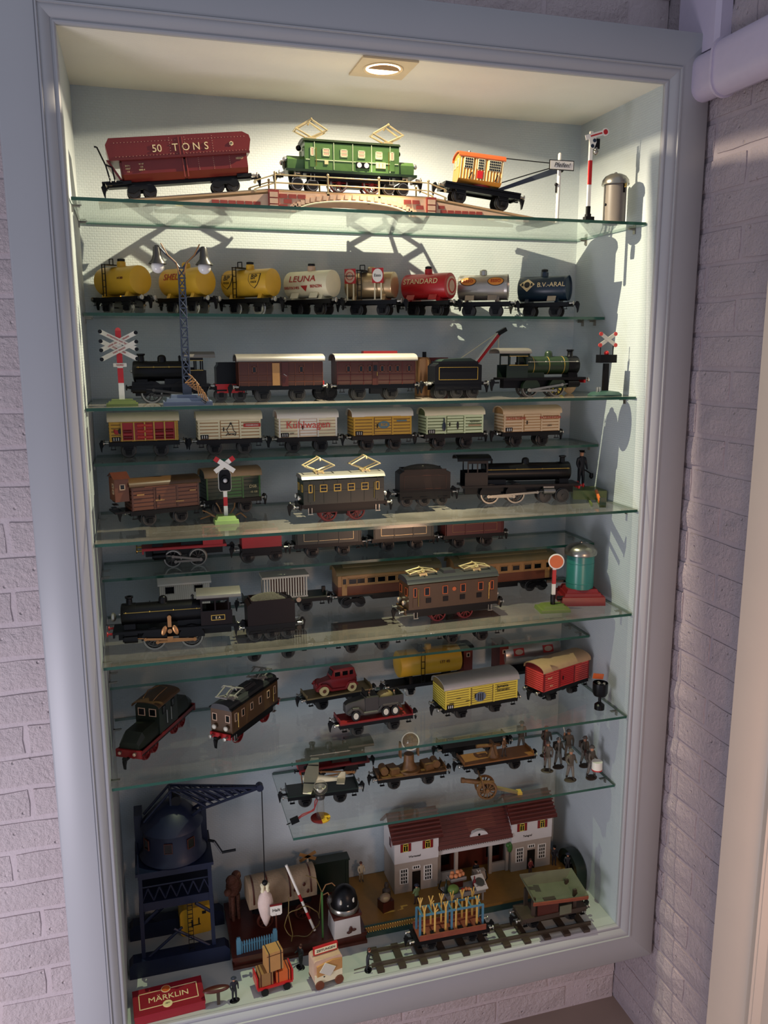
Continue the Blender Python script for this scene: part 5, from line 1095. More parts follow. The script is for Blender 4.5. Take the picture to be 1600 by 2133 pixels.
# ================================================================ shelf 9
Z9 = SZ[8]
t = thing('electric_locomotive', 'dark green bonneted electric locomotive with brown cab roof at far left', 'locomotive', (-.520, .215, Z9), D2R(60))
part('frame', B().box((0, 0, .034), (.262, .060, .012)), 'black', t); part('side_stripe', B().box((0, -.0305, .037), (.262, .002, .008)).box((0, .0305, .037), (.262, .002, .008)), 'darkred', t)
for s in (-1, 1):
    b = B().prism([(-.027, .042), (-.027, .064), (-.020, .075), (.020, .075), (.027, .064), (.027, .042)], 'x', s * .040, s * .105)
    p0 = [(-.027, .042), (-.027, .064), (-.020, .075), (.020, .075), (.027, .064), (.027, .042)]; p1 = [(-.024, .042), (-.024, .052), (-.018, .058), (.018, .058), (.024, .052), (.024, .042)]
    b.add([(s * .105, *p) for p in p0] + [(s * .128, *p) for p in p1], [(i, (i + 1) % 6, 6 + (i + 1) % 6, 6 + i) for i in range(6)] + [(6, 7, 8, 9, 10, 11)])
    h = part('bonnet', b, 'murkgreen', t); part('buffer_beam', B().box((s * .131, 0, .034), (.005, .062, .018)), 'dullred', t)
    for q in (-1, 1): lampf(t, (s * .132, q * .018, .037), s, 'stone', .004)
    o = part('grille', B().box((s * .1255, -.010, .050), (.002, .010, .005)), 'steel', h)
ends(t, .266, .028, .056, None)
c = part('cab', B().prism([(-.030, .042), (-.030, .108)] + arc(.030, .108, .008, 6)[1:-1] + [(.030, .108), (.030, .042)], 'x', -.044, .044), 'murkgreen', t)
part('cab_roof', roofmesh(.096, .062, .110, .012, over=.004), 'locobrown', c)
for s in (-1, 1):
    for y in (-.014, .014): window(c, y, s * .044, .094, .016, .017, 'stone', side=s, ax='x')
    for x in (-.022, .022): window(c, x, s * .030, .094, .012, .017, 'iron', side=s)
    for x in (-.010, .010): part('handrail', B().tube([(x, s * .032, .056), (x, s * .032, .088)], .0011), 'steel', c)
part('roof_wire', B().tube([(-.040, -.015, .122), (-.028, -.020, .130), (.02, -.018, .130), (.036, .010, .126), (.0, .020, .128), (-.038, .012, .124)], .001), 'wirebrown', c)
wheels(t, (-.085, -.05, .05, .085), .0165, 'darkred', spoke=True)
elec('electric_locomotive', 'brown electric railcar with arched windows and raised pantographs', (-.312, .215, Z9), D2R(50), L=.205, W=.058, z0=.040, hb=.060, body='locobrown', roof='roofdark', nwin=4, winm='stone', wheel='darkred', wr=.0195, wxs=(-.060, .060), beam='red', lampm='offwhite', panto_x=(-.066, .066), pup=.78, panm='grey', ww=.010, wh=.017, roofrise=.010, vents=0)
t = [x for x in bpy.data.objects if x.get('label', '').startswith('brown electric railcar')][0]; part('roof_vent', B().box((0, 0, .114), (.060, .026, .008), taper=.85).box((0, 0, .119), (.036, .018, .004), taper=.85), 'roofdark', t); part('roof_edge', B().box((0, -.029, .099), (.212, .004, .003)).box((0, .029, .099), (.212, .004, .003)), 'black', t)
flat('flat_wagon', 'tan flat wagon with a red toy car parked on it', (-.066, .300, Z9), D2R(7), L=.180, deck='khaki')
def loft(b, secs):
    n = len(secs[0]); vs = [p for s in secs for p in s]; fs = []
    for k in range(len(secs) - 1):
        for i in range(n): j = (i + 1) % n; fs.append((k * n + i, k * n + j, (k + 1) * n + j, (k + 1) * n + i))
    fs += [tuple(range(n)), tuple(range((len(secs) - 1) * n, len(secs) * n))]; return b.add(vs, fs)
def sec(x, w, z0, z1, tw=None): tw = tw if tw is not None else w * .8; return [(x, -w, z0), (x, w, z0), (x, w, z0 + (z1 - z0) * .7), (x, tw, z1), (x, -tw, z1), (x, -w, z0 + (z1 - z0) * .7)]
t = thing('toy_car', 'red toy saloon car with cream wheels on the tan flat wagon', 'toy car', (-.068, .296, Z9 + .0405), D2R(7)); t.scale = (1, 1, 1)
part('body', loft(B(), [sec(-.058, .013, .010, .026), sec(-.050, .015, .008, .032), (sec(-.022, .018, .008, .038)), sec(-.016, .020, .008, .040), sec(.030, .021, .008, .040), sec(.048, .019, .009, .040), sec(.052, .016, .012, .034)]), 'dullred', t)
part('cabin', loft(B(), [sec(-.018, .018, .038, .042), sec(-.010, .0185, .038, .062, .015), sec(.034, .0185, .038, .064, .015), sec(.046, .017, .038, .060, .013), sec(.052, .016, .036, .040)]), 'dullred', t)
for x, w in ((-.002, .014), (.019, .014), (.036, .009)):
    for s in (-1, 1): part('side_window', B().box((x, s * .0178, .051), (w, .002, .011)), 'pane', t)
part('windscreen', B().box((-.0145, 0, .052), (.002, .026, .013), (0, .3, 0)), 'pane', t)
for s in (-1, 1):
    for x in (-.040, .036): w = part('wheel', B().lathe([(.008, -.003), (.0125, -.003), (.0125, .003), (.008, .003)], (x, s * .021, .0125), 'y', 20), 'tyre', t); part('hub', B().lathe([(.005, -.0040), (.003, .0040)], (x, s * .021, .0125), 'y', 12), 'rustbrown', w)
    part('mudguard', B().tube([(-.058, s * .019, .018), (-.046, s * .020, .029), (-.032, s * .020, .027), (-.020, s * .021, .012), (.02, s * .021, .011), (.028, s * .021, .026), (.044, s * .021, .026), (.052, s * .019, .016)], .004, 8), 'dullred', t)
    part('headlamp', B().sph((-.056, s * .011, .028), .004, 8, 6), 'dullred', t)
flat('flat_wagon', 'red flat wagon carrying a grey army truck', (-.014, .128, Z9), D2R(3), L=.186, deck='darkred')
t = thing('army_truck', 'grey six-wheeled toy army truck with crew on the red flat wagon', 'toy truck', (-.016, .126, Z9 + .0405), D2R(3)); t.scale = (1, 1.1, 1.25)
part('bonnet', loft(B(), [sec(-.072, .010, .014, .030), sec(-.064, .013, .010, .034), sec(-.024, .016, .010, .040)]), 'fieldgrey', t)
part('cab', B().box((-.008, 0, .026), (.034, .036, .034)).box((-.008, 0, .012), (.06, .034, .006)), 'fieldgrey', t); part('windscreen', B().box((-.022, 0, .048), (.002, .030, .012)), 'iron', t)
bd = B().box((.040, 0, .024), (.062, .038, .003))
for s in (-1, 1): bd.box((.040, s * .019, .033), (.062, .002, .016)); bd.box((.040 + s * .031, 0, .033), (.002, .038, .016))
part('load_bed', bd, 'fieldgrey', t); part('tarpaulin', B().sph((.030, 0, .036), 1, 14, 8, (.022, .015, .012)), 'khaki', t)
for s in (-1, 1):
    for x in (-.050, .026, .050): w = part('wheel', B().lathe([(.006, -.003), (.0105, -.003), (.0105, .003), (.006, .003)], (x, s * .018, .0105), 'y', 18), 'rubber', t); part('hub', B().lathe([(.0062, -.0042), (.0062, .0042)], (x, s * .018, .0105), 'y', 14), 'offwhite', w)
    part('mudguard', B().tube([(-.068, s * .017, .016), (-.058, s * .018, .024), (-.042, s * .018, .023), (-.030, s * .018, .012), (.006, s * .018, .012), (.018, s * .018, .024), (.058, s * .018, .024), (.066, s * .018, .016)], .0034, 8), 'fieldgrey', t)
for x, y, z, lb in ((-.012, -.008, .030, 'crew figure on the near front seat of the army truck'), (-.006, .008, .030, 'crew figure on the far front seat of the army truck'), (.052, -.006, .026, 'crew figure in the rear load bed of the army truck')): figurine('truck_crew', lb, (-.016 + x, .126 + y, Z9 + .0405 + z), .036, D2R(90), 'fig_field', stride=.0, group='crew in the army truck')
def cabin9(t, r, zc, L): 
    c = part('brake_cabin', B().box((L / 2 + .022, 0, .080), (.026, .052, .080)), 'winered', t); part('cabin_roof', B().prism(arc(.030, .120, .006, 6), 'x', L / 2 + .006, L / 2 + .038), 'iron', c); window(c, L / 2 + .022, -.026, .100, .008, .010, 'stone')
tank('tank_wagon', 'large golden yellow tank wagon with ladder behind the yellow van', (.190, .312, Z9), D2R(2), L=.172, r=.036, zc=.088, tm='yellow', cap=False, lad=True, fl=.230, group='large tank wagons on the ninth shelf', logos=cabin9, texts=(('177 40', .011, 'rustbrown', .035, 8, {}),), cradle='black')
def shl(t, r, zc, L):
    cabin9(t, r, zc, -L - .05 + .0)
    for x in (-.045, .045): o = part('badge', wrap_poly(B(), [(x - .016, .022), (x + .016, .022), (x + .016, .002), (x - .016, .002)], r, zc, .001), 'print_red', t); part('badge_oval', wrap_poly(B(), ell(x, .012, .012, .007), r, zc, .0016), 'stone', o)
tank('tank_wagon', 'large silver tank wagon with red badges and brakeman cabin', (.488, .312, Z9), D2R(2), L=.168, r=.034, zc=.084, tm='silver', fl=.230, group='large tank wagons on the ninth shelf', logos=shl, cap=False, cradle='black')
def barrel9(t, y, zb, hb):
    o = part('barrel_badge', B().lathe([(.014, -.0006), (.014, .0006)], (0, 0, 0), 'y', 24).xf(lambda p: Vector((p.x * 1.1, p.y, p.z * .9))), 'greyblue', t, (-.006, y - .001, zb + hb * .42))
    for k in (-.006, 0, .006): part('badge_bar', B().box((k, -.0012, 0), (.0025, .0008, .018)), 'print_black', o)
    text('Jamaica', .011, 'print_black', t, (.058, y, zb + hb * .78)); text('BANANEN', .0075, 'print_black', t, (.060, y, zb + hb * .56))
    for k, x in enumerate((-.085, -.066, -.04)): slab('print_black', x, zb + hb * (.3 + .2 * (k % 2)), .012, .0012, t, y, 'print_line')
van('goods_van', 'yellow van with barrel emblem and silver roof on ninth shelf', (.262, .150, Z9), D2R(5), L=.204, W=.070, body='lemon', roof='roofsilver', hb=.050, rise=.020, logos=barrel9, plate=True, planks=8)
van('goods_van', 'red van with tan roof at right of ninth shelf', (.515, .190, Z9), D2R(19), L=.172, W=.066, body='red', ends_m='pinkred', post='darkred', roof='rooftan', hb=.052, rise=.018, plate=False, planks=9, texts=(('Kassel', .006, 'print_cream', -.066, .036, {}), ('12 t', .007, 'print_cream', -.060, .014, {})))
t = thing('toy_brazier', 'small black brazier basket with glowing red top near right wall', 'brazier', (.577, .075, Z9))
part('foot', B().lathe([(.013, 0), (.013, .012), (.006, .018), (.004, .020), (.004, .036), (.012, .038)], n=18), 'black', t)
part('basket', B().lathe([(.016, .038), (.0195, .046), (.0195, .072), (.0185, .072), (.0185, .050), (.002, .046)], n=22), 'black', t)
for k in range(9): part('coal', B().sph((.010 * math.cos(k * 2.3) * (k % 3) / 2, .010 * math.sin(k * 2.3) * (k % 3) / 2, .070), .0045, 8, 6), 'grey' if k % 2 else 'iron', t)
part('red_panel', B().box((.006, .022, .080), (.030, .003, .014), (0, .2, 0)), 'deeporange', t)

# ================================================================ shelf 10
ZX = SZ[9]
steam('steam_locomotive', 'small red-striped steam locomotive behind the toy airplane', (-.075, .318, ZX), PI, L=.190, zf=.040, bl=.115, br=.018, cab=.050, capz=.085, drv=((-.045, .018), (.045, .018)), cylx=.068, run='darkred', beam='red', rodm='copper', bufm='iron')
flat('flat_wagon', 'dark green flat wagon carrying a cream toy airplane', (-.132, .195, ZX), D2R(-2), L=.178, deck='bottlegreen')
t = thing('toy_airplane', 'cream toy airplane with long wing on the dark green flat wagon', 'toy airplane', (-.138, .195, ZX + .0405), D2R(-18))
part('fuselage', B().lathe([(.002, -.042), (.009, -.038), (.0115, -.030), (.0105, -.006), (.0075, .020), (.0035, .062), (.001, .066)], (0, 0, .022), 'x', 18), 'cream', t)
part('wing', loft(B(), [[(-.030, -.088, .030), (-.010, -.090, .030), (-.010, -.090, .032), (-.030, -.088, .033)], [(-.036, -.012, .030), (-.002, -.012, .030), (-.002, -.012, .034), (-.036, -.012, .036)], [(-.036, .012, .030), (-.002, .012, .030), (-.002, .012, .034), (-.036, .012, .036)], [(-.030, .088, .030), (-.010, .090, .030), (-.010, .090, .032), (-.030, .088, .033)]]), 'cream', t)
part('tailplane', B().box((.056, 0, .024), (.020, .056, .0018)), 'cream', t); part('fin', B().prism([(.044, .024), (.066, .024), (.066, .042), (.056, .042)], 'y', -.001, .001), 'cream', t)
part('propeller', B().box((-.044, 0, .022), (.0016, .006, .044), (.5, 0, 0)), 'wood', t)
for s in (-1, 1): part('wheel', B().lathe([(.007, -.002), (.007, .002)], (-.024, s * .014, .007), 'y', 14), 'black', t); part('strut', B().tube([(-.024, s * .013, .008), (-.020, s * .007, .018)], .0014), 'black', t); part('stripe', B().box((-.020, s * .045, .0345), (.028, .004, .001)), 'print_black', t)
t = thing('bulb_lamp', 'small glass bulb lamp on half red half yellow disc', 'lamp', (-.152, .118, ZX))
part('base_disc', B().prism([(.024 * math.cos(PI * i / 14 + PI / 2), .024 * math.sin(PI * i / 14 + PI / 2)) for i in range(15)], 'z', 0, .003), 'darkred', t); part('base_half', B().prism([(.024 * math.cos(PI * i / 14 - PI / 2), .024 * math.sin(PI * i / 14 - PI / 2)) for i in range(15)], 'z', 0, .003), 'yellow', t)
part('stem', B().lathe([(.010, .003), (.009, .055)], n=16), 'bulb_glass', t); part('collar', B().lathe([(.011, .054), (.012, .060), (.010, .064)], n=16), 'darkmetal', t)
part('bulb', B().sph((0, -.004, .084), .018, 20, 14), 'bulb_glass', t); part('reflector', B().lathe([(.004, .000), (.012, .010), (.015, .014), (.014, .014), (.010, .008)], (0, 0, .070), 'z', 18), 'offwhite', t); part('filament', B().sph((0, -.003, .083), .006, 10, 8), 'fuse', t)
w = part('wire', B().tube([(-.006, -.004, .062), (-.014, -.004, .050), (-.016, -.008, .034), (-.024, -.010, .030), (-.046, -.012, .026), (-.058, -.012, .018)], .0013).tube([(-.006, -.006, .058), (-.018, -.010, .030), (-.050, -.014, .021), (-.058, -.015, .016)], .0013), 'wirered', t); part('plug', B().box((-.066, -.013, .014), (.020, .012, .011), (0, -.3, 0)).cyl((-.076, -.015, .010), (-.086, -.015, .007), .0014, n=6), 'black', w)
flat('flat_wagon', 'camouflage brown flat wagon carrying a searchlight', (.108, .215, ZX), D2R(-1), L=.186, deck='camo')
t = thing('toy_searchlight', 'toy searchlight with big glass lens on camouflage flat wagon', 'searchlight', (.105, .212, ZX + .0405))
part('turntable', B().lathe([(.030, 0), (.030, .006), (.022, .008), (.014, .022), (.013, .046)], n=24), 'camo', t)
for s in (-1, 1): part('yoke', B().prism([(-.008, .040), (.008, .040), (.005, .082), (-.005, .082)], 'y', -.002, .002).xf(lambda p, s=s: p + Vector((0, s * 0, 0))).xf(lambda p, s=s: Vector((s * .024 + p.y, p.x, p.z))), 'camo', t)
hd = part('drum', B().lathe([(.004, .024), (.014, .020), (.021, .008), (.022, -.010), (.0225, -.014)], (0, 0, 0), 'y', 28), 'camo', t, (.002, 0, .082), (-.35, 0, -.2))
part('lens_ring', B().lathe([(.0205, -.018), (.0235, -.018), (.0235, -.012), (.0205, -.012), (.0205, -.018)], (0, 0, 0), 'y', 28), 'offwhite', hd); part('reflector', B().lathe([(.002, .010), (.012, .006), (.020, -.008), (.0205, -.010)], (0, 0, 0), 'y', 24), 'nickel', hd); part('lens', B().lathe([(.001, -.028), (.010, -.025), (.017, -.019), (.0205, -.012)], (0, 0, 0), 'y', 24), 'bulb_glass', hd)
for x in (-.070, .072): part('cable_reel', B().cyl((x, -.016, .012), (x, .016, .012), .010, n=16), 'camo', t)
for x in (-.045, .050): part('crate', B().box((x, 0, .008), (.024, .036, .016), (0, 0, .2)), 'camo', t)
flat('flat_wagon', 'orange-brown wooden flat wagon in front of the toy soldiers', (.355, .222, ZX), D2R(1), L=.206, deck='wood')
t = thing('toy_gun', 'brown gun crew piece standing on the wooden flat wagon', 'toy gun', (.348, .220, ZX + .0405)); part('shield', B().box((0, 0, .024), (.006, .034, .032), (0, -.2, 0)), 'camo', t); part('barrel', B().cyl((-.05, 0, .034), (.02, 0, .030), .005, n=12), 'camo', t); part('mount', B().lathe([(.018, 0), (.014, .008), (.006, .028)], n=16), 'camo', t)
figurine('gunner_figure', 'brown gunner figure standing beside the gun on the wooden wagon', (.372, .205, ZX + .0405), .060, D2R(40), 'fig_brown', hat='helmet', arms=((-.13, -.14, .6), (.13, -.12, .62)))
flat('flat_wagon', 'dark empty flat wagon at the back behind the wooden wagon', (.330, .322, ZX), 0, L=.200, deck='black')
t = thing('toy_cannon', 'brown spoked-wheel toy cannon at the shelf front', 'cannon', (.275, .100, ZX), D2R(-10))
for s in (-1, 1): shared('wheel', ('sp', .024), f_spoke(.024, 12), 'camo', t, (0, s * .016, .024), (0, 0, 0 if s < 0 else PI))
part('barrel', B().cyl((-.058, 0, .046), (.020, 0, .032), .0055, .0075, 14).cyl((-.064, 0, .047), (-.056, 0, .046), .007, n=14), 'camo', t); part('shield', B().box((-.012, 0, .040), (.003, .050, .036), (0, -.2, 0)), 'camo', t); part('trail', B().prism([(.004, .024), (.006, .030), (.088, .006), (.086, .0)], 'y', -.005, .005), 'khaki', t); part('axle', B().cyl((0, -.018, .024), (0, .018, .024), .003, n=8), 'iron', t); part('spade', B().box((.088, 0, .004), (.012, .020, .006)), 'gold', t)
G10 = 'toy soldiers on the short bottom shelf'
sol = [(.486, .172, .086, -20, ((-.14, -.16, .60), (.13, -.05, .50)), 'toy soldier stepping forward, leftmost of the front soldiers'), (.521, .110, .088, 5, ((-.13, -.10, .58), (.13, -.12, .60)), 'toy soldier in light trousers standing frontmost on oval stand'), (.524, .182, .086, 10, ((-.13, -.12, .62), (.13, -.12, .62)), 'toy soldier marching behind the frontmost soldier'), (.572, .215, .088, -15, ((-.16, -.10, .95), (.13, -.08, .50)), 'toy soldier raising a white baton at the back right'), (.580, .105, .092, 30, ((-.12, -.14, .52), (.12, -.14, .55)), 'toy soldier with a white and red drum near right wall'), (.470, .300, .088, 0, ((-.13, -.10, .58), (.13, -.05, .5)), 'toy soldier half hidden at the back beside the wooden wagon'), (.522, .250, .088, -10, ((-.14, -.15, .62), (.13, -.12, .60)), 'toy soldier with a rifle in the middle of the back group'), (.596, .168, .086, 15, ((-.13, -.08, .55), (.13, -.05, .5)), 'toy soldier in shadow behind the drummer by the wall')]
for i, (x, y, h, rz, ar, lb) in enumerate(sol):
    o = figurine('toy_soldier', lb, (x, y, ZX), h, D2R(rz), 'fig_field', arms=ar, stride=.09, base='sleeper', hat='helmet', group=G10)
    if i == 4: part('drum', B().lathe([(.014, -.012), (.014, .010)], (-.006, -.020, .046), 'z', 18), 'white', o); part('drum_rim', B().lathe([(.0146, -.014), (.0146, -.011)], (-.006, -.020, .046), 'z', 18), 'red', o)
    elif i == 3: part('baton', B().tube([(-.014, -.010, .084), (-.020, -.014, .106)], .0013), 'offwhite', o)
    elif i in (0, 2, 6, 7): part('rifle', B().tube([(-.010, -.013, .048), (-.008, -.012, .095)], .0012).box((-.010, -.013, .046), (.003, .005, .018)), 'brown' if i != 2 else 'steel', o)
    part('pack', B().box((0, .011, .060), (.016, .008, .018)), 'sleeper', o)

# ================================================================ niche floor
t = thing('harbour_crane', 'big dark blue harbour crane with round house and lattice jib', 'crane', (-.500, .262, 0))
cb = 'craneblue'
for sy in (-1, 1):
    part('shoe', B().prism([(-.120, 0), (.122, 0), (.122, .032), (.112, .044), (-.110, .044), (-.120, .032)], 'y', sy * .070 - .016, sy * .070 + .016), cb, t)
    for sx in (-1, 1): part('leg', B().tube([(sx * .085, sy * .070, .030), (sx * .082, sy * .066, .272)], .0065, 4), cb, t)
    part('brace', B().tube([(-.080, sy * .070, .036), (.010, sy * .068, .105)], .0035, 6).tube([(.082, sy * .070, .036), (-.010, sy * .068, .105)], .0035, 6), cb, t)
    for sx in (-1, 1): part('knee_brace', B().tube([(sx * .080, sy * .068, .135), (sx * .045, sy * .068, .165)], .004, 6), cb, t)
    part('girder', B().box((0, sy * .066, .178), (.175, .006, .022)).box((0, sy * .066, .258), (.175, .006, .010)), cb, t)
    for k in range(6): part('girder_lattice', B().tube([(-.080 + k * .027, sy * .066, .192), (-.066 + k * .027, sy * .066, .226), (-.053 + k * .027, sy * .066, .192)], .002, 5), cb, t)
    part('handrail', B().tube([(-.082, sy * .066, .230), (.082, sy * .066, .230)], .002, 6), cb, t)
part('deck', B().box((0, 0, .268), (.185, .146, .008)).box((0, 0, .184), (.17, .126, .006)), cb, t)
for sx in (-1, 1): part('side_plate', B().box((sx * .085, 0, .15), (.008, .14, .045)), cb, t)
part('tower_plate', B().box((.078, .04, .325), (.016, .04, .13)), cb, t); part('tower_plate', B().box((-.080, .04, .315), (.02, .05, .12)), cb, t)
h = part('crane_house', B().lathe([(.078, .272), (.082, .278), (.072, .292), (.070, .352), (.066, .356)], n=32), cb, t)
part('house_roof', B().lathe([(.076, .354), (.072, .362), (.040, .398), (.014, .412), (.001, .414)], n=32), cb, h)
for a in (-100, -55, -150):
    q = math.radians(a); o = part('house_window', B().box((0, 0, 0), (.018, .003, .024)), 'pane', h, (.0715 * math.cos(q), .0715 * math.sin(q), .325), (0, 0, q + PI / 2))
    part('window_frame', B().box((-.0095, -.001, 0), (.0015, .003, .026)).box((.0095, -.001, 0), (.0015, .003, .026)).box((0, -.001, .0125), (.02, .003, .0015)).box((0, -.001, -.0125), (.02, .003, .0015)), 'brown', o)
jb = part('jib', B(), cb, t) if False else None
P0 = Vector((.030, -.010, .310)); P1 = Vector((-.028, -.005, .372)); TIP = Vector((.215, -.062, .448))
def jp(a, b_, f, s): p = a.lerp(b_, f); return (p.x - s * .002, p.y + s * .014 * (1 - f * .75), p.z)
TOP = Vector((.000, -.003, .448)); BOT = Vector((.072, -.020, .396))
b = B()
for s in (-1, 1): b.tube([jp(TOP, TIP, 0, s), jp(TOP, TIP, 1, s)], .0034, 6).tube([jp(BOT, TIP, 0, s), jp(BOT, TIP, 1, s)], .0034, 6).tube([jp(TOP, TIP, 0, s), (-.066, s * .02, .375)], .0034, 6)
jb = part('jib', b, cb, t)
for k in range(8):
    f0, f1 = k / 8.5, (k + .7) / 8.5
    for s in (-1, 1): part('jib_lattice', B().tube([jp(TOP, TIP, f0, s), jp(BOT, TIP, f1, s)], .0022, 5).tube([jp(BOT, TIP, f1, s), jp(TOP, TIP, f1, s)], .0022, 5), cb, jb)
    part('jib_tie', B().tube([jp(TOP, TIP, f0, -1), jp(TOP, TIP, f0, 1)], .0022, 5), cb, jb)
part('jib_head', B().cyl((TIP.x - .002, TIP.y - .009, TIP.z), (TIP.x - .002, TIP.y + .009, TIP.z), .009, n=16), cb, jb)
for sy in (-1, 1): part('support', B().tube([(.03, sy * .018, .360), (BOT.x, BOT.y + sy * .012, BOT.z)], .004, 6).tube([(0, sy * .018, .390), (TOP.x, TOP.y + sy * .012, TOP.z)], .004, 6), cb, jb)
part('winch', B().cyl((.012, -.02, .418), (.012, .02, .418), .013, n=16), 'iron', jb)
hx, hy = TIP.x + .003, TIP.y
part('hoist_rope', B().tube([(hx, hy, TIP.z), (hx, hy, .188)], .0013), 'black', t); part('hook_ball', B().sph((hx, hy, .182), .0075, 12, 8), 'iron', t)
part('crank_handle', B().tube([(.086, -.02, .300), (.100, -.03, .300), (.116, -.045, .276), (.150, -.050, .280)], .0034, 8), 'black', t)
ladder(t, .030, -.080, .034, .175, .012, 'black', 12)
part('platform_rail', B().tube([(-.085, -.072, .272), (-.085, -.072, .300), (-.085, .07, .300)], .002, 6), cb, t)
t = thing('hanging_sack', 'pale tied sack hanging from the crane hook', 'sack', (-.500 + hx, .262 + hy, .088)); part('bag', B().lathe([(.001, -.030), (.006, -.022), (.014, .002), (.0195, .028), (.020, .040), (.016, .058), (.008, .070), (.006, .074)], n=20).xf(lambda p: Vector((p.x * 1.0, p.y * .8, p.z))), 'sackcloth', t)
for s in (-1, 1): part('sack_ear', B().lathe([(.006, .070), (.004, .078), (.0065, .090), (.002, .094)], (s * .006, 0, 0), 'z', 10), 'cream', t)
t = thing('yellow_oil_can', 'rounded yellow can with black print behind the crane legs', 'can', (-.452, .318, 0), D2R(4)); part('can', B().prism(rrect(-.042, .042, 0, .078, .014), 'y', -.02, .02), 'yellow', t)
o = part('black_print', B().box((-.012, -.0208, .034), (.003, .001, .022)).box((-.002, -.0208, .028), (.024, .001, .0025)).box((.006, -.0208, .038), (.003, .001, .018)).box((.020, -.0208, .060), (.010, .001, .008)), 'print_black', t)

# mahogany display plinth with the canvas roll, bell and fence
t = thing('wooden_plinth', 'dark mahogany display plinth beside the crane', 'plinth', (-.203, .250, 0)); part('top', B().box((0, 0, .026), (.344, .220, .010)), 'mahogany', t); part('skirt', B().box((0, 0, .0105), (.336, .212, .021)), 'mahogany', t); part('front_step', B().box((0, -.100, .004), (.344, .026, .008)), 'brown', t)
ZP = .0312
t = thing('canvas_cart', 'dark cart with long beige canvas cover on the mahogany plinth', 'cart', (-.232, .270, ZP), D2R(4))
part('bed', B().box((0, 0, .052), (.150, .058, .026)).box((0, 0, .036), (.160, .03, .008)), 'black', t)
part('canvas_cover', B().prism([(-.033, .058)] + arc(.036, .075, .055, 12) + [(.033, .058)], 'x', -.090, .090), 'canvas', t)
for x in (-.078, -.040, .018, .074): part('strap', B().prism(arc(.0372, .074, .0565, 12) + [(p[0] * .97, p[1] - .002) for p in reversed(arc(.0372, .074, .0565, 12))], 'x', x - .002, x + .002), 'brown', t)
for x, z in ((.030, .09), (.055, .10), (.065, .078)): part('patch', B().sph((x, -.0365, z), 1, 8, 6, (.004, .0015, .006)), 'brown', t)
for s in (-1, 1):
    for x in (-.050, .050): shared('wheel', ('sp', .020), f_spoke(.020, 8), 'brown', t, (x, s * .034, .020), (0, 0, 0 if s < 0 else PI))
t = thing('toy_animal', 'shaggy red-brown toy animal standing left of the canvas cart', 'toy animal', (-.352, .290, ZP), D2R(20))
bm_ = B().sph((0, 0, .095), 1, 14, 10, (.022, .016, .030)).sph((-.012, -.010, .122), 1, 12, 8, (.014, .012, .014)).sph((-.024, -.014, .094), .010, 10, 8).sph((.010, .004, .120), .013, 10, 8)
part('body', bm_, 'fur', t)
for x, y in ((-.008, -.007), (.008, -.007), (-.008, .007), (.008, .007)): part('leg', B().cyl((x, y, 0), (x, y, .072), .004, .0055, 8), 'fur', t)
t = thing('halt_sign', 'small white board reading Halt with dark red top', 'sign', (-.259, .178, ZP)); part('post', B().cyl((0, 0, 0), (0, 0, .075), .0022, n=8), 'brown', t); o = part('board', B().prism([(-.015, .074), (-.015, .098), (.015, .098), (.015, .074), (.011, .070), (-.011, .070)], 'y', -.002, 0), 'white', t); part('board_top', B().box((0, -.001, .0995), (.031, .004, .004)), 'darkred', o); text('Halt', .0115, 'print_black', o, (0, -.0026, .085))
t = thing('picket_fence', 'light blue picket fence leaning at the plinth front', 'fence', (-.312, .156, .0085), D2R(4))
for s in (-1, 1): part('end_post', B().box((s * .046, 0, .032), (.011, .005, .064)).box((s * .046, 0, .066), (.008, .004, .006)), 'skyblue', t)
for z in (.018, .044): part('crossbar', B().box((0, .002, z), (.092, .002, .004)), 'skyblue', t)
for i in range(13): shared('picket', 'picket', lambda q: q.prism([(-.0019, .004), (.0019, .004), (.0019, .054), (0, .058), (-.0019, .054)], 'y', -.001, .001), 'skyblue', t, (-.038 + i * .00633, 0, 0))
t = thing('barrier_pole', 'slanted white and red barrier pole leaning across the canvas cart', 'pole', (-.160, .180, ZP)); part('pole', B().tube([(0, 0, .002), (-.062, .05, .170)], .0035, 10), 'white', t)
for f in (.18, .45): part('band', B().tube([(-.062 * f, .05 * f, .002 + .168 * f), (-.062 * (f + .1), .05 * (f + .1), .002 + .168 * (f + .1))], .0038, 10), 'red', t)
t = thing('warning_cross', 'small tan crossing warning cross standing behind the canvas cart', 'sign', (-.145, .340, ZP)); part('post', B().box((0, 0, .055), (.005, .004, .110)), 'offwhite', t)
for s in (-1, 1): part('cross_arm', B().box((0, -.003, .112), (.050, .002, .009), (0, s * .45, 0)), 'tan', t)
t = thing('green_lamp_post', 'thin green wire lamp post in front of the cart', 'lamp', (-.145, .152, ZP)); part('post', B().cyl((0, 0, 0), (0, 0, .130), .0026, n=8), 'leafgreen', t); part('wire_arch', B().tube([(0, 0, .128), (.010, 0, .148), (.026, 0, .150), (.034, 0, .140)], .0014).tube([(0, 0, .120), (.016, .004, .122), (.020, .004, .112)], .0014), 'wirebrown', t); part('bulb', B().sph((.020, .004, .100), 1, 12, 8, (.007, .007, .010)), 'bulb_glass', t); part('bulb_cap', B().cyl((.020, .004, .108), (.020, .004, .114), .0035, n=8), 'darkmetal', t)
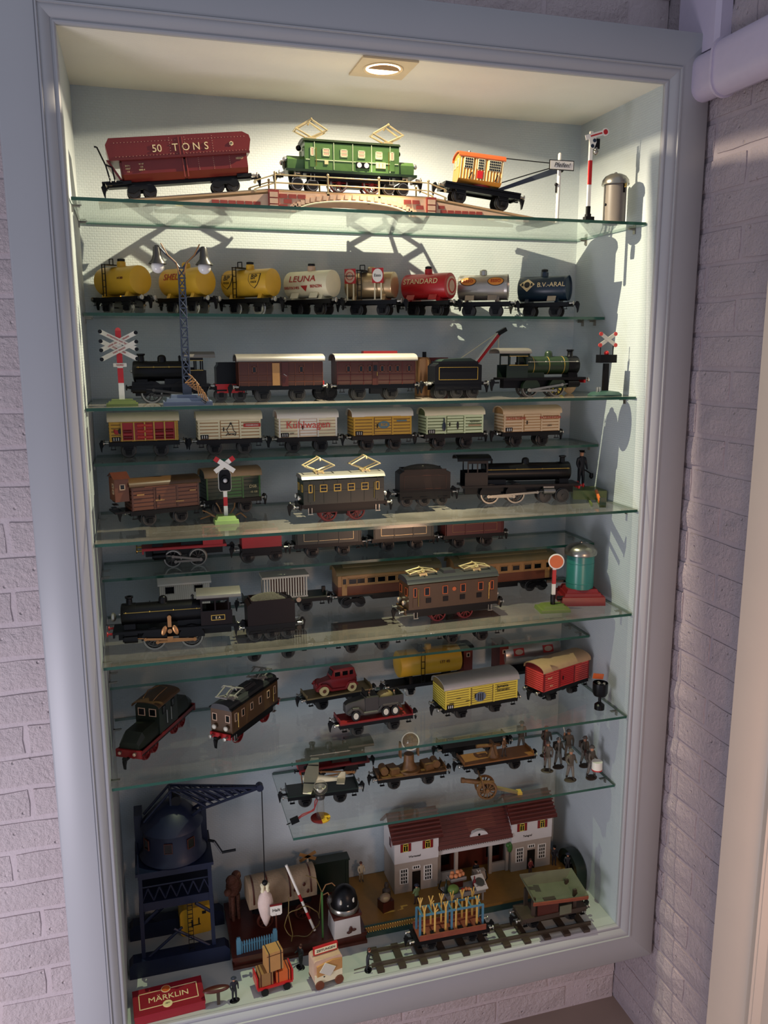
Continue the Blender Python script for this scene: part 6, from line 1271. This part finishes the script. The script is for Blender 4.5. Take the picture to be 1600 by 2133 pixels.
t = thing('tangled_wire', 'thin yellowish wire looping over the plinth in front of the cart', 'wire', (-.195, .170, ZP)); part('strand', B().tube([(.0 + .045 * math.cos(a / 6), -.004 + .004 * math.sin(a), .045 + .042 * math.sin(a / 6)) for a in range(0, 38)], .0013).tube([(-.030, .01, .11), (-.034, 0, .07), (-.026, -.01, .02), (-.03, -.012, .001)], .0013).tube([(.045, 0, .05), (.052, .0, .12), (.040, .005, .155), (.015, .01, .165)], .0012), 'olive', t)
t = thing('crossing_bell', 'black domed crossing bell with chrome rim on white wooden box', 'bell', (-.085, .165, ZP), D2R(3))
bx = part('box', B().prism([(-.036, 0), (.036, 0), (.033, .056), (-.033, .056)], 'y', -.030, .030), 'stationwhite', t); part('lid', B().box((0, 0, .060), (.074, .068, .008)), 'mahogany', bx); part('key', B().sph((.008, -.032, .020), 1, 10, 6, (.005, .002, .010)).sph((.016, -.032, .018), 1, 10, 6, (.007, .002, .004)).sph((.003, -.032, .013), 1, 8, 6, (.006, .002, .004)), 'mahogany', bx)
d = part('dome', B().lathe([(.034, .066), (.036, .074), (.035, .090), (.030, .108), (.018, .122), (.006, .128), (.001, .129)], n=30), 'black', t)
part('rim', B().lathe([(.036, .064), (.0385, .066), (.039, .074), (.0365, .078)], n=30), 'nickel', d)
for s in (-1, 1): part('horn', B().cyl((s * .016, -.026, .096), (s * .017, -.030, .108), .004, .0015, 10), 'offwhite', d)
part('knob', B().sph((0, -.035, .092), .003, 8, 6), 'steel', d)

# station
t = thing('station_platform', 'tan platform with dark green edge and rails under the station', 'platform', (.275, .262, 0)); part('slab', B().box((0, 0, .026), (.640, .222, .008)), 'platform', t); part('edge', B().box((0, 0, .011), (.632, .214, .022)), 'platgreen', t)
rl = part('railing', B().box((-.235, -.109, .016), (.150, .003, .004)).box((-.235, -.109, .036), (.150, .003, .004)), 'platgreen', t)
for i in range(22): shared('baluster', 'balu', lambda q: q.box((0, 0, 0), (.003, .003, .022)), 'pickyellow', rl, (-.305 + i * .0066, -.109, .026))
ZS = .0302
t = thing('toy_station', 'white two-winged toy station building with dark red tiled roofs', 'toy building', (.320, .300, ZS), D2R(0))
def wing(x0, x1, nm):
    y0, y1, z1 = -.036, .064, .170; cx = (x0 + x1) / 2
    lo = part('ground_floor', B().bb((x0, y0, 0), (x1, y1, .092)), 'stationcream', t); up_ = part('upper_floor', B().bb((x0 - .001, y0 - .002, .092), (x1 + .001, y1, z1)), 'stationwhite', t)
    part('gable', B().prism([(y0 - .002, z1), (.014, z1 + .040), (y1, z1)], 'x', x0, x1), 'stationwhite', t)
    rf = part('roof', B().prism([(y0 - .016, z1 - .008), (.014, z1 + .048), (y1 + .008, z1 - .004), (y1 + .008, z1 - .009), (.014, z1 + .042), (y0 - .013, z1 - .012)], 'x', x0 - .010, x1 + .010), 'roofred', t)
    for k in range(7):
        f = (k + .5) / 7; part('tile_row', B().box((cx, y0 - .016 + f * .030 * 1.66 - .0, z1 - .008 + f * .056 + .0022), (x1 - x0 + .020, .0045, .0022), (.84, 0, 0)), 'roofred', rf)
    for x in (cx - .032, cx + .032):
        w = window(up_, x, y0 - .002, .138, .013, .022, 'lemon', bars=0); part('mullion', B().box((0, -.0006, -.002), (.0014, .0014, .018)).box((0, -.0006, .006), (.013, .0014, .0014)), 'lemon', w)
        for s in (-1, 1): part('shutter', B().box((s * .0115, 0, 0), (.007, .002, .024)), 'darkred', w)
        g = window(lo, x - .004 if x < cx else x + .002, y0, .050, .024, .044, 'print_white')
        for k in range(3): part('glazing_bar', B().box((0, -.0004, -.011 + k * .011), (.024, .0016, .0018)), 'print_white', g)
        for k in range(4): part('glazing_bar', B().box((-.0096 + k * .0064, -.0004, 0), (.0018, .0016, .044)), 'print_white', g)
    dr = part('door', B().box((cx, y0 - .0004, .030), (.024, .002, .060)), 'pane', lo); fl = window(lo, cx, y0, .072, .022, .009, 'print_white')
    for k in range(4): part('glazing_bar', B().box((-.0088 + k * .0059, -.0004, 0), (.0016, .0016, .009)), 'print_white', fl)
    text(nm, .0085, 'print_black', up_, (cx - .006 if x0 < 0 else cx - .014, y0 - .0026, .108))
    window(up_, .0, x0 - .001, .138, .014, .022, 'darkred', side=-1, ax='x')
wing(-.238, -.112, 'Wartesaal'); wing(.112, .236, 'Telegraf')
part('hall_back', B().bb((-.112, .020, 0), (.112, .064, .120)), 'mahogany', t)
for x in (-.104, -.052, .052, .104): part('pillar', B().box((x, -.022, .045), (.009, .009, .090)), 'stationcream', t)
part('lintel', B().box((0, -.022, .094), (.224, .010, .010)), 'stationwhite', t)
fr = part('balustrade', B().box((0, -.026, .112), (.224, .003, .003)).box((0, -.026, .100), (.224, .003, .002)), 'stationwhite', t)
for i in range(32): shared('baluster', 'balu2', lambda q: q.box((0, 0, 0), (.0034, .003, .012)), 'stationwhite', fr, (-.108 + i * .00697, -.026, .106))
for x in (-.078, .078): part('parapet', B().box((x, -.018, .014), (.048, .006, .028)), 'stationcream', t)
for x in (-.078, .078): part('dark_opening', B().box((x, .018, .055), (.040, .004, .060)), 'pane', t)
rf = part('hall_roof', B().prism([(-.044, .116), (.014, .190), (.072, .116), (.072, .110), (.014, .184), (-.040, .112)], 'x', -.112, .112), 'roofred', t)
for k in range(9): f = (k + .5) / 9; part('tile_row', B().box((0, -.044 + f * .058, .116 + f * .074 + .0022), (.224, .0045, .0022), (.9, 0, 0)), 'roofred', rf)
e = part('eyebrow_dormer', B().prism([(.028 * math.cos(PI * i / 12), .020 * math.sin(PI * i / 12)) for i in range(13)], 'y', -.034, -.004), 'stationwhite', rf, (.012, 0, .128)); part('dormer_hole', B().lathe([(.0035, -.0348), (.0035, -.034)], (0, 0, .008), 'y', 12), 'pane', e)
part('plant', B().sph((.108, -.034, .078), 1, 10, 8, (.008, .006, .016)).sph((.102, -.034, .086), .007, 8, 6), 'leafgreen', t)
# people and stalls on the platform
GP = 'figures on the station platform'
for nm, x, y, rz, m, h, hat, lb in (('station_figure', .008, .345, 10, 'fig_light', .062, 'hair', 'pale figure standing at the far left end of the platform'), ('station_figure', .126, .205, -160, 'fig_green', .062, 'hat', 'figure in green standing before the left station door'), ('station_figure', .480, .238, 20, 'fig_red', .050, 'hair', 'small figure in red before the right station door'), ('station_figure', .566, .258, 0, 'fig_navy', .062, 'cap', 'dark-uniformed figure at the right end of the station'), ('station_figure', .586, .215, -20, 'fig_navy', .062, 'hat', 'dark figure by the black tunnel mouth'), ('station_figure', .322, .262, 0, 'fig_navy', .056, 'cap', 'figure in black serving inside the station hall')):
    figurine(nm, lb, (x, y, ZS), h, D2R(rz), m, hat=hat, stride=.03, group=GP)
t = thing('luggage_figure', 'seated figure with white bundle on a brown chest on the platform', 'figurine', (.042, .215, ZS), D2R(15)); part('chest', B().box((0, 0, .014), (.034, .030, .028)), 'mahogany', t); part('bundle', B().sph((-.006, -.006, .038), 1, 12, 8, (.016, .012, .012)), 'canvas', t); part('body', B().lathe([(.012, .026), (.011, .050), (.005, .056), (.0065, .062), (.005, .070), (.001, .072)], (.006, .006, 0), 'z', 12), 'fig_light', t)
t = thing('serving_counter', 'white serving counter in the dark station hall', 'counter', (.322, .240, ZS)); part('front', B().box((0, 0, .022), (.036, .016, .044)), 'stationcream', t); part('scroll', B().tube([(-.010, -.009, .052), (-.006, -.009, .044), (0, -.009, .050), (.002, -.009, .040)], .0014), 'white', t)
t = thing('market_stall', 'grey tiered market stall in front of the station hall', 'stall', (.255, .190, ZS), D2R(2)); part('lower_shelf', B().box((0, 0, .030), (.112, .050, .006)).box((0, -.024, .034), (.112, .003, .010)), 'grey', t); part('upper_tray', B().box((-.012, .018, .058), (.046, .030, .004)).box((-.012, .004, .061), (.046, .002, .008)), 'grey', t); part('stall_leg', B().box((-.05, .018, .014), (.005, .005, .028)).box((.05, .018, .014), (.005, .005, .028)).box((-.05, -.018, .014), (.005, .005, .028)).box((.05, -.018, .014), (.005, .005, .028)), 'grey', t); part('handle', B().tube([(-.056, 0, .032), (-.072, 0, .050), (-.066, 0, .072)], .0016).tube([(.056, 0, .032), (.072, 0, .050), (.066, 0, .072)], .0016), 'iron', t); part('tray_post', B().box((-.012, .018, .044), (.03, .02, .026)), 'mahogany', t)
for k, (x, z, y) in enumerate(((-.030, .068, .012), (-.018, .068, .010), (-.006, .068, .012), (.004, .067, .016), (-.024, .070, .022), (-.010, .074, .018), (.002, .069, .024))): tag(part('peach', B().sph((0, 0, 0), .0062, 12, 8), 'peach', None, (.255 + x, .190 + y, ZS + z)), 'round peach in the upper tray of the market stall', 'fruit', 'peaches in the stall tray')
tag(part('watermelon', B().sph((0, 0, 0), 1, 16, 10, (.016, .014, .012)), 'melon', None, (.222, .180, ZS + .045)), 'green watermelon on the market stall', 'fruit')
for k, (x, y) in enumerate(((-.006, -.012), (.004, -.010), (.012, -.013))): tag(part('tomato', B().sph((0, 0, 0), .0052, 10, 8), 'peach' if k else 'tomato', None, (.255 + x, .190 + y, ZS + .039)), 'small round fruit on the lower stall shelf', 'fruit', 'fruit on the lower stall shelf')
for x, h, lb in ((.204, .040, 'dark bottle at the left of the market stall'), (.286, .034, 'dark red bottle beside the white basin')): t = thing('bottle', lb, 'bottle', (x, .186, ZS + .033)); part('glass', B().lathe([(.0045, 0), (.0045, h * .6), (.0018, h * .75), (.0018, h)], n=12), 'bottlegreen' if x < .25 else 'darkred', t)
t = thing('white_basin', 'white tray with dark oval basin on the stall end', 'tray', (.300, .184, ZS + .033), D2R(3)); part('tray', B().box((0, 0, .014), (.034, .044, .004), (.45, 0, 0)), 'white', t); part('rim', B().lathe([(.0125, 0), (.0135, .001), (.0125, .002)], n=22), 'nickel', t, (0, -.002, .016), (.45, 0, 0)); part('bowl', B().lathe([(.001, .0005), (.0118, .0005), (.0118, .0016), (.001, .0016)], n=22), 'moss', t, (0, -.002, .0162), (.45, 0, 0)); part('foot', B().box((0, .004, .006), (.028, .030, .012)), 'grey', t)
t = thing('tunnel_mouth', 'dark rounded tunnel piece at the right end of the platform', 'toy tunnel', (.598, .225, 0)); part('shell', B().prism([(-.055, .0)] + [(-.055 * math.cos(PI * i / 10), .045 + .045 * math.sin(PI * i / 10)) for i in range(11)] + [(.055, 0), (.040, 0)] + [(.040 * math.cos(PI * i / 10), .040 + .032 * math.sin(PI * i / 10)) for i in range(11)] + [(-.040, 0)], 'x', -.006, .024), 'bottlegreen', t); part('dark_lining', B().box((.015, 0, .035), (.010, .078, .070)), 'pane', t)

# track with sleepers, tool wagon and tipper
TA = D2R(-1.5)
t = thing('track_section', 'toy railway track with dark sleepers along the niche front', 'track', (.255, .060, 0), TA)
for s in (-1, 1): part('rail', B().box((0, s * .024, .0125), (.600, .003, .008)).box((0, s * .024, .0075), (.600, .007, .002)), 'rail', t)
for i in range(11): shared('sleeper', 'slp', lambda q: q.box((0, 0, .0035), (.018, .086, .007)), 'sleeper', t, (-.280 + i * .056, 0, 0))
part('pin', B().tube([(-.300, -.024, .0125), (-.345, -.026, .009)], .0016), 'rail', t)
ZR = .0168
t = thing('tool_wagon', 'low red wagon with blue rack on the toy track', 'wagon', (.168, .066, ZR), TA)
chassis(t, .200, .056, .030, .0150, .110, m='black')
part('tray', B().box((0, 0, .037), (.178, .056, .004)).box((0, -.028, .043), (.178, .003, .014)).box((0, .028, .043), (.178, .003, .014)), 'rustwood', t)
rk = part('rack_frame', B().box((0, -.016, .098), (.172, .003, .005)).box((0, .016, .098), (.172, .003, .005)), 'skyblue', t)
for x in (-.084, 0, .084):
    for s in (-1, 1): part('rack_post', B().box((x, s * .016, .068), (.005, .004, .062)), 'skyblue', rk)
for i in range(7): part('rack_rung', B().box((-.078 + i * .026, 0, .098), (.004, .034, .004)), 'skyblue', rk)
for i in range(7): part('socket', B().box((-.074 + i * .0245, -.014, .042), (.012, .012, .006)), 'iron', t)
for i in range(12):
    x = -.074 + (i % 6) * .0285; y = -.016 if i < 6 else .016
    t = thing('wooden_pick', 'yellow wooden tool, %s from left in the %s row of the blue rack' % (('first', 'second', 'third', 'fourth', 'fifth', 'sixth')[i % 6], 'near' if i < 6 else 'far'), 'toy tool', (.168 + x, .066 + y, ZR + .046), D2R(rnd(-40, 40)), 0, 'yellow tools in the blue rack'); part('shaft', B().box((0, 0, .032), (.0042, .0034, .064)), 'pickyellow', t)
    part('prongs', B().tube([(0, 0, .060), (-.0055, 0, .080)], .0016).tube([(0, 0, .060), (.0055, 0, .080)], .0016).tube([(0, 0, .056), (.008, 0, .066)] if i % 2 else [(0, 0, .060), (0, .003, .078)], .0014), 'pickyellow', t)
t = thing('tipper_wagon', 'dark wooden tipper wagon with open grey-green bowl on the toy track', 'wagon', (.452, .066, ZR), TA + D2R(2))
chassis(t, .190, .056, .030, .0150, .110, m='sleeper'); part('deck', B().box((0, 0, .037), (.186, .062, .006)), 'sleeper', t)
part('side_panel', B().box((-.020, -.027, .056), (.060, .004, .034)), 'mahogany', t)
for x in (-.060, .060): part('support', B().box((x, -.022, .064), (.010, .006, .054)).box((x, .022, .064), (.010, .006, .054)), 'sleeper', t)
o = [(-.072, -.050), (.082, -.050), (.082, .048), (-.072, .048)]; i_ = [(-.052, -.032), (.058, -.032), (.058, .032), (-.052, .032)]
vs = [(*p, .102) for p in o] + [(*p, .076) for p in i_] + [(*p, .098) for p in o] + [(*p, .072) for p in i_]
fs = [(k, (k + 1) % 4, 4 + (k + 1) % 4, 4 + k) for k in range(4)] + [(4, 5, 6, 7)] + [(8 + k, 12 + k, 12 + (k + 1) % 4, 8 + (k + 1) % 4) for k in range(4)] + [(12, 15, 14, 13)] + [(k, 8 + k, 8 + (k + 1) % 4, (k + 1) % 4) for k in range(4)]
b = B().add(vs, fs); b.xf(lambda p: rotm((.16, .06, -.03)) @ (p - Vector((0, 0, .09))) + Vector((.002, 0, .092))); bw = part('bowl', b, 'hopperbowl', t)
part('bowl_rim', B().box((.004, -.051, .0885), (.156, .004, .009), (.1, .06, -.03)), 'rustwood', bw); part('bowl_plate', B().box((-.012, -.018, .0765), (.034, .010, .002), (.16, .06, 0)), 'sleeper', bw)
part('brake_wheel', B().lathe([(.007, -.0015), (.009, -.0015), (.009, .0015), (.007, .0015)], (.092, -.012, .060), 'y', 14).cyl((.092, -.012, .040), (.092, -.012, .060), .0015, n=6), 'iron', t)
part('cloth', B().box((.030, -.031, .044), (.034, .002, .026)), 'hopperbowl', t)

# front row on the niche floor
t = thing('catalogue_box', 'red cardboard box printed MÄRKLIN in gold lettering', 'box', (-.532, .070, 0), D2R(3))
part('carton', B().box((0, 0, .009), (.158, .082, .018)), 'boxred', t); fc = part('lid', B().box((0, .001, .0195), (.160, .085, .006)), 'boxred', t)
T = link('printed_label', B().box((0, 0, 0), (.156, .074, .0008)).mesh('printed_label', 'boxred'), t, (0, .001, .0230)); 
for (x, y, dx, dy) in ((0, .024, .132, .0020), (0, -.024, .132, .0020), (-.066, 0, .0020, .050), (.066, 0, .0020, .050)): part('gold_border', B().box((x, y, .0006), (dx, dy, .0006)), 'print_cream', T)
text('MÄRKLIN', .0225, 'print_cream', T, (0, -.002, .0008), (-PI / 2, 0, 0), stretch=.98, depth=.0003)
for y, m in ((.024, 'deeporange'), (-.024, 'print_cream')):
    o = part('seal_ring', B().lathe([(.0110, 0), (.0110, .0010)], (-.004, y, .0004), 'z', 24), 'print_cream', T); part('seal_face', B().lathe([(.0094, .0008), (.0094, .0014)], (-.004, y, .0004), 'z', 24), m, o)
text('1971', .0062, 'print_black', T, (-.004, -.024, .0022), (-PI / 2, 0, 0), depth=.0003)
t = thing('wooden_stand', 'dark brown T-shaped stand with oval top beside the red box', 'stand', (-.420, .040, 0)); part('leg', B().box((0, 0, .018), (.007, .008, .036), taper=1.1), 'sleeper', t); part('oval_top', B().sph((-.004, 0, .040), 1, 18, 10, (.032, .011, .0065)), 'mahogany', t)
GF = 'small standing figures on the niche floor'
figurine('porter_figure', 'dark figure standing next to the T-shaped stand', (-.383, .040, 0), .062, D2R(15), 'fig_navy', hat='hat', stride=.02, base='black', group=GF)
figurine('porter_figure', 'dark blue figure standing left of the newspaper cart', (-.212, .102, .0), .064, D2R(-60), 'fig_navy', hat='hair', stride=.03, base='black', group=GF, arms=((-.13, -.16, .66), (.13, -.14, .66)))
figurine('porter_figure', 'dark bending figure near the left end of the track', (-.056, .044, .0), .062, D2R(70), 'fig_navy', hat='hair', stride=.03, base='black', group=GF, lean=-.08, arms=((-.13, -.20, .60), (.13, -.20, .60)))
t = thing('luggage_cart', 'red flat luggage cart with grey wheels in front of the fence', 'cart', (-.288, .058, 0), D2R(6))
part('bed', B().box((0, 0, .018), (.086, .044, .005)), 'red', t)
for s in (-1, 1):
    part('end_rail', B().box((s * .043, 0, .034), (.004, .042, .028)), 'red', t)
    for x in (-.026, .028): part('wheel', B().lathe([(.009, -.003), (.009, .003)], (x, s * .022, .009), 'y', 16), 'iron', t)
CR = .0207
for x, y, z, w, h, rz, m, lb in ((-.309, .056, CR, .034, .034, 6, 'kraft_dark', 'dull brown parcel on the left of the luggage cart'), (-.267, .060, CR, .034, .028, 6, 'deeporange', 'orange-brown parcel on the right of the luggage cart'), (-.287, .058, CR + .0345, .040, .050, 10, 'kraft', 'tall tan parcel with dark straps atop the luggage cart')):
    t = thing('parcel', lb, 'parcel', (x, y, z), D2R(rz)); part('carton', B().box((0, 0, h / 2), (w, .034, h)), m, t)
    for s in (-1, 1): part('strap', B().box((s * w * .36, 0, h / 2), (.0022, .0352, h + .001)), 'print_black' if h > .04 else 'brown', t)
    if h > .04: part('lid_edge', B().box((0, -.0174, h * .86), (w, .001, .0012)), 'brown', t)
t = thing('newspaper_cart', 'cream newspaper cart with red ZEITUNGEN sign', 'cart', (-.162, .042, 0), D2R(8))
part('body', B().prism(rrect(-.036, .036, .012, .076, .008), 'y', -.020, .020), 'stone', t); part('lower_panel', B().box((0, -.021, .026), (.070, .002, .024)), 'cream', t); part('paper_pile', B().prism([(-.030, .034), (.034, .040), (.034, .066), (.010, .070), (-.030, .062)], 'y', -.024, -.019), 'kraft', t); part('newspaper', B().box((-.004, -.026, .050), (.032, .002, .026), (0, .6, 0)), 'offwhite', t)
s_ = part('sign_board', B().box((0, 0, .088), (.062, .006, .020)), 'red', t); part('sign_face', B().box((0, -.0034, .088), (.056, .001, .013)), 'cream', s_); text('ZEITUNGEN', .0088, 'print_black', s_, (0, -.0042, .088))
for x in (-.024, .026):
    for s in (-1, 1): part('wheel', B().lathe([(.011, -.003), (.011, .003)], (x, s * .023, .011), 'y', 16), 'rustbrown', t)
for x in (-.012, .004): part('rivet', B().sph((x, -.0225, .030), .0018, 8, 6), 'iron', t)

t = thing('dark_crate', 'dark green box standing at the back behind the crossing bell', 'box', (-.085, .338, ZP)); part('carcass', B().box((0, 0, .045), (.105, .030, .090)), 'bottlegreen', t); part('lid', B().box((0, 0, .092), (.110, .034, .005)), 'bottlegreen', t); part('batten', B().box((-.046, -.016, .045), (.006, .003, .088)), 'bottlegreen', t); part('batten', B().box((.046, -.016, .045), (.006, .003, .088)), 'bottlegreen', t)
